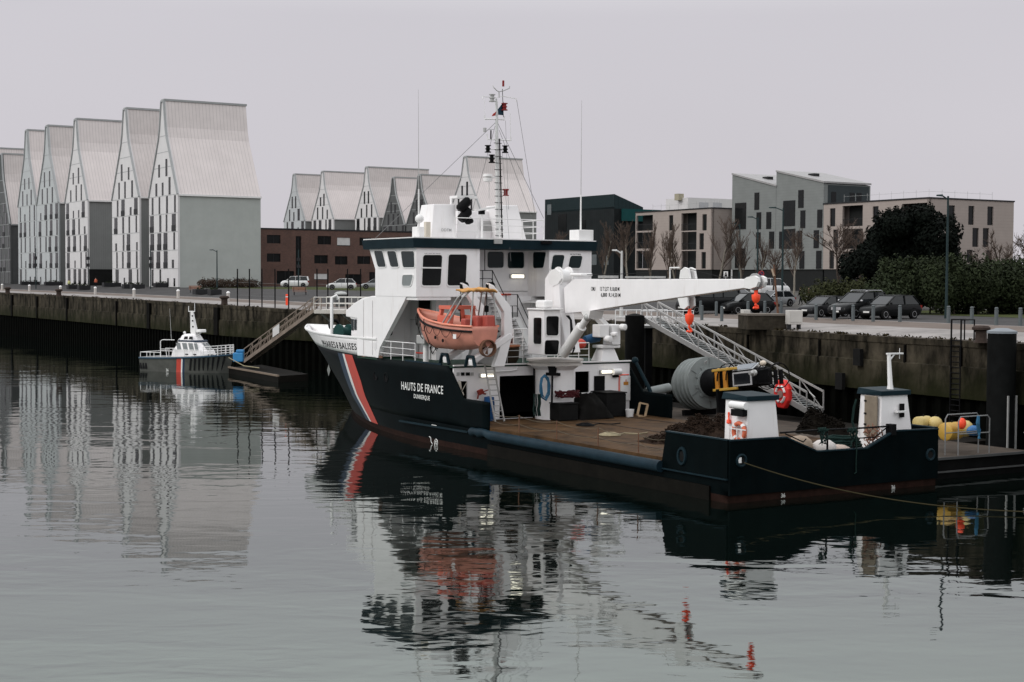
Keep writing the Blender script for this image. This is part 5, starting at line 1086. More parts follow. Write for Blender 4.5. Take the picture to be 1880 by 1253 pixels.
for x, y, z, q in ((LBv + .2, 22.9, 7.2, .32), (LBv - .4, 23.3, 7.1, .25), (LBv + .5, 22.4, 7.25, .3)): m_.box(x - q, x + q, y - q, y + q, z - .5, z + q)
m_.done("engine_box", mat("engine_red", (.4, .07, .05), .5), bevel=.08)
def davit(u):
    d = MB(); d.prism([(-6.0, u, 4.75), (-6.05, u, 5.05), (-3.6, u, 6.55), (-3.3, u, 6.3)], (0, .42, 0)); d.build("davit_track", WHITE, ship, bevel=.04)
    d = MB(); d.prism([(-3.9, u + .03, 4.65), (-3.35, u + .03, 6.6), (-3.5, u + .03, 8.0), (-4.6, u + .03, 9.2), (-4.95, u + .03, 9.35), (-4.9, u + .03, 9.05), (-3.95, u + .03, 7.7), (-3.95, u + .03, 6.4), (-4.6, u + .03, 4.65)], (0, .36, 0)); d.build("davit_arm", WHITE, ship, bevel=.04)
    d = MB(); d.lathe([(.02, -.1), (.26, -.1), (.2, 0), (.26, .1), (.02, .1)], 14, (-4.75, u + .2, 9.15), (0, 1, 0)); d.build("davit_sheave", BLACK, ship, smooth=40)
    d = MB(); d.tube([(-4.98, u + .2, 9.1), (-5.0, u + .2, 7.1)], .03, 5); d.lathe([(.02, -.2), (.13, -.15), (.13, .15), (.02, .2)], 8, (-5.0, u + .2, 7.9)); d.build("fall_wire", BLACK, ship)
    d = MB(); d.tube([(-6.02, u - .35, 4.7), (-6.02, u - .1, 5.25), (-6.02, u + .5, 5.25), (-6.02, u + .75, 4.7)], .1, 6); d.build("davit_foot", NAVY, ship)
davit(22.6); davit(25.6)
d = MB(); d.box(-4.2, -3.6, 23.4, 25.2, 4.63, 5.5); d.build("davit_winch", STEEL, ship, bevel=.15)
p = S(782, 662, v=-5.7); d = MB(); d.tube([(-5.7, p.y, 4.62), (-5.7, p.y, 5.7)], .17, 10); ps = d.build("control_post", WHITE2, ship, smooth=40); MB().box(-6.1, -5.3, p.y - .5, p.y + .5, 5.72, 6.25).build("control_head", STEEL, ps, bevel=.06)
MB().tube([S(x, y, v=-4.9) for x, y in ((764, 648), (776, 649), (784, 646), (786, 636), (786, 618))], .05, 6).build("fire_hose", RED, ship, smooth=50)
MB().tube([S(x, y, v=-3.9) for x, y in ((790, 640), (794, 632), (800, 640), (794, 650), (789, 638), (797, 634), (801, 644))], .03, 5).build("hose_coil", BLACK, ship)
# ------------------------------------------------------------------ loose gear on the boat deck and working deck
tb = here("storage_tub", (-2.3, 25.9, 4.66), "round brown tub with rusty orange lid behind the boat deck rail", "tub")
m_ = LB(tb); m_.lathe([(.02, 0), (.95, 0), (1.12, .3), (1.15, 1.0), (.02, 1.0)], 20, (-2.3, 25.9, 4.63)); m_.done("body", mat("tub_brown", (.035, .026, .018), .7), smooth=40)
m_ = LB(tb); m_.lathe([(1.2, 0), (1.2, .08), (.02, .32)], 20, (-2.3, 25.9, 5.63)); m_.done("lid", mat("tub_lid", (.3, .12, .06), .7, var=.3), smooth=30)
bg_ = here("canvas_bag", (-1.5, 30.2, 4.66), "dark red canvas bag hung at the foot of the superstructure", "bag"); p = S(929, 627, u=30.4)
m_ = LB(bg_); m_.ball((p.x, 30.4, p.z), .52, 12, (1, .5, 1)); m_.box(p.x - .42, p.x + .38, 30.1, 30.6, p.z - .6, p.z + .35); m_.single(mat("maroon_canvas", (.07, .018, .014), .8), bevel=.1)
lad = here("ladder", (-2.9, 24.0, 1.5), "aluminium ladder leaning on the deckhouse beside the blue drum", "ladder")
a = S(893, 669, u=24.2); b = S(909, 775, u=23.2); b.z = 1.52; m_ = LB(lad)
w_ = .52
for k in (0, 1): m_.bar(a + V3((w_ * k * 1.1 - .12, 0, 0)), b + V3((w_ * k * 1.15, 0, 0)), .06, .1)
m_.done("stile", ALU)
for i in range(1, 11): q = a.lerp(b, i / 11); m_ = LB(lad); m_.tube([q + V3((-.1 * (1 - i / 11), 0, 0)), q + V3((w_ * 1.12 - .1 * (1 - i / 11), 0, 0))], .025, 5); m_.done("rung", ALU)
bd = here("drum", (-3.55, 24.0, 1.5), "blue plastic drum standing behind the leaning ladder", "drum"); p = S(898, 745, u=24.1); m_ = LB(bd); m_.lathe([(.02, 0), (.3, 0), (.32, .05), (.3, .4), (.32, .45), (.3, .85), (.32, .9), (.28, 1.35), (.02, 1.4)], 14, (p.x, 24.1, 1.5)); m_.single(mat("drum_blue", (.015, .07, .2), .45), smooth=40)
tr_ = here("hand_tool", (-4.1, 24.3, 2.6), "red handled tool leaning on the deckhouse left of the ladder", "tool"); m_ = LB(tr_); m_.tube([S(x, y, u=24.3) for x, y in ((877, 733), (878, 726), (884, 722), (892, 724))], .05, 5); m_.bar(S(878, 722, u=24.25), S(886, 718, u=24.25), .25); m_.tube([S(x, y, u=24.3) for x, y in ((886, 720), (900, 715))], .03, 4); m_.single(mat("tool_red", (.22, .03, .02), .6))
rb_ = here("hanging_rag", (-5.4, 24.4, 2.6), "pale rope and white cloth hanging in the left deckhouse doorway", "rope"); m_ = LB(rb_); p = S(843, 712, u=24.4); m_.ball((p.x, 24.4, p.z), .28, 8, (.6, .4, 1.6)); p = S(846, 722, u=24.35); m_.ball((p.x, 24.35, p.z - .1), .22, 8, (1, .5, 1)); m_.tube([p, S(857, 702, u=24.5)], .025, 4); m_.single(mat("pale_cloth", (.5, .46, .4), .9), smooth=60)
# clutter by the crane pedestal
hz = here("hose", (VC - .4, 22.4, 1.5), "blue and black hose coil hanging on the crane pedestal", "hose"); m_ = LB(hz); uu_ = 22.45
m_.tube([S(x, y, u=uu_) for x, y in ((992, 708), (994, 695), (1000, 689), (1006, 694), (1009, 708), (1008, 724), (1002, 735), (995, 730), (992, 718))], .06, 6, closed=True); m_.tube([S(x, y, u=uu_ - .05) for x, y in ((994, 706), (996, 694), (1001, 692), (1006, 700), (1006, 720), (1001, 731), (996, 726))], .045, 6, closed=True); m_.single(ROPEC, smooth=60)
pk = here("hanging_hook", (VC + .2, 22.4, 1.5), "dark iron hook plate with a long bar hanging on the crane pedestal", "hook"); m_ = LB(pk); m_.prism([S(x, y, u=22.4) for x, y in ((1007, 673), (1023, 673), (1021, 686), (1010, 686))], (0, .1, 0)); m_.bar(S(1003, 687, u=22.38), S(1028, 688, u=22.38), .12, .18); m_.tube([S(1014, 688, u=22.38), S(1013, 750, u=22.38)], .06, 6); m_.single(BLACK)
rp_ = here("rope", (VC - 1.2, 22.3, 1.5), "dark green ropes hanging left of the crane pedestal", "rope"); m_ = LB(rp_)
for k, x in enumerate((980, 984, 988, 991)): m_.tube([S(x, 724, u=22.2), S(x + 1, 740, u=22.2), S(x - 1, 752, u=22.2), S(x + 1, 764, u=22.2)], .05, 5)
m_.single(ROPEG)
def bx(name, x0, y0, x1, y1, u, dep, label, cat, M, zb=1.5, bevel=.06, group=None):
    a = S(x0, y1, u=u); b = S(x1, y0, u=u); o = here(name, ((a.x + b.x) / 2, u, zb), label, cat, group); m_ = LB(o); m_.box(a.x, b.x, u, u + dep, zb, b.z); bo = m_.done("body", M, bevel=bevel)
    m_ = LB(o); m_.box(a.x - .04, b.x + .04, u - .05, u + dep + .04, b.z + .002, b.z + .07); m_.done("lid", M, bevel=.02); return o
SKIP = mat("black_container", (.01, .01, .01), .6, var=.4)
bx("container", 1027, 742, 1062, 768, 21.8, 1.2, "black open container beside the crane pedestal holding cables", "container", SKIP); bx("container", 1113, 722, 1150, 766, 22.6, 1.6, "tall black lidded container in front of the orange framed door", "container", SKIP); bx("crate", 1196, 735, 1236, 772, 24.5, 1.6, "black crate standing left of the grey buoy float", "crate", SKIP)
tp_ = here("tarpaulin", (VC + 2.6, 22.4, 1.5), "dark tarpaulin heaped over gear before the deckhouse hatch", "tarpaulin"); m_ = LB(tp_); r = random.Random(17); c0_ = S(1084, 740, u=22.6); rows = []
for i in range(13):
    row = []
    for j in range(13):
        x, y = i / 6 - 1, j / 6 - 1; hgt = max(0, 1.35 * (1 - x * x) ** .6 * (1 - y * y) ** .5 * (1 - .25 * x) ) + r.uniform(-.08, .12) * (1 - abs(x)); row.append((c0_.x + 1.25 * x, 22.7 + .9 * y, 1.5 + max(hgt * (1 + .18 * math.sin(9 * x + 4 * y)), 0)))
    rows.append(row)
m_.loft(rows, closed=False); m_.single(mat("tarpaulin_dark", (.007, .0066, .006), .8, var=.5, scale=2), smooth=50)
rl = here("cable_heap", (VC + 1.2, 22.0, 2.4), "tangle of dark red and black cable on the open container", "cable"); m_ = LB(rl); r = random.Random(2); c_ = S(1036, 724, u=22.2)
for k in range(6): m_.tube([(c_.x + .75 * math.cos(t + k) * r.uniform(.6, 1.1) + .2, 22.2 + .35 * math.sin(t + k), c_.z + .18 * math.sin(2 * t + k)) for t in [i * .7 for i in range(9)]], .05, 5, closed=True)
m_.single(mat("cable_dark", (.05, .012, .014), .7, var=.5))
wf = here("wooden_frame", (5.0, 22.6, 1.5), "pale wooden frame leaning near the starboard end of the deckhouse", "frame"); q = [S(x, y, u=22.2) for x, y in ((1175, 740), (1189, 743), (1184, 766), (1170, 763))]; m_ = LB(wf)
for a, b in zip(q, q[1:] + q[:1]): m_.bar(a, b, .09, .12, up=(0, 1, 0))
m_.single(WOODP)
bk = here("bucket", (4.7, 22.9, 1.5), "white bucket on deck under the orange framed door", "bucket"); p = S(1156, 757, u=22.3); m_ = LB(bk); m_.lathe([(.02, 0), (.2, 0), (.27, .45), (.24, .45), (.18, .04), (.02, .04)], 14, (p.x, 22.3, 1.5)); m_.single(WHITE2, smooth=40)
bs = here("boat_hook", (5.9, 23.8, 1.5), "slanting dark blue spar at the starboard corner of the deckhouse", "spar"); m_ = LB(bs); m_.tube([S(1165, 660, u=24.4), S(1192, 714, u=23.6), S(1197, 728, u=23.4)], [.1, .13, .13], 8); m_.ball(tuple(S(1166, 662, u=24.4)), .22, 8); m_.single(NAVY, smooth=50)
ub = here("cylinder_tank", (8, 25, 2.2), "pale grey tube lying beside the grey buoy float", "tube"); m_ = LB(ub); m_.tube([S(1186, 721, u=24.2), S(1228, 712, u=24.4)], .28, 12); m_.single(GREYF, smooth=40)
wb_ = here("white_box", (7, 24, 2.2), "small white box on top of the black crate by the buoy", "box"); p = S(1212, 726, u=24.4); m_ = LB(wb_); m_.box(p.x - .35, p.x + .35, 24.2, 24.7, p.z - .25, p.z + .1); m_.single(WHITE2, bevel=.04)
bp_l = here("blue_canister", (2.0, 26.3, 5.9), "blue canister lying on the white rails beside the crane", "canister"); m_ = LB(bp_l); m_.tube([S(1074, 625, u=26.2), S(1098, 619, u=26.2)], [.26, .3], 10); m_.single(mat("canister_blue", (.02, .07, .15), .5), smooth=40)
rdl = here("life_raft", (1.3, 26.3, 5.6), "red fender bag between the crane cylinder and white rails", "fender"); p = S(1063, 632, u=26.0); m_ = LB(rdl); m_.ball(tuple(p), .38, 12, (1.3, 1, .9)); m_.single(RED, smooth=60)
# nets and chain heaps
def heap(name, pts, zb, label, seed, M, rad=.14, n=90):
    c = V3((sum(p[0] for p in pts) / len(pts), sum(p[1] for p in pts) / len(pts), zb)); o = here(name, tuple(c), label, "heap"); m_ = LB(o); r = random.Random(seed)
    for v, u, sx, sy, h in pts:
        rows = []
        for i in range(10):
            rows.append([(v + sx * (i / 4.5 - 1), u + sy * (j / 4.5 - 1), zb + max(0, h * (1 - (i / 4.5 - 1) ** 2) ** .7 * (1 - (j / 4.5 - 1) ** 2) ** .7 * .8 + r.uniform(-.06, .06))) for j in range(10)])
        m_.loft(rows, closed=False)
        for k in range(n):
            a = r.uniform(0, 6.28); q = math.sqrt(r.random()) * .95; x, y = v + sx * q * math.cos(a), u + sy * q * math.sin(a); z = zb + h * (1 - q * q) ** .7 * r.uniform(.75, 1.1) + .03
            d = V3((r.uniform(-1, 1), r.uniform(-1, 1), r.uniform(-.4, .4))).normalized(); e_ = d.cross(V3((0, 0, 1))).normalized(); R_ = rad * r.uniform(.7, 1.5)
            m_.tube([V3((x, y, z)) + d * R_ * math.cos(t) + (e_ * .7 + V3((0, 0, .6))) * R_ * .7 * math.sin(t) for t in [i * 1.047 for i in range(6)]], .03, 4, closed=True)
    return m_.single(M, weld=False)
def dk(px, py, z=1.5): return S(px, py, z=z)
pp = [dk(x, y) for x, y in ((1215, 812), (1250, 806), (1290, 800), (1325, 800))]
heap("chain_heap", [(pp[0].x, pp[0].y, 1.0, .8, .28), (pp[1].x, pp[1].y, 1.0, 1.0, .7), (pp[2].x, pp[2].y + .3, 1.1, 1.0, .95), (pp[3].x, pp[3].y, 1.1, 1.0, 1.0)], 1.5, "dark heap of rusty chain and netting on the wooden deck behind the port stern house", 4, NETM)
p = dk(1520, 800); heap("net_heap", [(p.x, p.y + 1, .8, .9, 1.3), (p.x + .6, p.y + .4, .8, .8, .8)], 1.5, "tall dark net pile left of the taupe door", 5, mat("dark_net", (.008, .0065, .005), .9, var=.5))
p = S(1468, 812, u=1.2); sk = here("sack", (p.x, 1.2, 1.5), "dirty beige sack bulging behind the transom dip", "sack"); m_ = LB(sk); m_.ball((p.x, 1.2, p.z - .15), .62, 12, (1.1, .8, .75)); m_.single(mat("beige_sack", (.36, .28, .21), .85, var=.3, bump=.5, bscale=5), smooth=70)
p = S(1512, 820, u=1.0); sk = here("sack", (p.x, 1.0, 1.5), "white sack beside the beige one behind the transom dip", "sack"); m_ = LB(sk); m_.ball((p.x, 1.0, p.z - .1), .62, 12, (1.1, .8, .7)); m_.single(mat("white_sack", (.62, .58, .55), .85, var=.12, bump=.5, bscale=5), smooth=70)
p = S(1538, 822, u=1.0); sk = here("sack", (p.x, 1.0, 1.5), "low pinkish sack right of the white one behind the transom", "sack"); m_ = LB(sk); m_.ball((p.x, 1.0, p.z - .15), .6, 12, (1.2, .8, .5)); m_.single(mat("pink_sack", (.5, .4, .34), .85, var=.15), smooth=70)
for x0, lab, M, sd_ in ((1512, "green rope loops tied at the left of the stern rail", ROPEG, 1), (1567, "green rope tied to the stern rail, its end hanging down the transom", ROPEG, 2)):
    p = S(x0, 790, u=0); o = here("rope", (p.x, -.1, 2.6), lab, "rope"); m_ = LB(o); r = random.Random(sd_)
    for k in range(4): m_.tube([(p.x + r.uniform(-.25, .25), -.05 + r.uniform(-.1, .1), p.z + .05 - d_ * r.uniform(.5, .9)) for d_ in (0, .3, .7, 1.0, .6, .2)], .03, 5)
    for k in range(5): m_.tube([(p.x - .25 + .1 * k + .05 * math.cos(t), .05 + .1 * math.cos(t), p.z + .09 * math.sin(t)) for t in [i * .8 for i in range(8)]], .035, 5, closed=True)
    if sd_ == 2: m_.tube([(p.x, -.18, p.z), (p.x + .02, -.2, p.z - .8), (p.x, -.19, p.z - 1.6), (p.x + .02, -.19, S(1563, 868, u=-.18).z), (p.x - .1, -.19, S(1560, 871, u=-.18).z)], .03, 5)
    m_.single(M)
p = S(1545, 808, u=1.6); o = here("rope_coil", (p.x, 1.6, 1.5), "dark green rope coil lying behind the middle of the stern rail", "rope"); m_ = LB(o); r = random.Random(9)
for k in range(5): m_.tube([(p.x + (1.2 - .1 * k) * math.cos(t), 1.6 + .6 * math.sin(t), 1.8 + .13 * k + r.uniform(-.04, .04)) for t in [i * .52 for i in range(12)]], .07, 5, closed=True)
m_.single(ROPEG)
p = S(1595, 800, u=.6); o = here("shackle_cluster", (p.x, .6, 1.9), "bundle of rusty shackles and chain hanging below the taupe door", "shackles"); m_ = LB(o); r = random.Random(19)
for k in range(26): c_ = V3((p.x + r.uniform(-.45, .5), .35 + r.uniform(-.15, .2), p.z + r.uniform(-.55, .5))); a = V3((r.uniform(-1, 1), r.uniform(-1, 1), r.uniform(-1, 1))).normalized(); b = a.orthogonal().normalized(); m_.tube([c_ + a * .13 * math.cos(t) + b * .09 * math.sin(t) for t in [i * .9 for i in range(7)]], .028, 4, closed=True)
m_.single(mat("shackle_rust", (.22, .11, .075), .75, var=.4))
p = S(1569, 745, v=vL2 - .4); o = here("rope", (vL2 - .3, 2.6, 1.5), "green rope hank with orange tip beside the taupe doored house", "rope"); m_ = LB(o)
for k in range(3): m_.tube([S(1573 - k * .8, 733, v=vL2 - .15), S(1569 - k * 1.5, 750, v=vL2 - .2), S(1566 - k * 1.2, 775, v=vL2 - .25), S(1572 - k, 795, v=vL2 - .2)], .025, 5)
m_.single(ROPEG)
# coils and bits of line lying about the deck
for px, py, lab, M, R_ in ((1120, 800, "loose coil of beige rope on the wooden deck behind the side rope", ROPEB, .55), (1075, 782, "dark hose coil on the wooden deck near the crane pedestal", BLACK, .5)):
    p = dk(px, py); o = here("rope_coil", (p.x, p.y, 1.5), lab, "rope"); m_ = LB(o); r = random.Random(px)
    for k in range(4): m_.tube([(p.x + (R_ - .09 * k) * math.cos(t) + r.uniform(-.03, .03), p.y + (R_ - .09 * k) * math.sin(t), 1.54 + .03 * k) for t in [i * .42 for i in range(15)]], .035, 5, closed=True)
    m_.tube([(p.x + R_, p.y, 1.53), (p.x + R_ + .7, p.y + .5, 1.53), (p.x + R_ + 1.1, p.y - .2, 1.53), (p.x + R_ + 1.9, p.y + .1, 1.53)], .035, 5); m_.single(M, smooth=60)
# lifebuoys
lr = here("lifebuoy", (vL - .1, 1.6, 2.3), "orange and white lifebuoy in its white bracket on the port stern house", "lifebuoy"); c_ = S(1357, 793, v=vL - .12)
LBU = mat("lifebuoy_orange", (.6, .13, .06), .6, var=.15)
m_ = LB(lr); m_.tube([(c_.x, c_.y + .37 * math.cos(t), c_.z + .37 * math.sin(t)) for t in [i * math.pi / 12 for i in range(24)]], .1, 8, closed=True); bo = m_.done("ring", LBU, smooth=60)
for k in range(4):
    m_ = LB(lr); t0_ = .75 + k * math.pi / 2; m_.tube([(c_.x, c_.y + .37 * math.cos(t0_ + i * .08), c_.z + .37 * math.sin(t0_ + i * .08)) for i in range(-2, 3)], .104, 8); m_.done("reflective_band", WHITE2)
m_ = LB(lr); m_.bar((c_.x - .12, c_.y + .55, c_.z + .12), (c_.x - .12, c_.y - .6, c_.z + .12), .04); m_.bar((c_.x - .12, c_.y, c_.z + .12), (c_.x - .12, c_.y, c_.z - .55), .04); m_.bar((c_.x - .12, c_.y + .5, c_.z + .12), (c_.x - .12, c_.y + .5, c_.z - .55), .04); m_.done("bracket", WHITE2)
# hooks hanging from the crane
def hook(px, y0, y1, yh, v, label, big):
    a = S(px, y0, v=v); b = S(px, y1, v=v); c = S(px, yh, v=v); o = here("hook_block", (v, a.y, c.z), label, "crane hook"); u = a.y; h = a.z - b.z; R_ = .22 if big else .2
    m_ = LB(o); m_.lathe([(.02, 0), (R_ * .45, .02), (R_ * .95, h * .25), (R_, h * .42), (R_ * 1.05, h * .6), (R_ * .98, h * .66), (R_ * .5, h * .7), (R_ * .42, h * .85), (.1, h * .95), (.05, h), (.02, h)], 14, (v, u, b.z)); m_.done("block", FLUO, smooth=35)
    m_ = LB(o); L_ = b.z - c.z; m_.tube([(v, u, b.z + .02), (v - .02, u, b.z - L_ * .3), (v + .1, u, b.z - L_ * .55), (v + .12, u, c.z + L_ * .2), (v, u, c.z + .03), (v - .14, u, c.z + L_ * .2), (v - .12, u, c.z + L_ * .34)], [.05, .06, .07, .08, .08, .06, .03], 8); m_.done("hook", FLUO, smooth=50)
    m_ = LB(o); m_.tube([(v, u, a.z - .02), (v, u, S(px, y0 - 16, v=v).z)], .02, 5); m_.done("wire", BLACK)
hook(1266, 567, 597, 611, JV, "larger fluorescent red hook block hanging under the middle of the jib", 1); hook(1388, 533, 557, 567, JV, "smaller fluorescent red hook block hanging from the jib tip", 0)
# ------------------------------------------------------------------ pontoon on the starboard side, buoy, gangway, piles
PZ = 1.05
pt = here("pontoon", (11, 16, 0), "dark floating pontoon between the ship and the quay wall", "pontoon"); m_ = LB(pt); m_.box(6.95, 14.2, 1.4, 39, -.5, PZ - .1); m_.done("body", mat("pontoon_steel", (.005, .005, .005), .6, var=.4))
m_ = LB(pt); m_.box(14.21, 17.0, 6, 39, -.5, PZ - .02); m_.done("side_float", mat("pontoon_side", (.02, .018, .016), .7))
m_ = LB(pt); m_.box(6.9, 14.25, 1.35, 39.05, PZ - .098, PZ); m_.done("deck", stripes(mat("grey_planks", (.075, .06, .048), .85, var=.35, scale=.8), 'Y', .2, .02, .5))
m_ = LB(pt); m_.bar((6.9, 1.3, PZ - .05), (14.25, 1.3, PZ - .05), .1, .12); m_.bar((6.9, 1.32, .35), (14.2, 1.32, .35), .06, .08); m_.done("edge_strip", mat("worn_edge", (.07, .07, .07), .6))
for px, pya, px2 in ((1736, 762, 1797), (1760, 766, 1817)):
    a = S(px, pya, u=1.9 if px == 1736 else 1.6); b = S(px2, pya - 2, u=a.y); m_ = LB(pt); m_.tube([(a.x, a.y, PZ), (a.x, a.y, a.z - .2), (a.x + .15, a.y, a.z), (b.x - .15, a.y, a.z), (b.x, a.y, a.z - .15), (b.x, a.y, PZ)], .034, 6); m_.tube([(a.x, a.y, (PZ + a.z) / 2 + .1), (b.x, a.y, (PZ + a.z) / 2 + .1)], .03, 5); m_.done("guard_rail", mat("dull_steel", (.2, .2, .2), .5), smooth=50)
m_ = LB(pt); a = S(1866, 797, u=1.4); m_.tube([(14.1, 1.3, 0), (14.1, 1.3, a.z), (14.0, 1.35, a.z + .12), (13.9, 1.4, a.z)], .05, 6); m_.done("end_post", ALU)
def float_(px, py, u, r_, label, M, sq=(1, 1, 1), ax=None):
    c = S(px, py, u=u); c.z = max(c.z, PZ + r_ * .8); o = here("float", (c.x, u, PZ), label, "buoy", "floats stacked on the pontoon"); m_ = LB(o)
    if ax: m_.tube([c - V3(ax) * .55, c - V3(ax) * .5, c + V3(ax) * .5, c + V3(ax) * .55], [r_ * .8, r_, r_, r_ * .8], 14); m_.done("body", M, smooth=45)
    else: m_.ball(tuple(c), r_, 14, sq); m_.done("body", M, smooth=70)
    m_ = LB(o); m_.tube([c + V3((0, -.02, r_ * sq[2] * .95)), c + V3((.05, 0, r_ * sq[2] + .08)), c + V3((.1, .02, r_ * sq[2] * .95))], .03, 5); m_.done("eye", BLACK)
float_(1694, 776, 4.4, .32, "pale yellow drum float at the left end of the pontoon floats", PALEY, ax=(.9, .2, 0)); float_(1717, 778, 4.0, .37, "scuffed yellow round float second from the left", PALEY); float_(1746, 792, 2.9, .45, "large yellow float under the pontoon rail", YELLOW, ax=(.95, .1, 0)); float_(1772, 787, 2.7, .42, "yellow round float behind the small red one", PALEY)
c = S(1766, 778, u=2.1); float_(1766, 778, 2.1, .24, "small bright red float in front of the yellow ones", FLUO, (.9, .9, 1.2)); float_(1787, 791, 2.3, .34, "small blue float right of the yellow ones", mat("float_blue", (.02, .13, .33), .45), (1.3, .9, .8))
o = here("rope", (12, 1.6, PZ), "blue rope hank tied to the pontoon rail end", "rope"); m_ = LB(o); 
for k in range(4): m_.tube([S(1795 + k * .8, 764, u=1.55), S(1793 + k * 1.5, 778, u=1.5), S(1796 + k, 795, u=1.55), S(1799 - k, 806, u=1.5)], .04, 5)
m_.single(ROPEC)
def pile(px, py0, px1, v, label, top_py):
    a = S(px, top_py, v=v); b = S(px1, top_py, v=v); c = V3(((a.x + b.x) / 2, (a.y + b.y) / 2, a.z)); return a, b
u_ = 4.6; a = S(1822, 612, u=u_); b = S(1857.5, 612, u=u_); cx_ = (a.x + b.x) / 2; rr = (b.x - a.x) / 2
o = here("mooring_pile", (cx_, u_, 0), "thick dark mooring pile with a pale cap at the right end of the pontoon", "pile"); m_ = LB(o); m_.lathe([(rr, -1), (rr, a.z)], 20, (cx_, u_, 0)); m_.done("shaft", mat("pile_black", (.006, .0065, .0065), .7, var=.4, spec=.05, streak=.3, dirt=(.012, .012, .012)), smooth=40)
m_ = LB(o); m_.lathe([(rr + .04, a.z - .02), (rr + .04, a.z + .1), (.3, a.z + .25), (.02, a.z + .26)], 20, (cx_, u_, 0)); m_.done("cap", mat("pile_cap", (.2, .22, .24), .6), smooth=30)
for f in (-.25, .35): m_ = LB(o); m_.bar((cx_ + rr * f * 1.4, u_ - rr * .96, .8), (cx_ + rr * f * 1.4, u_ - rr * .96, 3.6), .08, .08); m_.done("wear_strip", STEEL)
u_ = 36.0; a = S(1151, 580, u=u_); b = S(1180, 580, u=u_); cx_ = (a.x + b.x) / 2; rr = (b.x - a.x) / 2
o = here("mooring_pile", (cx_, u_, 0), "dark mooring pile under the head of the right hand gangway", "pile"); m_ = LB(o); m_.lathe([(rr, -1), (rr, a.z), (rr * .2, a.z + .15), (.02, a.z + .15)], 18, (cx_, u_, 0)); m_.single(mat("pile_dark", (.004, .004, .004), .7, var=.4), smooth=40)
# navigation buoy lying on the pontoon
D0 = S(1307, 709, z=3.0); bu, bv, bz = D0.y, D0.x, D0.z; RR = 1.62
ny = here("navigation_buoy", (bv, bu, PZ), "huge grey navigation buoy lying on its side with yellow and black lantern cage", "navigation buoy")
m_ = LB(ny); prof = [(.02, -2.9), (.55, -2.9), (.6, -2.35), (RR * .82, -2.35), (RR * .95, -1.95)]
for k in range(4): z = -1.75 + k * .43; prof += [(RR * .97, z), (RR * 1.02, z + .06), (RR * 1.02, z + .14), (RR * .97, z + .2)]
prof += [(RR, -.1), (RR, 0), (.95, .02), (.95, .12), (.8, .14), (.02, .14)]
m_.lathe(prof, 32, (bv, bu, bz), (0, -1, 0)); m_.done("float_body", GREYF, smooth=30)
for k in range(10): an = k * .628 + .2; m_ = LB(ny); c_ = V3((bv + 1.0 * math.cos(an), bu - .06, bz + 1.0 * math.sin(an))); m_.bar(c_ + V3((-.14 * math.cos(an), 0, -.14 * math.sin(an))), c_ + V3((.14 * math.cos(an), 0, .14 * math.sin(an))), .05, .22); m_.done("lug", GREYF)
for k in range(6): an = k * 1.047 + .5; m_ = LB(ny); m_.bar((bv + 1.05 * math.cos(an), bu - .03, bz + 1.05 * math.sin(an)), (bv + 1.55 * math.cos(an), bu - .03, bz + 1.55 * math.sin(an)), .03, .03); m_.done("seam", mat("seam_grey", (.13, .14, .14), .6))
m_ = LB(ny); m_.lathe([(.02, .14), (.88, .14), (.88, .9), (.8, 1.0), (.02, 1.0)], 24, (bv, bu, bz), (0, -1, 0)); m_.done("neck", BLACK, smooth=40)
def bxl(x0, x1, y0, y1, z0, z1, name, M, **k): m_ = LB(ny); m_.box(bv + x0, bv + x1, bu - y1, bu - y0, bz + z0, bz + z1); m_.done(name, M, **k)
bxl(-.55, .75, 1.0, 3.6, -.5, .62, "lantern_tower", BLACK, bevel=.18)
for z in (-.62, .58): bxl(-.78, -.6, .9, 2.5, z, z + .16, "yellow_frame", YELLOW, bevel=.03)
for y in (1.05, 1.6): bxl(-.74, -.58, y, y + .22, -.5, .6, "yellow_frame", AMBER, bevel=.03)
for y in (1.1, 1.7): bxl(-.6, .6, y, y + .2, .64, .78, "yellow_frame", YELLOW, bevel=.03)
def slab(pts, name, M, vec): m_ = LB(ny); m_.prism([(bv + x, bu - y, bz + z) for x, y, z in pts], vec); return m_.done(name, M)
slab([(-.585, 2.15, -.42), (-.585, 3.4, -.42), (-.585, 3.4, .42), (-.585, 2.15, .42)], "solar_panel", mat("solar_frame", (.42, .42, .43), .4), (-.03, 0, 0)); slab([(-.62, 2.25, -.32), (-.62, 3.3, -.32), (-.62, 3.3, .32), (-.62, 2.25, .32)], "solar_cell", mat("solar_cell", (.012, .013, .016), .15), (-.012, 0, 0))
slab([(-.6, 2.15, .5), (-.6, 3.5, .5), (-.1, 3.5, .85), (-.1, 2.15, .85)], "solar_panel", mat("solar_frame_top", (.42, .44, .46), .4), (-.02, 0, .03)); slab([(-.575, 2.25, .56), (-.575, 3.4, .56), (-.15, 3.4, .86), (-.15, 2.25, .86)], "solar_cell", mat("solar_cell_top", (.12, .14, .17), .25), (-.02, 0, .02))
m_ = LB(ny)
for r_ in (1.05,): m_.tube([(bv + r_ * .8 * math.cos(t), bu - 1.3, bz + r_ * math.sin(t)) for t in [i * .35 for i in range(2, 10)]], .035, 5); m_.tube([(bv + r_ * .8 * math.cos(t), bu - 1.9, bz + r_ * math.sin(t)) for t in [i * .35 for i in range(2, 10)]], .035, 5)
for y in (3.8, 4.6): m_.tube([(bv + .75 * math.cos(t), bu - y, bz + .75 * math.sin(t)) for t in [i * .524 for i in range(12)]], .03, 5, closed=True)
for k in range(5): an = k * 1.257; m_.tube([(bv + .6 * math.cos(an), bu - 3.5, bz + .6 * math.sin(an)), (bv + .75 * math.cos(an), bu - 4.6, bz + .75 * math.sin(an))], .03, 5)
m_.done("cage", BLACK)
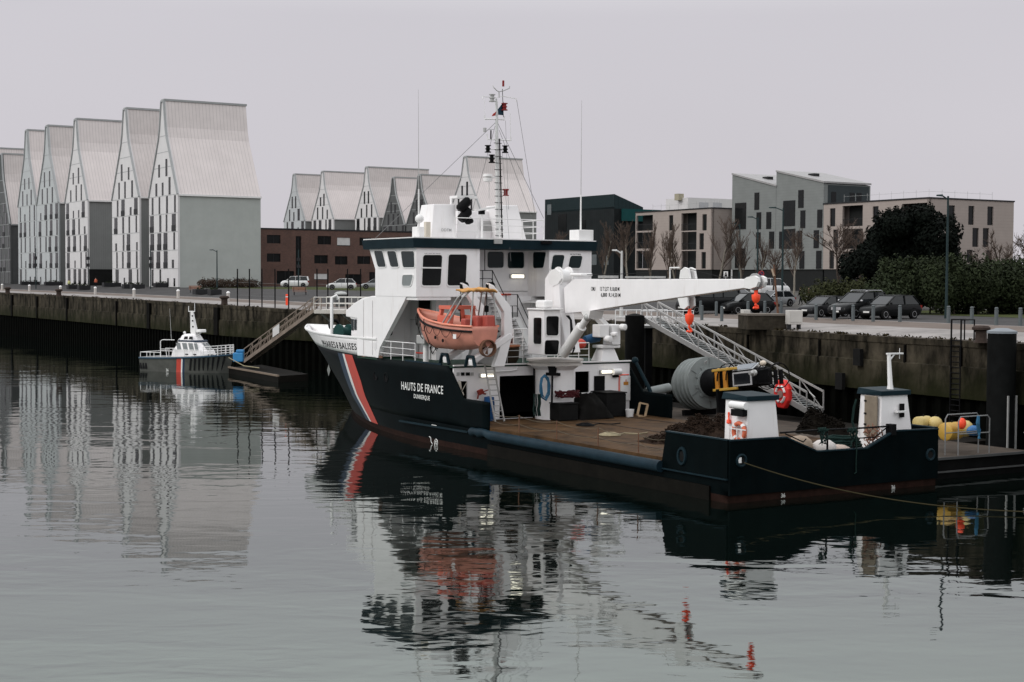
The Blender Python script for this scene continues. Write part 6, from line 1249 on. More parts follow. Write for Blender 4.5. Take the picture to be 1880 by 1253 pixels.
m_ = LB(ny); m_.ball((bv - .3, bu - 3.9, bz + .8), .17, 10); m_.done("lamp", mat("lamp_cream", (.6, .52, .42), .4), smooth=60); m_ = LB(ny); m_.lathe([(.02, 0), (.2, 0), (.2, .12), (.12, .16), (.12, .3), (.02, .3)], 10, (bv - .7, bu - 3.7, bz + .25), (-1, .2, 0)); m_.done("sensor", STEEL, smooth=40)
for k in range(3): m_ = LB(ny); m_.tube([(bv - .3 + .25 * k, bu - 4.3 - .12 * k, bz - .5), (bv - .3 + .25 * k, bu - 4.3 - .12 * k, bz + .35)], .1, 8); m_.done("battery_tube", BLACK, smooth=40)
m_ = LB(ny); m_.tube([(bv - .4, bu - .1, bz + 1.15), (bv - .42, bu - .14, bz + 1.32), (bv - .3, bu - .14, bz + 1.36), (bv - .3, bu - .1, bz + 1.15)], .03, 5); m_.done("lifting_eye", STEEL)
m_ = LB(ny); m_.box(bv - .9, bv + .9, bu - 2.1, bu - 1.9, PZ, bz - .5); m_.done("cradle", BLACK)
m_ = LB(ny); m_.box(bv - 1.2, bv + 1.2, bu + 1.2, bu + 1.5, PZ, PZ + .35); m_.done("cradle", BLACK)
for c_ in kids(ny):
    if c_.name.split('.')[0] not in ('float_body', 'lug', 'seam', 'cradle'): c_.scale.y = 1.55
ny.rotation_euler = (-R(7), 0, TH - R(4)); ny.location.z += .2
# right-hand gangway: quay to pontoon
gv = 15.9
lo = S(1482, 755, v=gv - .6); hi = S(1180, 585, v=gv - .6); lo.z = max(lo.z, PZ + .1)
gw = here("gangway", (gv, lo.y, PZ), "long aluminium lattice gangway sloping from the quay down to the pontoon", "gangway")
A_ = V3((gv - .6, lo.y, lo.z)); B_ = V3((gv - .6, hi.y, hi.z)); dW = V3((1.25, 0, 0)); n_ = 8
m_ = LB(gw)
for o_ in (V3(), dW): m_.bar(A_ + o_, B_ + o_, .14, .32)
m_.done("bottom_beam", ALU)
hgt = V3((0, 0, 1.15)); m_ = LB(gw)
for o_ in (V3((-.05, 0, 0)), dW + V3((.05, 0, 0))): m_.bar(A_ + o_ + hgt, B_ + o_ + hgt, .09, .11)
m_.done("top_beam", ALU)
for side, o_ in enumerate((V3((-.05, 0, 0)), dW + V3((.05, 0, 0)))):
    m_ = LB(gw)
    for i in range(n_ + 1): q = A_.lerp(B_, i / n_) + o_; m_.bar(q, q + hgt, .07)
    for i in range(n_):
        a, b = A_.lerp(B_, i / n_) + o_, A_.lerp(B_, (i + 1) / n_) + o_
        m_.bar(a, b + hgt, .05)
    m_.done("lattice", ALU)
m_ = LB(gw); N_ = int((B_ - A_).length / .34)
for i in range(N_): q = A_.lerp(B_, (i + .5) / N_); m_.box(q.x + .08, q.x + 1.17, q.y - .13, q.y + .13, q.z + .05, q.z + .08)
m_.done("treads", mat("grating", (.3, .32, .32), .6, metal=.2))
m_ = LB(gw); e1 = A_ + V3((0, -.2, 0)); m_.tube([e1 + hgt, e1 + V3((0, -.45, .9)), e1 + V3((0, -.3, 0))], .04, 5); m_.done("end_rail", STEEL)
lh = S(1433, 724, v=gv - .95); o = here("lifebuoy", (lh.x, lh.y, lh.z - .8), "lifebuoy in a bright red housing on the gangway rail", "lifebuoy")
m_ = LB(o); k8 = [(.72 * math.cos(t), .95 * math.sin(t)) for t in [math.pi / 8 + i * math.pi / 4 for i in range(8)]]
m_.prism([(lh.x, lh.y + y, lh.z + z) for y, z in k8], (.4, 0, 0)); m_.done("housing", mat("housing_red", (.75, .03, .025), .45), bevel=.08)
for k in range(4): m_ = LB(o); m_.tube([(lh.x - .02, lh.y + .4 * math.cos(t), lh.z + .5 * math.sin(t)) for t in [k * 1.571 + .25 + i * .215 for i in range(6)]], .09, 6); m_.done("ring_segment", WHITE2, smooth=50)
m_ = LB(o); m_.lathe([(.02, 0), (.24, 0), (.24, .05), (.02, .06)], 14, lh + V3((-.01, 0, 0)), (-1, 0, 0)); m_.done("hub", mat("hub_grey", (.3, .18, .16), .6))
# landing frame of the gangway at the quay edge
o = here("gangway_landing", (17, hi.y + 1.5, 6.3), "dark steel landing with white rails where the gangway meets the quay", "platform"); m_ = LB(o); m_.box(gv - .8, qv(hi.y) + .2, hi.y - .1, hi.y + 3, 6.2, 6.36); m_.done("deck", STEEL)
for s_ in (0, 1):
    m_ = LB(o); y = hi.y - .05 + 3.1 * s_; xa, xb = gv - .8, qv(hi.y)
    for i in range(6): m_.tube([(lerp(xa, xb, i / 5), y, 6.36), (lerp(xa, xb, i / 5), y, 7.4)], .035, 5)
    for z in (6.9, 7.4): m_.tube([(xa, y, z), (xb, y, z)], .035, 5)
    m_.done("railing", WHITE2)
m_ = LB(o); m_.box(gv + .1, gv + .7, hi.y + .6, hi.y + 1.3, .9, 6.2); m_.done("support", BLACK)
# mooring line from the stern
a = S(1366, 850, u=-.25); b = G(0, 0, 0); b = at(1880, 934, .25); b = V3(((b - SHIP0).dot(VV), (b - SHIP0).dot(UU), .15)); o = here("mooring_line", tuple(a), "long yellowish mooring line drooping from the stern fairlead to the right", "rope"); m_ = LB(o)
m_.tube([V3((lerp(a.x, b.x, t), lerp(a.y, b.y, t), lerp(a.z, .12, 1 - (1 - t) ** 2.2))) for t in [i / 24 for i in range(25)]], .026, 5); m_.single(mat("yellowish_rope", (.045, .038, .02), .85), smooth=60)

# ------------------------------------------------------------------ pilot boat and left landing stage
bt0 = at(258, 669, 0); bt1 = at(400, 689, 0)
BP = at(330, 684, 0); BA = math.atan2(-(2.2), 13.0)                     # bow to the right, turned a little towards the camera
pb_ = tag(empty("pilot_boat", (BP.x + .85, BP.y + 1.5, 0), R(-24)), "small grey workboat with white wheelhouse and tricolour band by the left quay", "boat"); 
HG = mat("workboat_grey", (.08, .081, .073), .5, var=.3, scale=1.2, streak=.35, dirt=(.05, .05, .045))
Lb_, Bb_ = 10.4, 1.75
def pbs(t):                                                            # t 0 stern, 1 bow: half beam at deck / chine, deck height
    k = max(0, (t - .62) / .38); return Bb_ * (1 - k ** 2.2), Bb_ * .93 * (1 - min(1, max(0, (t - .5) / .5)) ** 1.7), 1.42 + .5 * t ** 2
secs = []
for i in range(23):
    t = i / 22; x = -Lb_ / 2 + Lb_ * t; bd_, bc_, zd = pbs(t); xo = .7 * max(0, (t - .7) / .3)
    secs.append([(x - xo, 0, -.5), (x - xo * .8, -bc_, -.1), (x - xo * .7, -bc_, .25), (x, -bd_, zd), (x, bd_, zd), (x - xo * .7, bc_, .25), (x - xo * .8, bc_, -.1)])
MB().loft(secs).build("hull", HG, pb_, smooth=30)
for sg in (-1, 1):
    MB().tube([(s[3][0], sg * (pbs(i / 22)[0] + .03), s[3][2] - .06) for i, s in enumerate(secs)], .09, 6).build("rubbing_band", mat("boat_blue", (.03, .07, .11), .5), pb_, smooth=50)
    for i in range(8):
        t = .62 + i * .045; x = -Lb_ / 2 + Lb_ * t; bd_, bc_, zd = pbs(t); xo = .7 * max(0, (t - .7) / .3)
        MB().bar((x, sg * (bd_ + .02), zd - .2), (x - .3 - xo * .6, sg * (bc_ + .04), .22), .17, .1, up=(0, 1, 0)).build("fender_strip", RUBBER, pb_)
    for i in range(3): MB().bar((-Lb_ / 2 + .15 + i * .33, sg * 1.6, 1.25), (-Lb_ / 2 + .15 + i * .33, sg * 1.7, .25), .2, .1, up=(0, 1, 0)).build("fender_strip", RUBBER, pb_)
    for x0, x1, M, nm in ((-.15, .42, RED, "red_stripe"), (.42, .58, WHITE2, "white_stripe"), (.58, .82, BLUE, "blue_stripe")):
        rows = []
        for x in (x0 - .6 + .25, x1 - .6 + .25):
            t = (x + Lb_ / 2) / Lb_; bd_, bc_, zd = pbs(t); rows.append([(x, sg * (bd_ + .015), zd - .02), (x - .15, sg * (bc_ + .015), .25), (x - .15, sg * (bc_ + .015), .0)])
        MB().loft(rows, closed=False).build(nm, M, pb_)
MB().prism([(s[3][0], s[3][1] * .98, s[3][2] + .01) for s in secs[:-1]] + [(s[4][0], s[4][1] * .98, s[4][2] + .01) for s in reversed(secs[:-1])], (0, 0, .03)).build("deck", mat("boat_deck_grey", (.2, .2, .2), .6), pb_)
def ringb(x0, x1, y, z): return [(x0, -y, z), (x1 - .5, -y, z), (x1, -y * .55, z), (x1, y * .55, z), (x1 - .5, y, z), (x0, y, z)]
MB().loft([ringb(-1.55, 2.7, 1.3, 1.5), ringb(-1.4, 2.4, 1.25, 2.15), ringb(-.75, 1.5, 1.0, 3.1)]).build("wheelhouse", WHITE, pb_, bevel=.05)
MB().loft([ringb(-.85, 1.65, 1.05, 3.1), ringb(-.85, 1.6, 1.05, 3.22)]).build("roof_band", BLUE, pb_)
MB().loft([ringb(-.8, 1.2, .95, 3.22), ringb(-.6, .9, .75, 3.72), ringb(-.4, .6, .5, 3.86)]).build("roof", WHITE, pb_, bevel=.05)
def bwin(x0, x1, z0, z1, sk):
    f = lambda x, z: (x - sk * (z - 2.15), -(1.25 - (z - 2.15) * .263) - .012, z)
    MB().prism([f(x0, z0), f(x1, z0), f(x1, z1), f(x0, z1)], (0, -.012, 0)).build("window", mat("boat_glass", (.12, .135, .14), .15, var=.2), pb_)
for x0, x1 in ((-.75, -.25), (.0, .55), (.75, 1.3), (1.45, 1.85)): bwin(x0, x1, 2.25, 2.95, .45)
for yy in (-.45, .1):
    MB().prism([(2.4 - .95 * .1 + .02, yy, 2.3), (2.4 - .95 * .1 + .02, yy + .42, 2.3), (1.68, yy + .4, 2.95), (1.68, yy + .02, 2.95)], (.012, 0, .012)).build("window", mat("boat_glass_front", (.1, .115, .12), .15), pb_)
for x in (-.25, .35): MB().prism([(x, -.9, 3.32), (x + .5, -.88, 3.32), (x + .42, -.8, 3.62), (x + .06, -.82, 3.62)], (0, -.03, 0)).build("roof_window", DGLASS, pb_)
for x in (0.2, 1.2): MB().box(x, x + .35, -1.33, -1.29, 1.78, 1.88).build("vent_slot", BLACK, pb_)
mb = MB(); mb.hexa([(.15, -.25, 3.8), (.75, -.25, 3.8), (.75, .25, 3.8), (.15, .25, 3.8)], [(.05, -.1, 6.1), (.25, -.1, 6.1), (.25, .1, 6.1), (.05, .1, 6.1)]); ms = mb.build("mast", WHITE2, pb_)
for z in (4.6, 5.2, 5.7): MB().lathe([(.02, 0), (.09, 0), (.09, .04), (.02, .05)], 8, (.38 - (z - 4.6) * .09, -.2 + (z - 4.6) * .05, z), (0, -1, 0)).build("mast_hole", BLACK, ms)
mb = MB(); mb.tube([(-.3, 0, 6.15), (.45, 0, 6.15)], .05, 5); mb.tube([(-.3, 0, 6.1), (-.3, 0, 6.7)], .035, 5); mb.tube([(.45, 0, 6.1), (.45, 0, 7.0)], .03, 5); mb.build("mast_yard", WHITE2, ms)
MB().lathe([(.02, 0), (.5, 0), (.5, .2), (.45, .28), (.02, .28)], 14, (1.25, 0, 4.05)).build("radar_scanner", WHITE2, ms, smooth=40); MB().tube([(.9, 0, 3.75), (1.25, 0, 4.05)], .08, 5).build("radar_bracket", WHITE2, ms)
MB().tube([(-.05, 0, 4.0), (-.1, 0, 6.1)], .03, 5).build("aerial", WHITE2, ms); MB().ball((-.95, .2, 3.95), .15, 8).build("gps_dome", WHITE2, pb_, smooth=50); MB().tube([(-2.9, .6, 3.1), (-3.1, .6, 6.4)], [.03, .012], 5).build("whip_aerial", STEEL, pb_)
def prail(pts, h, n=2, M=WHITE2): 
    mb = MB(); P_ = [V3(p) for p in pts]
    for k in range(1, n + 1): mb.tube([p + V3((0, 0, h * k / n)) for p in P_], .035, 5)
    for p in P_: mb.tube([p, p + V3((0, 0, h))], .035, 5)
    mb.build("railing", M, pb_)
prail([(-2.6, -1.6, 1.45), (-3.4, -1.65, 1.45), (-4.3, -1.65, 1.45), (-5.1, -1.65, 1.45), (-5.15, 0, 1.45), (-5.1, 1.65, 1.45), (-4.0, 1.65, 1.45), (-2.6, 1.6, 1.45)], .5, 1)
for sg in (-1, 1):
    prail([(2.6, sg * 1.55, 1.65), (3.3, sg * 1.4, 1.7), (4.0, sg * 1.05, 1.75), (4.6, sg * .6, 1.8), (5.0, sg * .25, 1.85)], 1.0, 4); mb = MB()
    mb.tube([(-2.7, sg * 1.5, 1.45), (-2.7, sg * 1.5, 3.1), (-2.5, sg * 1.4, 3.25), (-1.2, sg * 1.2, 3.25)], .045, 6); mb.tube([(-1.9, sg * 1.5, 1.45), (-2.1, sg * 1.45, 2.4), (-.9, sg * 1.4, 2.4)], .04, 6); mb.tube([(-2.7, sg * 1.5, 2.3), (-1.6, sg * 1.4, 2.3)], .035, 5); mb.build("grab_rail", WHITE2, pb_)
    mb = MB(); mb.tube([(-1.3, sg * 1.42, 2.3), (2.3, sg * 1.42, 2.3)], .025, 5); 
    for x in (-.9, .2, 1.2, 2.2): mb.tube([(x, sg * 1.42, 1.55), (x, sg * 1.42, 2.3)], .025, 5)
    mb.build("side_rail", WHITE2, pb_)
mb = MB(); r = random.Random(6)
for k in range(8): mb.ball((2.95 + r.uniform(-.3, .6), -.9 + r.uniform(-.2, .4), 1.72), .14, 6)
mb.build("deck_gear", BLACK, pb_, weld=False)
text_mesh("36", .42, "hull_mark", LETTER, lambda x, y: (-1.85 + x * .8, -Bb_ * .97 - .06, .05 + y), pb_)
# floating stage, gangway, platform
fs = [at(420, 675, .6), at(511, 691, .6), at(566, 687, .6), at(480, 670, .6)]
o = tag(empty("floating_stage", fs[0].lerp(fs[2], .5) * 1.0), "low dark floating stage under the left gangway", "pontoon"); b0 = o.location.copy(); b0.z = 0; o.location = b0
MB().prism([p - b0 for p in fs], (0, 0, -.9)).build("body", mat("stage_dark", (.007, .006, .005), .7, var=.4), o); mb = MB(); mb.bar(fs[0] - b0 + V3((0, 0, .03)), fs[1] - b0 + V3((0, 0, .03)), .2, .16); mb.build("edge_beam", mat("worn_timber", (.17, .13, .1), .8), o)
Bt = atY(577, 570, 146); A_ = atY(448, 664, 153)
o = tag(empty("gangway", A_), "brown weathered gangway with a white notice rising to the left landing platform", "gangway"); wd = V3((-.5, -.9, 0)).normalized() * -1.1; A0, B0 = V3(), Bt - A_; GWM = mat("weathered_steel", (.2, .16, .13), .7, var=.3, scale=2)
mb = MB()
for q in (V3(), wd): mb.bar(A0 + q, B0 + q, .12, .34)
mb.build("bottom_beam", GWM, o); mb = MB()
for q in (V3(), wd): mb.bar(A0 + q + V3((0, 0, 1.25)), B0 + q + V3((0, 0, 1.25)), .07, .09); mb.bar(A0 + q + V3((0, 0, .65)), B0 + q + V3((0, 0, .65)), .05, .05)
mb.build("handrail", GWM, o)
for q in (V3(), wd):
    mb = MB()
    for i in range(9): a = A0.lerp(B0, i / 8) + q; mb.bar(a, a + V3((0, 0, 1.25)), .09)
    for i in range(8): mb.bar(A0.lerp(B0, i / 8) + q, A0.lerp(B0, (i + 1) / 8) + q + V3((0, 0, 1.25)), .05)
    mb.build("lattice", GWM, o)
mb = MB(); mb.hexa([A0, B0, B0 + wd, A0 + wd], [p + V3((0, 0, .05)) for p in (A0, B0, B0 + wd, A0 + wd)]); mb.build("walkway", GWM, o)
q = A0.lerp(B0, .43) - wd * .08; dn = (B0 - A0).normalized(); mb = MB(); mb.hexa([q + V3((0, 0, .25)), q + dn * 1.1 + V3((0, 0, .25)), q + dn * 1.1 - wd * .03 + V3((0, 0, .25)), q - wd * .03 + V3((0, 0, .25))], [q + V3((0, 0, 1.15)), q + dn * 1.1 + V3((0, 0, 1.15)), q + dn * 1.1 - wd * .03 + V3((0, 0, 1.15)), q - wd * .03 + V3((0, 0, 1.15))]); mb.build("notice_board", SHUT, o)
P0 = Bt + V3((0, 0, .05)); o = tag(empty("landing_platform", P0), "white railed steel platform bracketed from the quay at the head of the left gangway", "platform"); pl = [V3((0, -.3, 0)), V3((6.2, -2.2, 0)), V3((7.6, 2.5, 0)), V3((0.8, 3.2, 0))]; mb = MB(); mb.prism(pl, (0, 0, -.35)); mb.build("deck", mat("platform_paint", (.5, .47, .43), .6, streak=.4, dirt=(.25, .13, .08)), o)
for a, b in zip(pl, pl[1:] + pl[:1]):
    if (a - pl[3]).length < .1: continue
    mb = MB(); n_ = max(2, int((b - a).length / .62))
    for i in range(n_ + 1): q = a.lerp(b, i / n_); mb.tube([q, q + V3((0, 0, 1.2))], .035, 5)
    for z in (.6, 1.2): mb.tube([a + V3((0, 0, z)), b + V3((0, 0, z))], .04, 5)
    mb.build("railing", mat("rail_cream", (.62, .6, .56), .55, streak=.3, dirt=(.3, .15, .08)), o)
mb = MB()
for x in (.6, 2.6, 4.6): mb.bar((x, .4, -.35), (x + 3.2, 4.0, -3.6), .16)
mb.build("strut", mat("strut_grey", (.3, .29, .27), .6), o)
p = atY(438, 658, 151); o = tag(empty("barrel_bin", p), "bright blue plastic bin on the stage at the foot of the left gangway", "bin"); MB().box(-.5, .5, -.4, .4, -.35, .55).build("body", mat("bin_blue", (.03, .22, .48), .5), o, bevel=.08); MB().box(-.2, .55, -.3, .3, .56, .85).build("lid", mat("bin_blue_lid", (.03, .2, .44), .5), o, bevel=.08)
a = atY(420, 657, 147); b = at(476, 676, 1.0); o = tag(empty("mooring_rope", a), "pale mooring rope from the grey workboat to the floating stage", "rope"); MB().tube([V3(), (b - a) * .5 + V3((0, 0, -.3)), b - a], .05, 5).build("line", ROPEB, o)
# ================================================================== THINGS ON THE QUAY
def qthing(name, px, py, label, cat, group=None, rot=TH, off=0): p = gat(px, py); return tag(empty(name, p, rot), label, cat, group)
POSTM = mat("bollard_grey", (.1, .115, .12), .5, var=.15); IRON = mat("cast_iron", (.045, .033, .028), .7, var=.35, scale=4)
# grey bollards along the parking
def bollard_proto(h):
    mb = MB().lathe([(.02, -.1), (.12, -.1), (.12, h * .86), (.09, h * .88), (.09, h * .9), (.12, h * .92), (.11, h * .97), (.05, h), (.02, h)], 12); return mb
def bollard(px, py, label, first=[None]):
    p = gat(px, py)
    if first[0] is None: o = bollard_proto(1.12).build("bollard", POSTM, smooth=40); first[0] = o
    else: o = first[0].copy(); COL.objects.link(o)
    o.location = p; tag(o, label, "bollard", "grey bollards along the quayside parking"); return o
for px, py, lb_ in [(1288.5, 588, "grey bollard nearest the hooks, left end of the front row"), (1325, 590, "grey bollard in front of the dark hatchback's bumper"), (1498, 587.5, "grey bollard before the small rounded black car"), (1531.5, 588.5, "grey bollard before the black off-roader's grille"), (1566, 589.5, "grey bollard between the off-roader and the black hatchback"), (1603, 590.5, "grey bollard before the black hatchback's headlamp"), (1652, 591, "grey bollard before the black hatchback's rear door"),
        (1741, 593.5, "grey bollard behind the iron ladder hoops at the foot of the tall lamp"), (1784, 595.5, "grey bollard left of the iron mooring bollard"), (1829, 597.5, "grey bollard behind the pale capped pile"), (1873, 598.5, "grey bollard at the right edge"), (1286, 578, "pale topped grey bollard beside the dark van"), (1315, 580, "grey bollard at the dark van's nose"), (1373, 580, "grey bollard behind the white cabinet"), (1404, 579, "grey bollard beside the dark hatchback's rear wheel"), (1434, 577, "grey bollard right of the dark hatchback"), (1450, 562, "slim dark bollard behind the white cabinet, farther off")]: bollard(px, py, lb_)
# white topped bollards on the far quay
def wb(px, py, label, first=[None]):
    p = gat(px, py)
    if first[0] is None:
        o = empty("bollard_light", p); MB().lathe([(.02, 0), (.2, 0), (.2, .95), (.02, .95)], 10).build("post", mat("cream_post", (.5, .47, .44), .7), o, smooth=40); MB().lathe([(.02, .96), (.24, .96), (.22, 1.08), (.12, 1.18), (.02, 1.22)], 10).build("cap", WHITE2, o, smooth=40); first[0] = o
    else: o = dup(first[0], p)
    return tag(o, label, "bollard", "white capped posts along the far quay")
for px, py, lb_ in [(4, 533, "white capped post at the left edge of the far quay"), (54, 535.5, "white capped post second from the left edge"), (111, 538, "white capped post left of the person in the yellow jacket"), (175, 541, "white capped post in front of the dark carport"), (246, 545, "white capped post before the second gabled house"), (327, 548, "white capped post before the nearest gabled house"), (419, 553, "white capped post above the workboat's mast, left of the wire fence")]: wb(px, py, lb_)
def iron(px, py, label, s=1.0):
    o = qthing("mooring_bollard", px, py, label, "mooring bollard", "iron mooring bollards on the quay edge"); MB().lathe([(.02, -.05), (.42, -.05), (.34, .1), (.32, .5), (.36, .62), (.52, .7), (.52, .82), (.4, .92), (.02, .94)], 14).build("iron_body", IRON, o, smooth=40); o.scale = (s, s, s)
iron(1801, 628, "rusty mushroom bollard beside the pale capped pile", .95); iron(14, 539, "dark mooring bollard at the left edge of the quay", 1.1); iron(108, 543.5, "dark mooring bollard left of the planters", 1.1); iron(412, 560, "dark mooring bollard above the workboat's bow", 1.1)
# lamps
LM = mat("lamp_post_green", (.025, .04, .042), .5); LW = mat("lamp_post_white", (.5, .5, .49), .5)
def lamp_post(px, py, top, headpx, label, M, Y=None, hd=.9, r_=.09):
    if Y: p = atY(px, 545, Y); p.z = gz(*wc(p))
    else: p = gat(px, py)
    H = EYE + (515 + .0052 * (px - 940) - top) * p.y / FPX - p.z; dx = (headpx - px) * p.y / FPX
    o = tag(empty("street_lamp", p), label, "street lamp", "street lamps on the quays"); MB().tube([(0, 0, 0), (0, 0, 1), (0, 0, H)], [r_ * 1.6, r_ * 1.2, r_ * .8], 8).build("pole", M, o, smooth=50); MB().tube([(0, 0, H - .25), (dx * .45, 0, H), (dx * .6, 0, H + .03)], r_ * .6, 6).build("arm", M, o)
    MB().hexa([(dx * .5, -.16, H - .03), (dx, -.12, H + .0), (dx, .12, H + .0), (dx * .5, .16, H - .03)], [(dx * .5, -.12, H + .12), (dx, -.06, H + .1), (dx, .06, H + .1), (dx * .5, .12, H + .12)]).build("lamp_head", M, o)
lamp_post(1737, 585, 361, 1716, "tall dark street lamp rising in front of the beige flats", LM); lamp_post(1141, 0, 461, 1123, "white street lamp above the middle of the crane jib", LW, 125, r_=.11); lamp_post(1436, 0, 383, 1410, "teal street lamp tallest of three above the jib tip", LM, 150); lamp_post(1390, 0, 400, 1371, "teal street lamp between the two other lamps by the grey houses", LM, 172); lamp_post(1357, 0, 412, 1340, "teal street lamp lowest of three at the beige corner", LM, 195); lamp_post(398.5, 531, 460, 385, "dark street lamp before the blank pale grey side wall", LM)
for px, lb_ in ((66, "dark signal pole before the joined blue grey houses"), (162, "dark signal pole before the carport"), (276.5, "dark signal pole at the corner of the nearest gabled house"), (548, "thin dark pole before the brick block")):
    p = gat(px, 531 if px < 300 else 533); o = tag(empty("signal_pole", p), lb_, "pole", "slim poles on the far quay"); H = EYE + (512 - 458) * p.y / FPX - p.z; MB().tube([(0, 0, 0), (0, 0, H)], .09, 6).build("pole", LM, o)
    for k in (0, 1): MB().box(-.22, .22, -.2, .2, H * (.72 - .17 * k), H * (.8 - .17 * k)).build("signal_box", TRIMM, o)
# cars
TYRE = mat("tyre", (.012, .012, .012), .85); RIM = mat("alloy_rim", (.42, .42, .43), .35, metal=.5); HEADL = mat("headlamp", (.55, .56, .58), .2); TAIL = mat("tail_lamp", (.25, .02, .015), .35); PLATE = mat("number_plate", (.6, .6, .58), .5)
def car(name, p, rot, label, L, W, H, paint, kind='hatch', bonnet=.27, group="parked cars", s=1.0):
    o = tag(empty(name, p, rot), label, "car", group); hw = W / 2; zb = .22 if kind != 'suv' else .3; belt = H * .62
    x0, x1 = -L / 2, L / 2; xb = x1 - L * bonnet; van = kind == 'van'
    xr = x0 + (.05 if van else .25); hood = belt * (.93 if kind != 'van' else 1.0)
    prof = [(x0, .6, belt * .55, .92), (x0 + .06, .35, belt * .9, .96), (x0 + .3, zb, belt, 1), (0, zb, belt, 1), (xb, zb, belt * .99, 1), (lerp(xb, x1, .5), zb, hood * .95, .98), (x1 - .25, zb, hood * .86, .93), (x1 - .06, zb + .05, hood * .72, .86), (x1, zb + .15, hood * .55, .8)]
    secs = []
    for x, a, b, k in prof:
        h = hw * k; secs.append([(x, -h * .9, a), (x, -h, a + (b - a) * .25), (x, -h, a + (b - a) * .7), (x, -h * .95, a + (b - a) * .93), (x, -h * .82, b), (x, h * .82, b), (x, h * .95, a + (b - a) * .93), (x, h, a + (b - a) * .7), (x, h, a + (b - a) * .25), (x, h * .9, a)])
    MB().loft(secs).build("body", paint, o, smooth=50)
    gl = [(xr - .02 if van else x0 + .12, belt, .9), (xr + (.15 if van else .45), H * .97, .76), (lerp(xr, xb, .45), H, .78), (xb - L * (.13 if van else .17), H * .975, .76), (xb + .15, belt * .985, .88)]
    ring = lambda x, z, k: [(x, -hw * k, z), (x, hw * k, z)]
    side = lambda sg: [(gl[0][0], sg * hw * .9, belt - .02), (gl[1][0], sg * hw * .76, H * .965), (gl[2][0], sg * hw * .77, H * .985), (gl[3][0], sg * hw * .76, H * .96), (gl[4][0], sg * hw * .9, belt - .02)]
    a, b = side(-1), side(1)
    MB().add(a + b, [(4, 3, 2, 1, 0), (5, 6, 7, 8, 9), (0, 1, 6, 5), (1, 2, 7, 6), (2, 3, 8, 7), (3, 4, 9, 8)]).build("window", CARG, o)
    MB().loft([[(x, -hw * k, z - .05), (x, -hw * k * .9, z + .012), (x, hw * k * .9, z + .012), (x, hw * k, z - .05)] for x, z, k in ((gl[1][0] - .06, H * .965, .77), (gl[2][0], H * .99, .785), (gl[3][0] + .04, H * .965, .77))]).build("roof", paint, o, smooth=40)
    mb = MB()
    for sg in (-1, 1):
        q = side(sg)
        for i, j in ((0, 1), (3, 4)): mb.bar(V3(q[i]) + V3((0, sg * .012, 0)), V3(q[j]) + V3((0, sg * .012, 0)), .09 if (i or not van) else .3, .05)
        for f in ((.52,) if not van else (.45, .72)): t = lerp(gl[1][0], gl[3][0], f); mb.bar((t, sg * hw * .915, belt), (t - .02, sg * hw * .79, H * .98), .09, .05)
    mb.build("pillars", paint, o)
    rw = .33 if kind != 'suv' else .37
    for x in (x0 + L * .19, x1 - L * .19):
        for sg in (-1, 1):
            MB().lathe([(rw * 1.18, 0), (rw * 1.18, .02), (.02, .021)], 18, (x, sg * (hw - .015), rw + .03), (0, sg, 0)).build("wheel_arch", TYRE, o)
            wh = MB().lathe([(rw * .6, -.2), (rw, -.18), (rw, .05), (rw * .95, .07), (rw * .6, .07)], 20, (x, sg * hw * .985, rw), (0, sg, 0)).build("wheel", TYRE, o, smooth=40)
            mb = MB(); mb.lathe([(.02, .03), (.07, .06), (.02, .07)], 10, (x, sg * hw * .985, rw), (0, sg, 0)); mb.lathe([(rw * .54, .02), (rw * .62, .02), (rw * .62, .075), (rw * .54, .075), (rw * .54, .02)], 18, (x, sg * hw * .985, rw), (0, sg, 0))
            for k in range(7): an = k * .898; mb.bar((x, sg * (hw * .985 + .05), rw), (x + rw * .57 * math.cos(an), sg * (hw * .985 + .055), rw + rw * .57 * math.sin(an)), .055, .03, up=(0, 1, 0))
            mb.build("rim", RIM, wh)
    for sg in (-1, 1):
        MB().hexa([(x1 - .3, sg * hw * .84, hood * .66), (x1 - .04, sg * hw * .58, hood * .62), (x1 - .07, sg * hw * .5, hood * .62), (x1 - .3, sg * hw * .6, hood * .66)], [(x1 - .36, sg * hw * .84, hood * .8), (x1 - .1, sg * hw * .6, hood * .74), (x1 - .14, sg * hw * .5, hood * .74), (x1 - .36, sg * hw * .6, hood * .8)]).build("headlight", HEADL, o)
        MB().box(x0 - .01, x0 + .14, *sorted((sg * hw * .72, sg * hw * .955)), belt * .68, belt * .92).build("tail_light", TAIL, o)
        m2 = MB().ball((xb - .12, sg * hw * 1.07, belt + .07), .1, 8, (.8, 1.1, .8)).build("mirror", paint if kind != 'suv' else RIM, o, smooth=50)
    MB().box(x1 - .03, x1 + .015, -.26, .26, .42, .53).build("number_plate", PLATE, o); MB().box(x1 - .08, x1 + .008, -hw * .5, hw * .5, hood * .42, hood * .52).build("grille", TYRE, o) if kind != 'suv' else MB().box(x1 - .1, x1 + .01, -hw * .45, hw * .45, hood * .56, hood * .74).build("grille", RIM, o)
    mb = MB()
    for sg in (-1, 1): mb.box(lerp(x0, x1, .49), lerp(x0, x1, .495), *sorted((sg * hw, sg * (hw + .004))), zb + .15, belt * .95)
    mb.build("door_seam", TYRE, o)
    if kind == 'suv':
        for sg in (-1, 1): MB().tube([(gl[1][0] + .1, sg * hw * .72, H + .0), (gl[1][0] + .25, sg * hw * .72, H + .07), (gl[3][0] - .25, sg * hw * .72, H + .07), (gl[3][0] - .1, sg * hw * .72, H)], .03, 6).build("roof_rail", RIM, o)
    o.scale = (s, s, s); return o
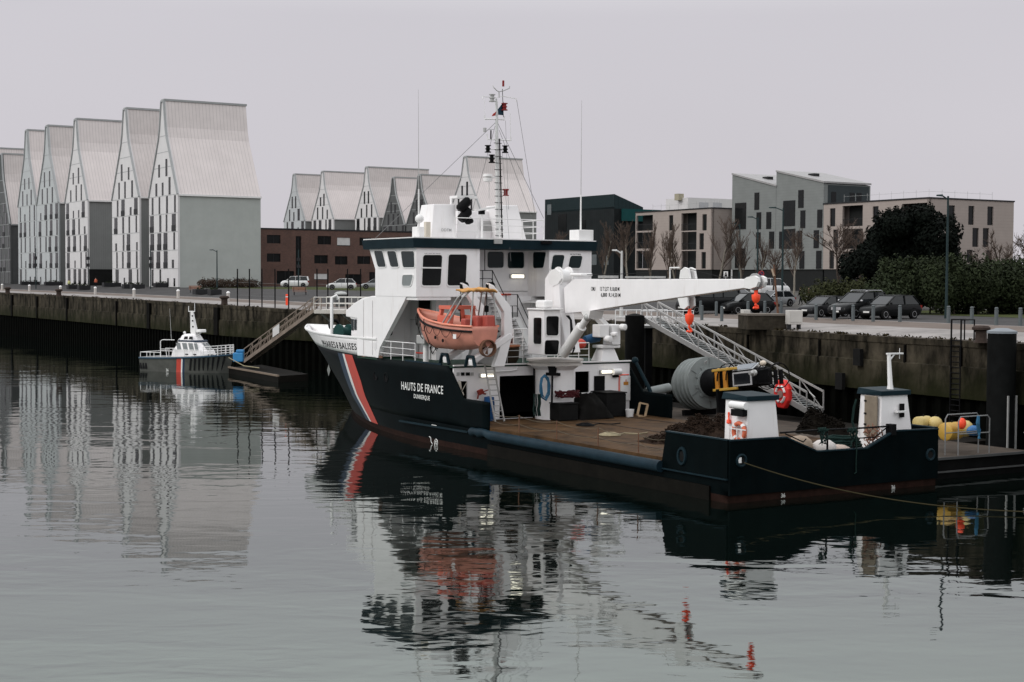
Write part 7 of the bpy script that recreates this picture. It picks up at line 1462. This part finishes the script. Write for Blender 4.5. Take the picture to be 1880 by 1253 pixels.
BLK = mat("black_car_paint", (.007, .0075, .008), .35, var=.1, coat=.15); GRN = mat("dark_green_car_paint", (.008, .01, .0095), .35, var=.1, coat=.15); ANTH = mat("anthracite_car_paint", (.012, .0125, .014), .35, coat=.15); SILV = mat("silver_car_paint", (.3, .31, .32), .35, metal=.2); WHC = mat("white_car_paint", (.68, .68, .68), .35, coat=.3)
HA = TH + R(180 + 3)
def cpos(px, py): return gat(px, py)
car("parked_car", cpos(1633, 586), HA, "black hatchback nearest the tall lamp, last of the row of three", 4.4, 1.75, 1.6, BLK, s=1.08)
car("parked_car", cpos(1578, 585), HA, "black off-roader with silver roof rails between the other two", 4.4, 1.85, 1.78, BLK, 'suv', s=1.1)
car("parked_car", cpos(1513, 582), HA, "small dark rounded car left of the black off-roader", 3.9, 1.72, 1.5, ANTH, bonnet=.3, s=1.06)
car("parked_car", cpos(1371, 577), HA + R(-14), "dark hatchback behind the jib tip hook", 3.95, 1.73, 1.62, BLK, s=1.08)
car("parked_van", cpos(1300, 576), HA + R(-14), "black van half hidden under the crane jib", 4.9, 1.95, 2.1, BLK, 'van', bonnet=.2, s=1.05)
car("parked_car", cpos(1420, 563), HA, "grey estate car behind the dark hatchback's tail", 4.2, 1.75, 1.5, SILV)
car("parked_van", cpos(1415, 545), HA + R(180), "white van standing behind the grey estate", 4.8, 1.95, 2.2, WHC, 'van', bonnet=.2)
car("parked_car", cpos(1352, 556), HA + R(90), "silver car seen between the jib and the dark hatchback", 4.2, 1.75, 1.5, SILV)
HB = TH + R(180)
car("parked_van", cpos(541, 528), R(186), "white small van parked before the brick block, left of the white hatchback", 4.5, 1.85, 1.85, WHC, 'van', bonnet=.24, group="white vehicles by the brick block", s=1.02)
car("parked_car", cpos(627, 532), R(186), "white hatchback parked before the brick block behind the landing platform", 4.3, 1.78, 1.6, WHC, group="white vehicles by the brick block")
car("parked_car", cpos(688, 531), R(186), "silver car just left of the wheelhouse, by the brick block", 4.2, 1.75, 1.5, SILV, group="white vehicles by the brick block")
# people
def person(px, py, rot, label, jacket, legs, stride=.25, h=1.72):
    p = gat(px, py)
    V = {'pel': (0, 0, .93, .15), 'wst': (0, 0, 1.1, .14), 'chs': (0.02, 0, 1.32, .165), 'nk': (.02, 0, 1.48, .06), 'hd': (.04, 0, 1.6, .1), 'ht': (.04, 0, 1.7, .075)}
    for sg, n in ((1, 'l'), (-1, 'r')):
        f = stride * sg; V.update({'hp' + n: (0, .1 * sg, .88, .095), 'kn' + n: (f * .5 + .04, .1 * sg, .48, .07), 'an' + n: (f * .9 - .03, .1 * sg, .09, .05), 'to' + n: (f * .9 + .13, .1 * sg, .04, .045), 'sh' + n: (.02, .19 * sg, 1.4, .075), 'el' + n: (-f * .3 - .02, .25 * sg, 1.13, .055), 'wr' + n: (-f * .4 + .08, .24 * sg, .9, .042), 'ha' + n: (-f * .4 + .1, .235 * sg, .82, .04)})
    E = [('pel', 'wst'), ('wst', 'chs'), ('chs', 'nk'), ('nk', 'hd'), ('hd', 'ht')]
    for n in 'lr': E += [('pel', 'hp' + n), ('hp' + n, 'kn' + n), ('kn' + n, 'an' + n), ('an' + n, 'to' + n), ('chs', 'sh' + n), ('sh' + n, 'el' + n), ('el' + n, 'wr' + n), ('wr' + n, 'ha' + n)]
    ks = list(V); me = bpy.data.meshes.new("person"); me.from_pydata([V[k][:3] for k in ks], [(ks.index(a), ks.index(b)) for a, b in E], []); o = bpy.data.objects.new("person", me); COL.objects.link(o)
    o.modifiers.new("skin", 'SKIN'); o.modifiers.new("sub", 'SUBSURF').levels = 1
    for i, k in enumerate(ks): me.skin_vertices[0].data[i].radius = (V[k][3], V[k][3]); me.skin_vertices[0].data[i].use_root = (k == 'pel')
    m2 = bpy.data.meshes.new_from_object(o.evaluated_get(bpy.context.evaluated_depsgraph_get())); bpy.data.objects.remove(o)
    m2.materials.clear()
    for q in (legs, jacket, SKIN, HAIR): m2.materials.append(q)
    for f in m2.polygons:
        c = f.center; f.material_index = 0 if c.z < .92 and abs(c.y) < .2 else (1 if c.z < 1.47 and not (c.z < .87) else (2 if c.z < 1.62 else 3))
        if c.z > 1.47 and c.x < .02: f.material_index = 3
        if abs(c.y) > .2 and c.z < .87: f.material_index = 2
    m2.shade_smooth(); n = bpy.data.objects.new("person", m2); COL.objects.link(n); n.location = p; n.rotation_euler[2] = rot; n.scale = (h / 1.72,) * 3
    return tag(n, label, "person")
SKIN = mat("skin", (.4, .25, .19), .6); HAIR = mat("dark_hair", (.02, .015, .012), .7); JB = mat("black_coat", (.014, .014, .016), .8); JR = mat("dark_red_coat", (.16, .02, .02), .8); JY = mat("yellow_jacket", (.5, .5, .22), .8); TRO = mat("dark_trousers", (.013, .013, .016), .85); JO = mat("orange_jacket", (.5, .12, .06), .8)
person(1470, 560, R(200), "person in a black coat walking beside the hedge", JB, TRO); person(1485.5, 560, R(200), "person in a dark red top walking beside the one in black", JR, TRO, -.2); person(127, 531, R(250), "person in a pale yellow jacket on the far quay near the planters", JY, TRO, .2); person(176, 527.5, R(250), "person in an orange top before the dark carport", JO, TRO, .15)
# quay furniture
CAB = mat("cream_cabinet", (.5, .48, .45), .6, var=.08, streak=.2, dirt=(.3, .24, .2)); OLDC = mat("old_dark_concrete", (.04, .034, .026), .9, var=.5, scale=2, bump=.6, bscale=5)
def qbox(name, x0, x1, yb, yt, dep, label, cat, M, extra=None, dz=0):
    p = gat((x0 + x1) / 2, yb); w_ = (x1 - x0) * p.y / FPX; H = EYE + (515 + .0052 * ((x0 + x1) / 2 - 940) - yt) * p.y / FPX - p.z; o = tag(empty(name, p, R(8)), label, cat); MB().box(-w_ / 2, w_ / 2, 0, dep, dz, H).build("body", M, o, bevel=.03); return o, w_, H
o, w_, H = qbox("concrete_block", 1371, 1446, 606, 580, 2.2, "dark stained concrete block on the quay between two pale cabinets", "block", OLDC); MB().box(-w_ / 2 - .05, w_ / 2 + .05, -.05, 2.25, H, H + .12).build("capping", mat("block_cap", (.16, .14, .12), .85), o)
o, w_, H = qbox("electric_cabinet", 1365, 1378, 600, 569, .8, "pale cabinet at the left of the dark concrete block", "cabinet", CAB); MB().box(-w_ * .4, w_ * .4, -.03, -.005, .15, H - .1).build("door", CAB, o)
o, w_, H = qbox("electric_cabinet", 1448, 1474, 606, 570, .8, "larger pale cabinet on legs at the right of the concrete block", "cabinet", CAB, dz=.35); MB().box(-w_ * .42, w_ * .42, -.03, -.005, .5, H - .1).build("door", CAB, o)
for sg in (-1, 1): MB().box(sg * w_ * .35 - .05, sg * w_ * .35 + .05, .1, .7, 0, .345).build("leg", TRIMM, o)
p = gat(1430, 598); o = tag(empty("rusty_pole", p), "thin rusty pole standing behind the concrete block", "pole"); MB().tube([(0, 0, 0), (-.25, 0, 2.6), (-.4, 0, 4.2)], [.09, .07, .05], 6).build("pole", RUST, o); MB().tube([(-.36, 0, 3.4), (-.5, .1, 3.9)], .09, 6).build("wrapping", mat("beige_wrap", (.35, .27, .2), .8), o)
# ladder hoops and wall ladder
u_ = S(1750, 622, v=16.95).y; o = tag(empty("quay_ladder", G(qv(u_), u_, 0), TH), "black iron ladder with hoops climbing the quay wall left of the mooring bollard", "ladder"); zq = qz(u_)
for y in (-.6, .1): MB().bar((-.14, y, 1.6), (-.14, y, zq + 1.15), .07).build("stile", BLACK, o)
mb = MB()
for i in range(16): mb.tube([(-.14, -.6, 1.8 + i * .3), (-.14, .1, 1.8 + i * .3)], .03, 4)
mb.build("rungs", BLACK, o); mb = MB(); mb.tube([(-.14, -.6, zq + 1.15), (.9, -.6, zq + 1.15), (.9, -.6, zq)], .045, 5); mb.tube([(-.14, .1, zq + 1.15), (.9, .1, zq + 1.15), (.9, .1, zq)], .045, 5); mb.build("hoop", BLACK, o)
# signs
p = atY(1332, 540, 165); p.z = gz(*wc(p)); k = 165 / FPX; o = tag(empty("road_sign", p), "square white sign with a dark symbol above the jib", "sign"); zc_ = EYE + (517 - 504) * k; MB().tube([(0, 0, 0), (0, 0, zc_ - p.z)], .04, 6).build("pole", STEEL, o); MB().box(-.24, .24, -.06, -.045, zc_ - p.z - .32, zc_ - p.z + .32).build("panel", WHITE2, o); mb = MB(); mb.box(-.13, .13, -.075, -.062, zc_ - p.z - .2, zc_ - p.z + .0); mb.ball((0, -.068, zc_ - p.z + .12), .09, 8, (1, .1, 1)); mb.build("symbol", BLACK, o)
p = atY(1397, 540, 165); p.z = gz(*wc(p)); o = tag(empty("road_sign", p), "round red rimmed no parking sign above the jib tip", "sign"); zc_ = EYE + (517.5 - 503) * k; MB().tube([(0, 0, 0), (0, 0, zc_ - p.z)], .04, 6).build("pole", STEEL, o); MB().lathe([(.02, 0), (.3, 0), (.3, .02), (.02, .021)], 20, (0, -.05, zc_ - p.z), (0, -1, 0)).build("panel", mat("sign_navy", (.03, .04, .09), .5), o); mb = MB(); mb.lathe([(.24, 0), (.32, 0), (.32, .02), (.24, .02), (.24, 0)], 20, (0, -.075, zc_ - p.z), (0, -1, 0)); mb.bar((-.18, -.085, zc_ - p.z + .18), (.18, -.085, zc_ - p.z - .18), .07, .02, up=(0, 1, 0)); mb.build("red_ring", mat("sign_red", (.4, .03, .03), .5), o)
# benches and planters on the far quay
def bench(px, py, rot, label, first=[None]):
    p = gat(px, py)
    if first[0] is None:
        o = empty("park_bench", p); W_ = mat("bench_wood", (.3, .16, .11), .7)
        mb = MB()
        for k in range(3): mb.box(-.9, .9, -.05 + k * .16, .07 + k * .16, .42, .47)
        mb.build("seat", W_, o); mb = MB()
        for k in range(3): mb.box(-.9, .9, .46 + k * .03, .5 + k * .03, .6 + k * .16, .72 + k * .16)
        mb.build("backrest", W_, o)
        for sg in (-1, 1): MB().prism([(sg * .75, 0, 0), (sg * .75, .42, 0), (sg * .75, .56, 1.02), (sg * .75, .5, 1.02), (sg * .75, .4, .42), (sg * .75, 0, .42)], (.06, 0, 0)).build("leg", TRIMM, o)
        first[0] = o
    else: o = dup(first[0], p)
    o.rotation_euler[2] = rot; return tag(o, label, "bench", "benches on the far quay")
bench(551, 542.5, R(20), "brown bench on the grass before the white small van"); bench(359, 538, R(20), "brown bench left of the planters by the dark street lamp")
def planter(px, py, w_, label, group="dark planters on the far quay"):
    p = gat(px, py); o = tag(empty("planter", p, TH), label, "planter", group); MB().box(-w_ / 2, w_ / 2, -.7, .7, 0, .75).build("tub", TRIMM, o, bevel=.04); mb = MB(); r = random.Random(int(px)); leafmass(mb, V3((0, 0, .8)), (w_ / 2 - .1, .6, .3), 90, .14, r); mb.build("plants", LEAF, o, weld=False, recalc=False)
for px, py, w_, lb_ in ((137, 531, 2.6, "dark planter beside the person in the yellow jacket"), (154, 532.5, 2.0, "dark planter right of the yellow jacketed person's planter"), (375, 541, 3.0, "dark planter right of the brown bench"), (394, 542, 1.6, "small dark planter at the foot of the dark street lamp"), (236, 530, 2.0, "dark planter before the second gabled house's door"), (252, 530.5, 2.2, "dark planter right of the second house's door"), (296, 528, 2.4, "dark planter at the foot of the nearest gabled house"), (55, 523.5, 4.0, "long dark planter before the joined blue grey houses"), (98, 524.5, 3.6, "long dark planter right of the signal pole"), (205, 527, 3.2, "dark planter before the carport")): planter(px, py, w_, lb_)
# wire fence of tall black posts, orange post, bin
o = tag(empty("wire_fence", gat(436, 562)), "open fence of tall thin black posts above the left gangway", "fence"); b0 = o.location.copy(); pts = []
for px, yb in ((436, 562), (458, 563), (481, 564.5), (505, 566), (530, 567.5), (582, 567), (602, 568), (638, 569), (662, 570)):
    p = gat(px, yb); pts.append(p); MB().bar(p - b0, p - b0 + V3((0, 0, (yb - 494) * p.y / FPX)), .12).build("post", BLACK, o)
mb = MB()
for a, b in ((0, 1), (1, 2), (2, 3), (3, 4), (5, 6), (7, 8)):
    for z in (1.2, 2.6): mb.tube([pts[a] - b0 + V3((0, 0, z)), pts[b] - b0 + V3((0, 0, z))], .012, 4)
mb.build("wire", WIRE, o)
p = gat(526.5, 561); o = tag(empty("marker_post", p), "bright orange marker post among the black fence posts", "post"); MB().box(-.12, .12, -.05, .05, 0, 1.25).build("post", FLUO, o, bevel=.02); MB().box(-.13, .13, -.06, .06, .9, 1.0).build("band", WHITE2, o)
p = gat(626, 563); o = tag(empty("litter_bin", p), "grey round bin with pale domed lid behind the landing platform", "bin"); MB().lathe([(.02, 0), (.6, 0), (.65, 1.3), (.02, 1.3)], 16).build("body", mat("bin_dark", (.07, .075, .075), .6), o, smooth=40); MB().lathe([(.02, 1.3), (.72, 1.3), (.72, 1.42), (.45, 1.6), (.02, 1.66)], 16).build("lid", mat("bin_lid", (.36, .37, .36), .6), o, smooth=40)
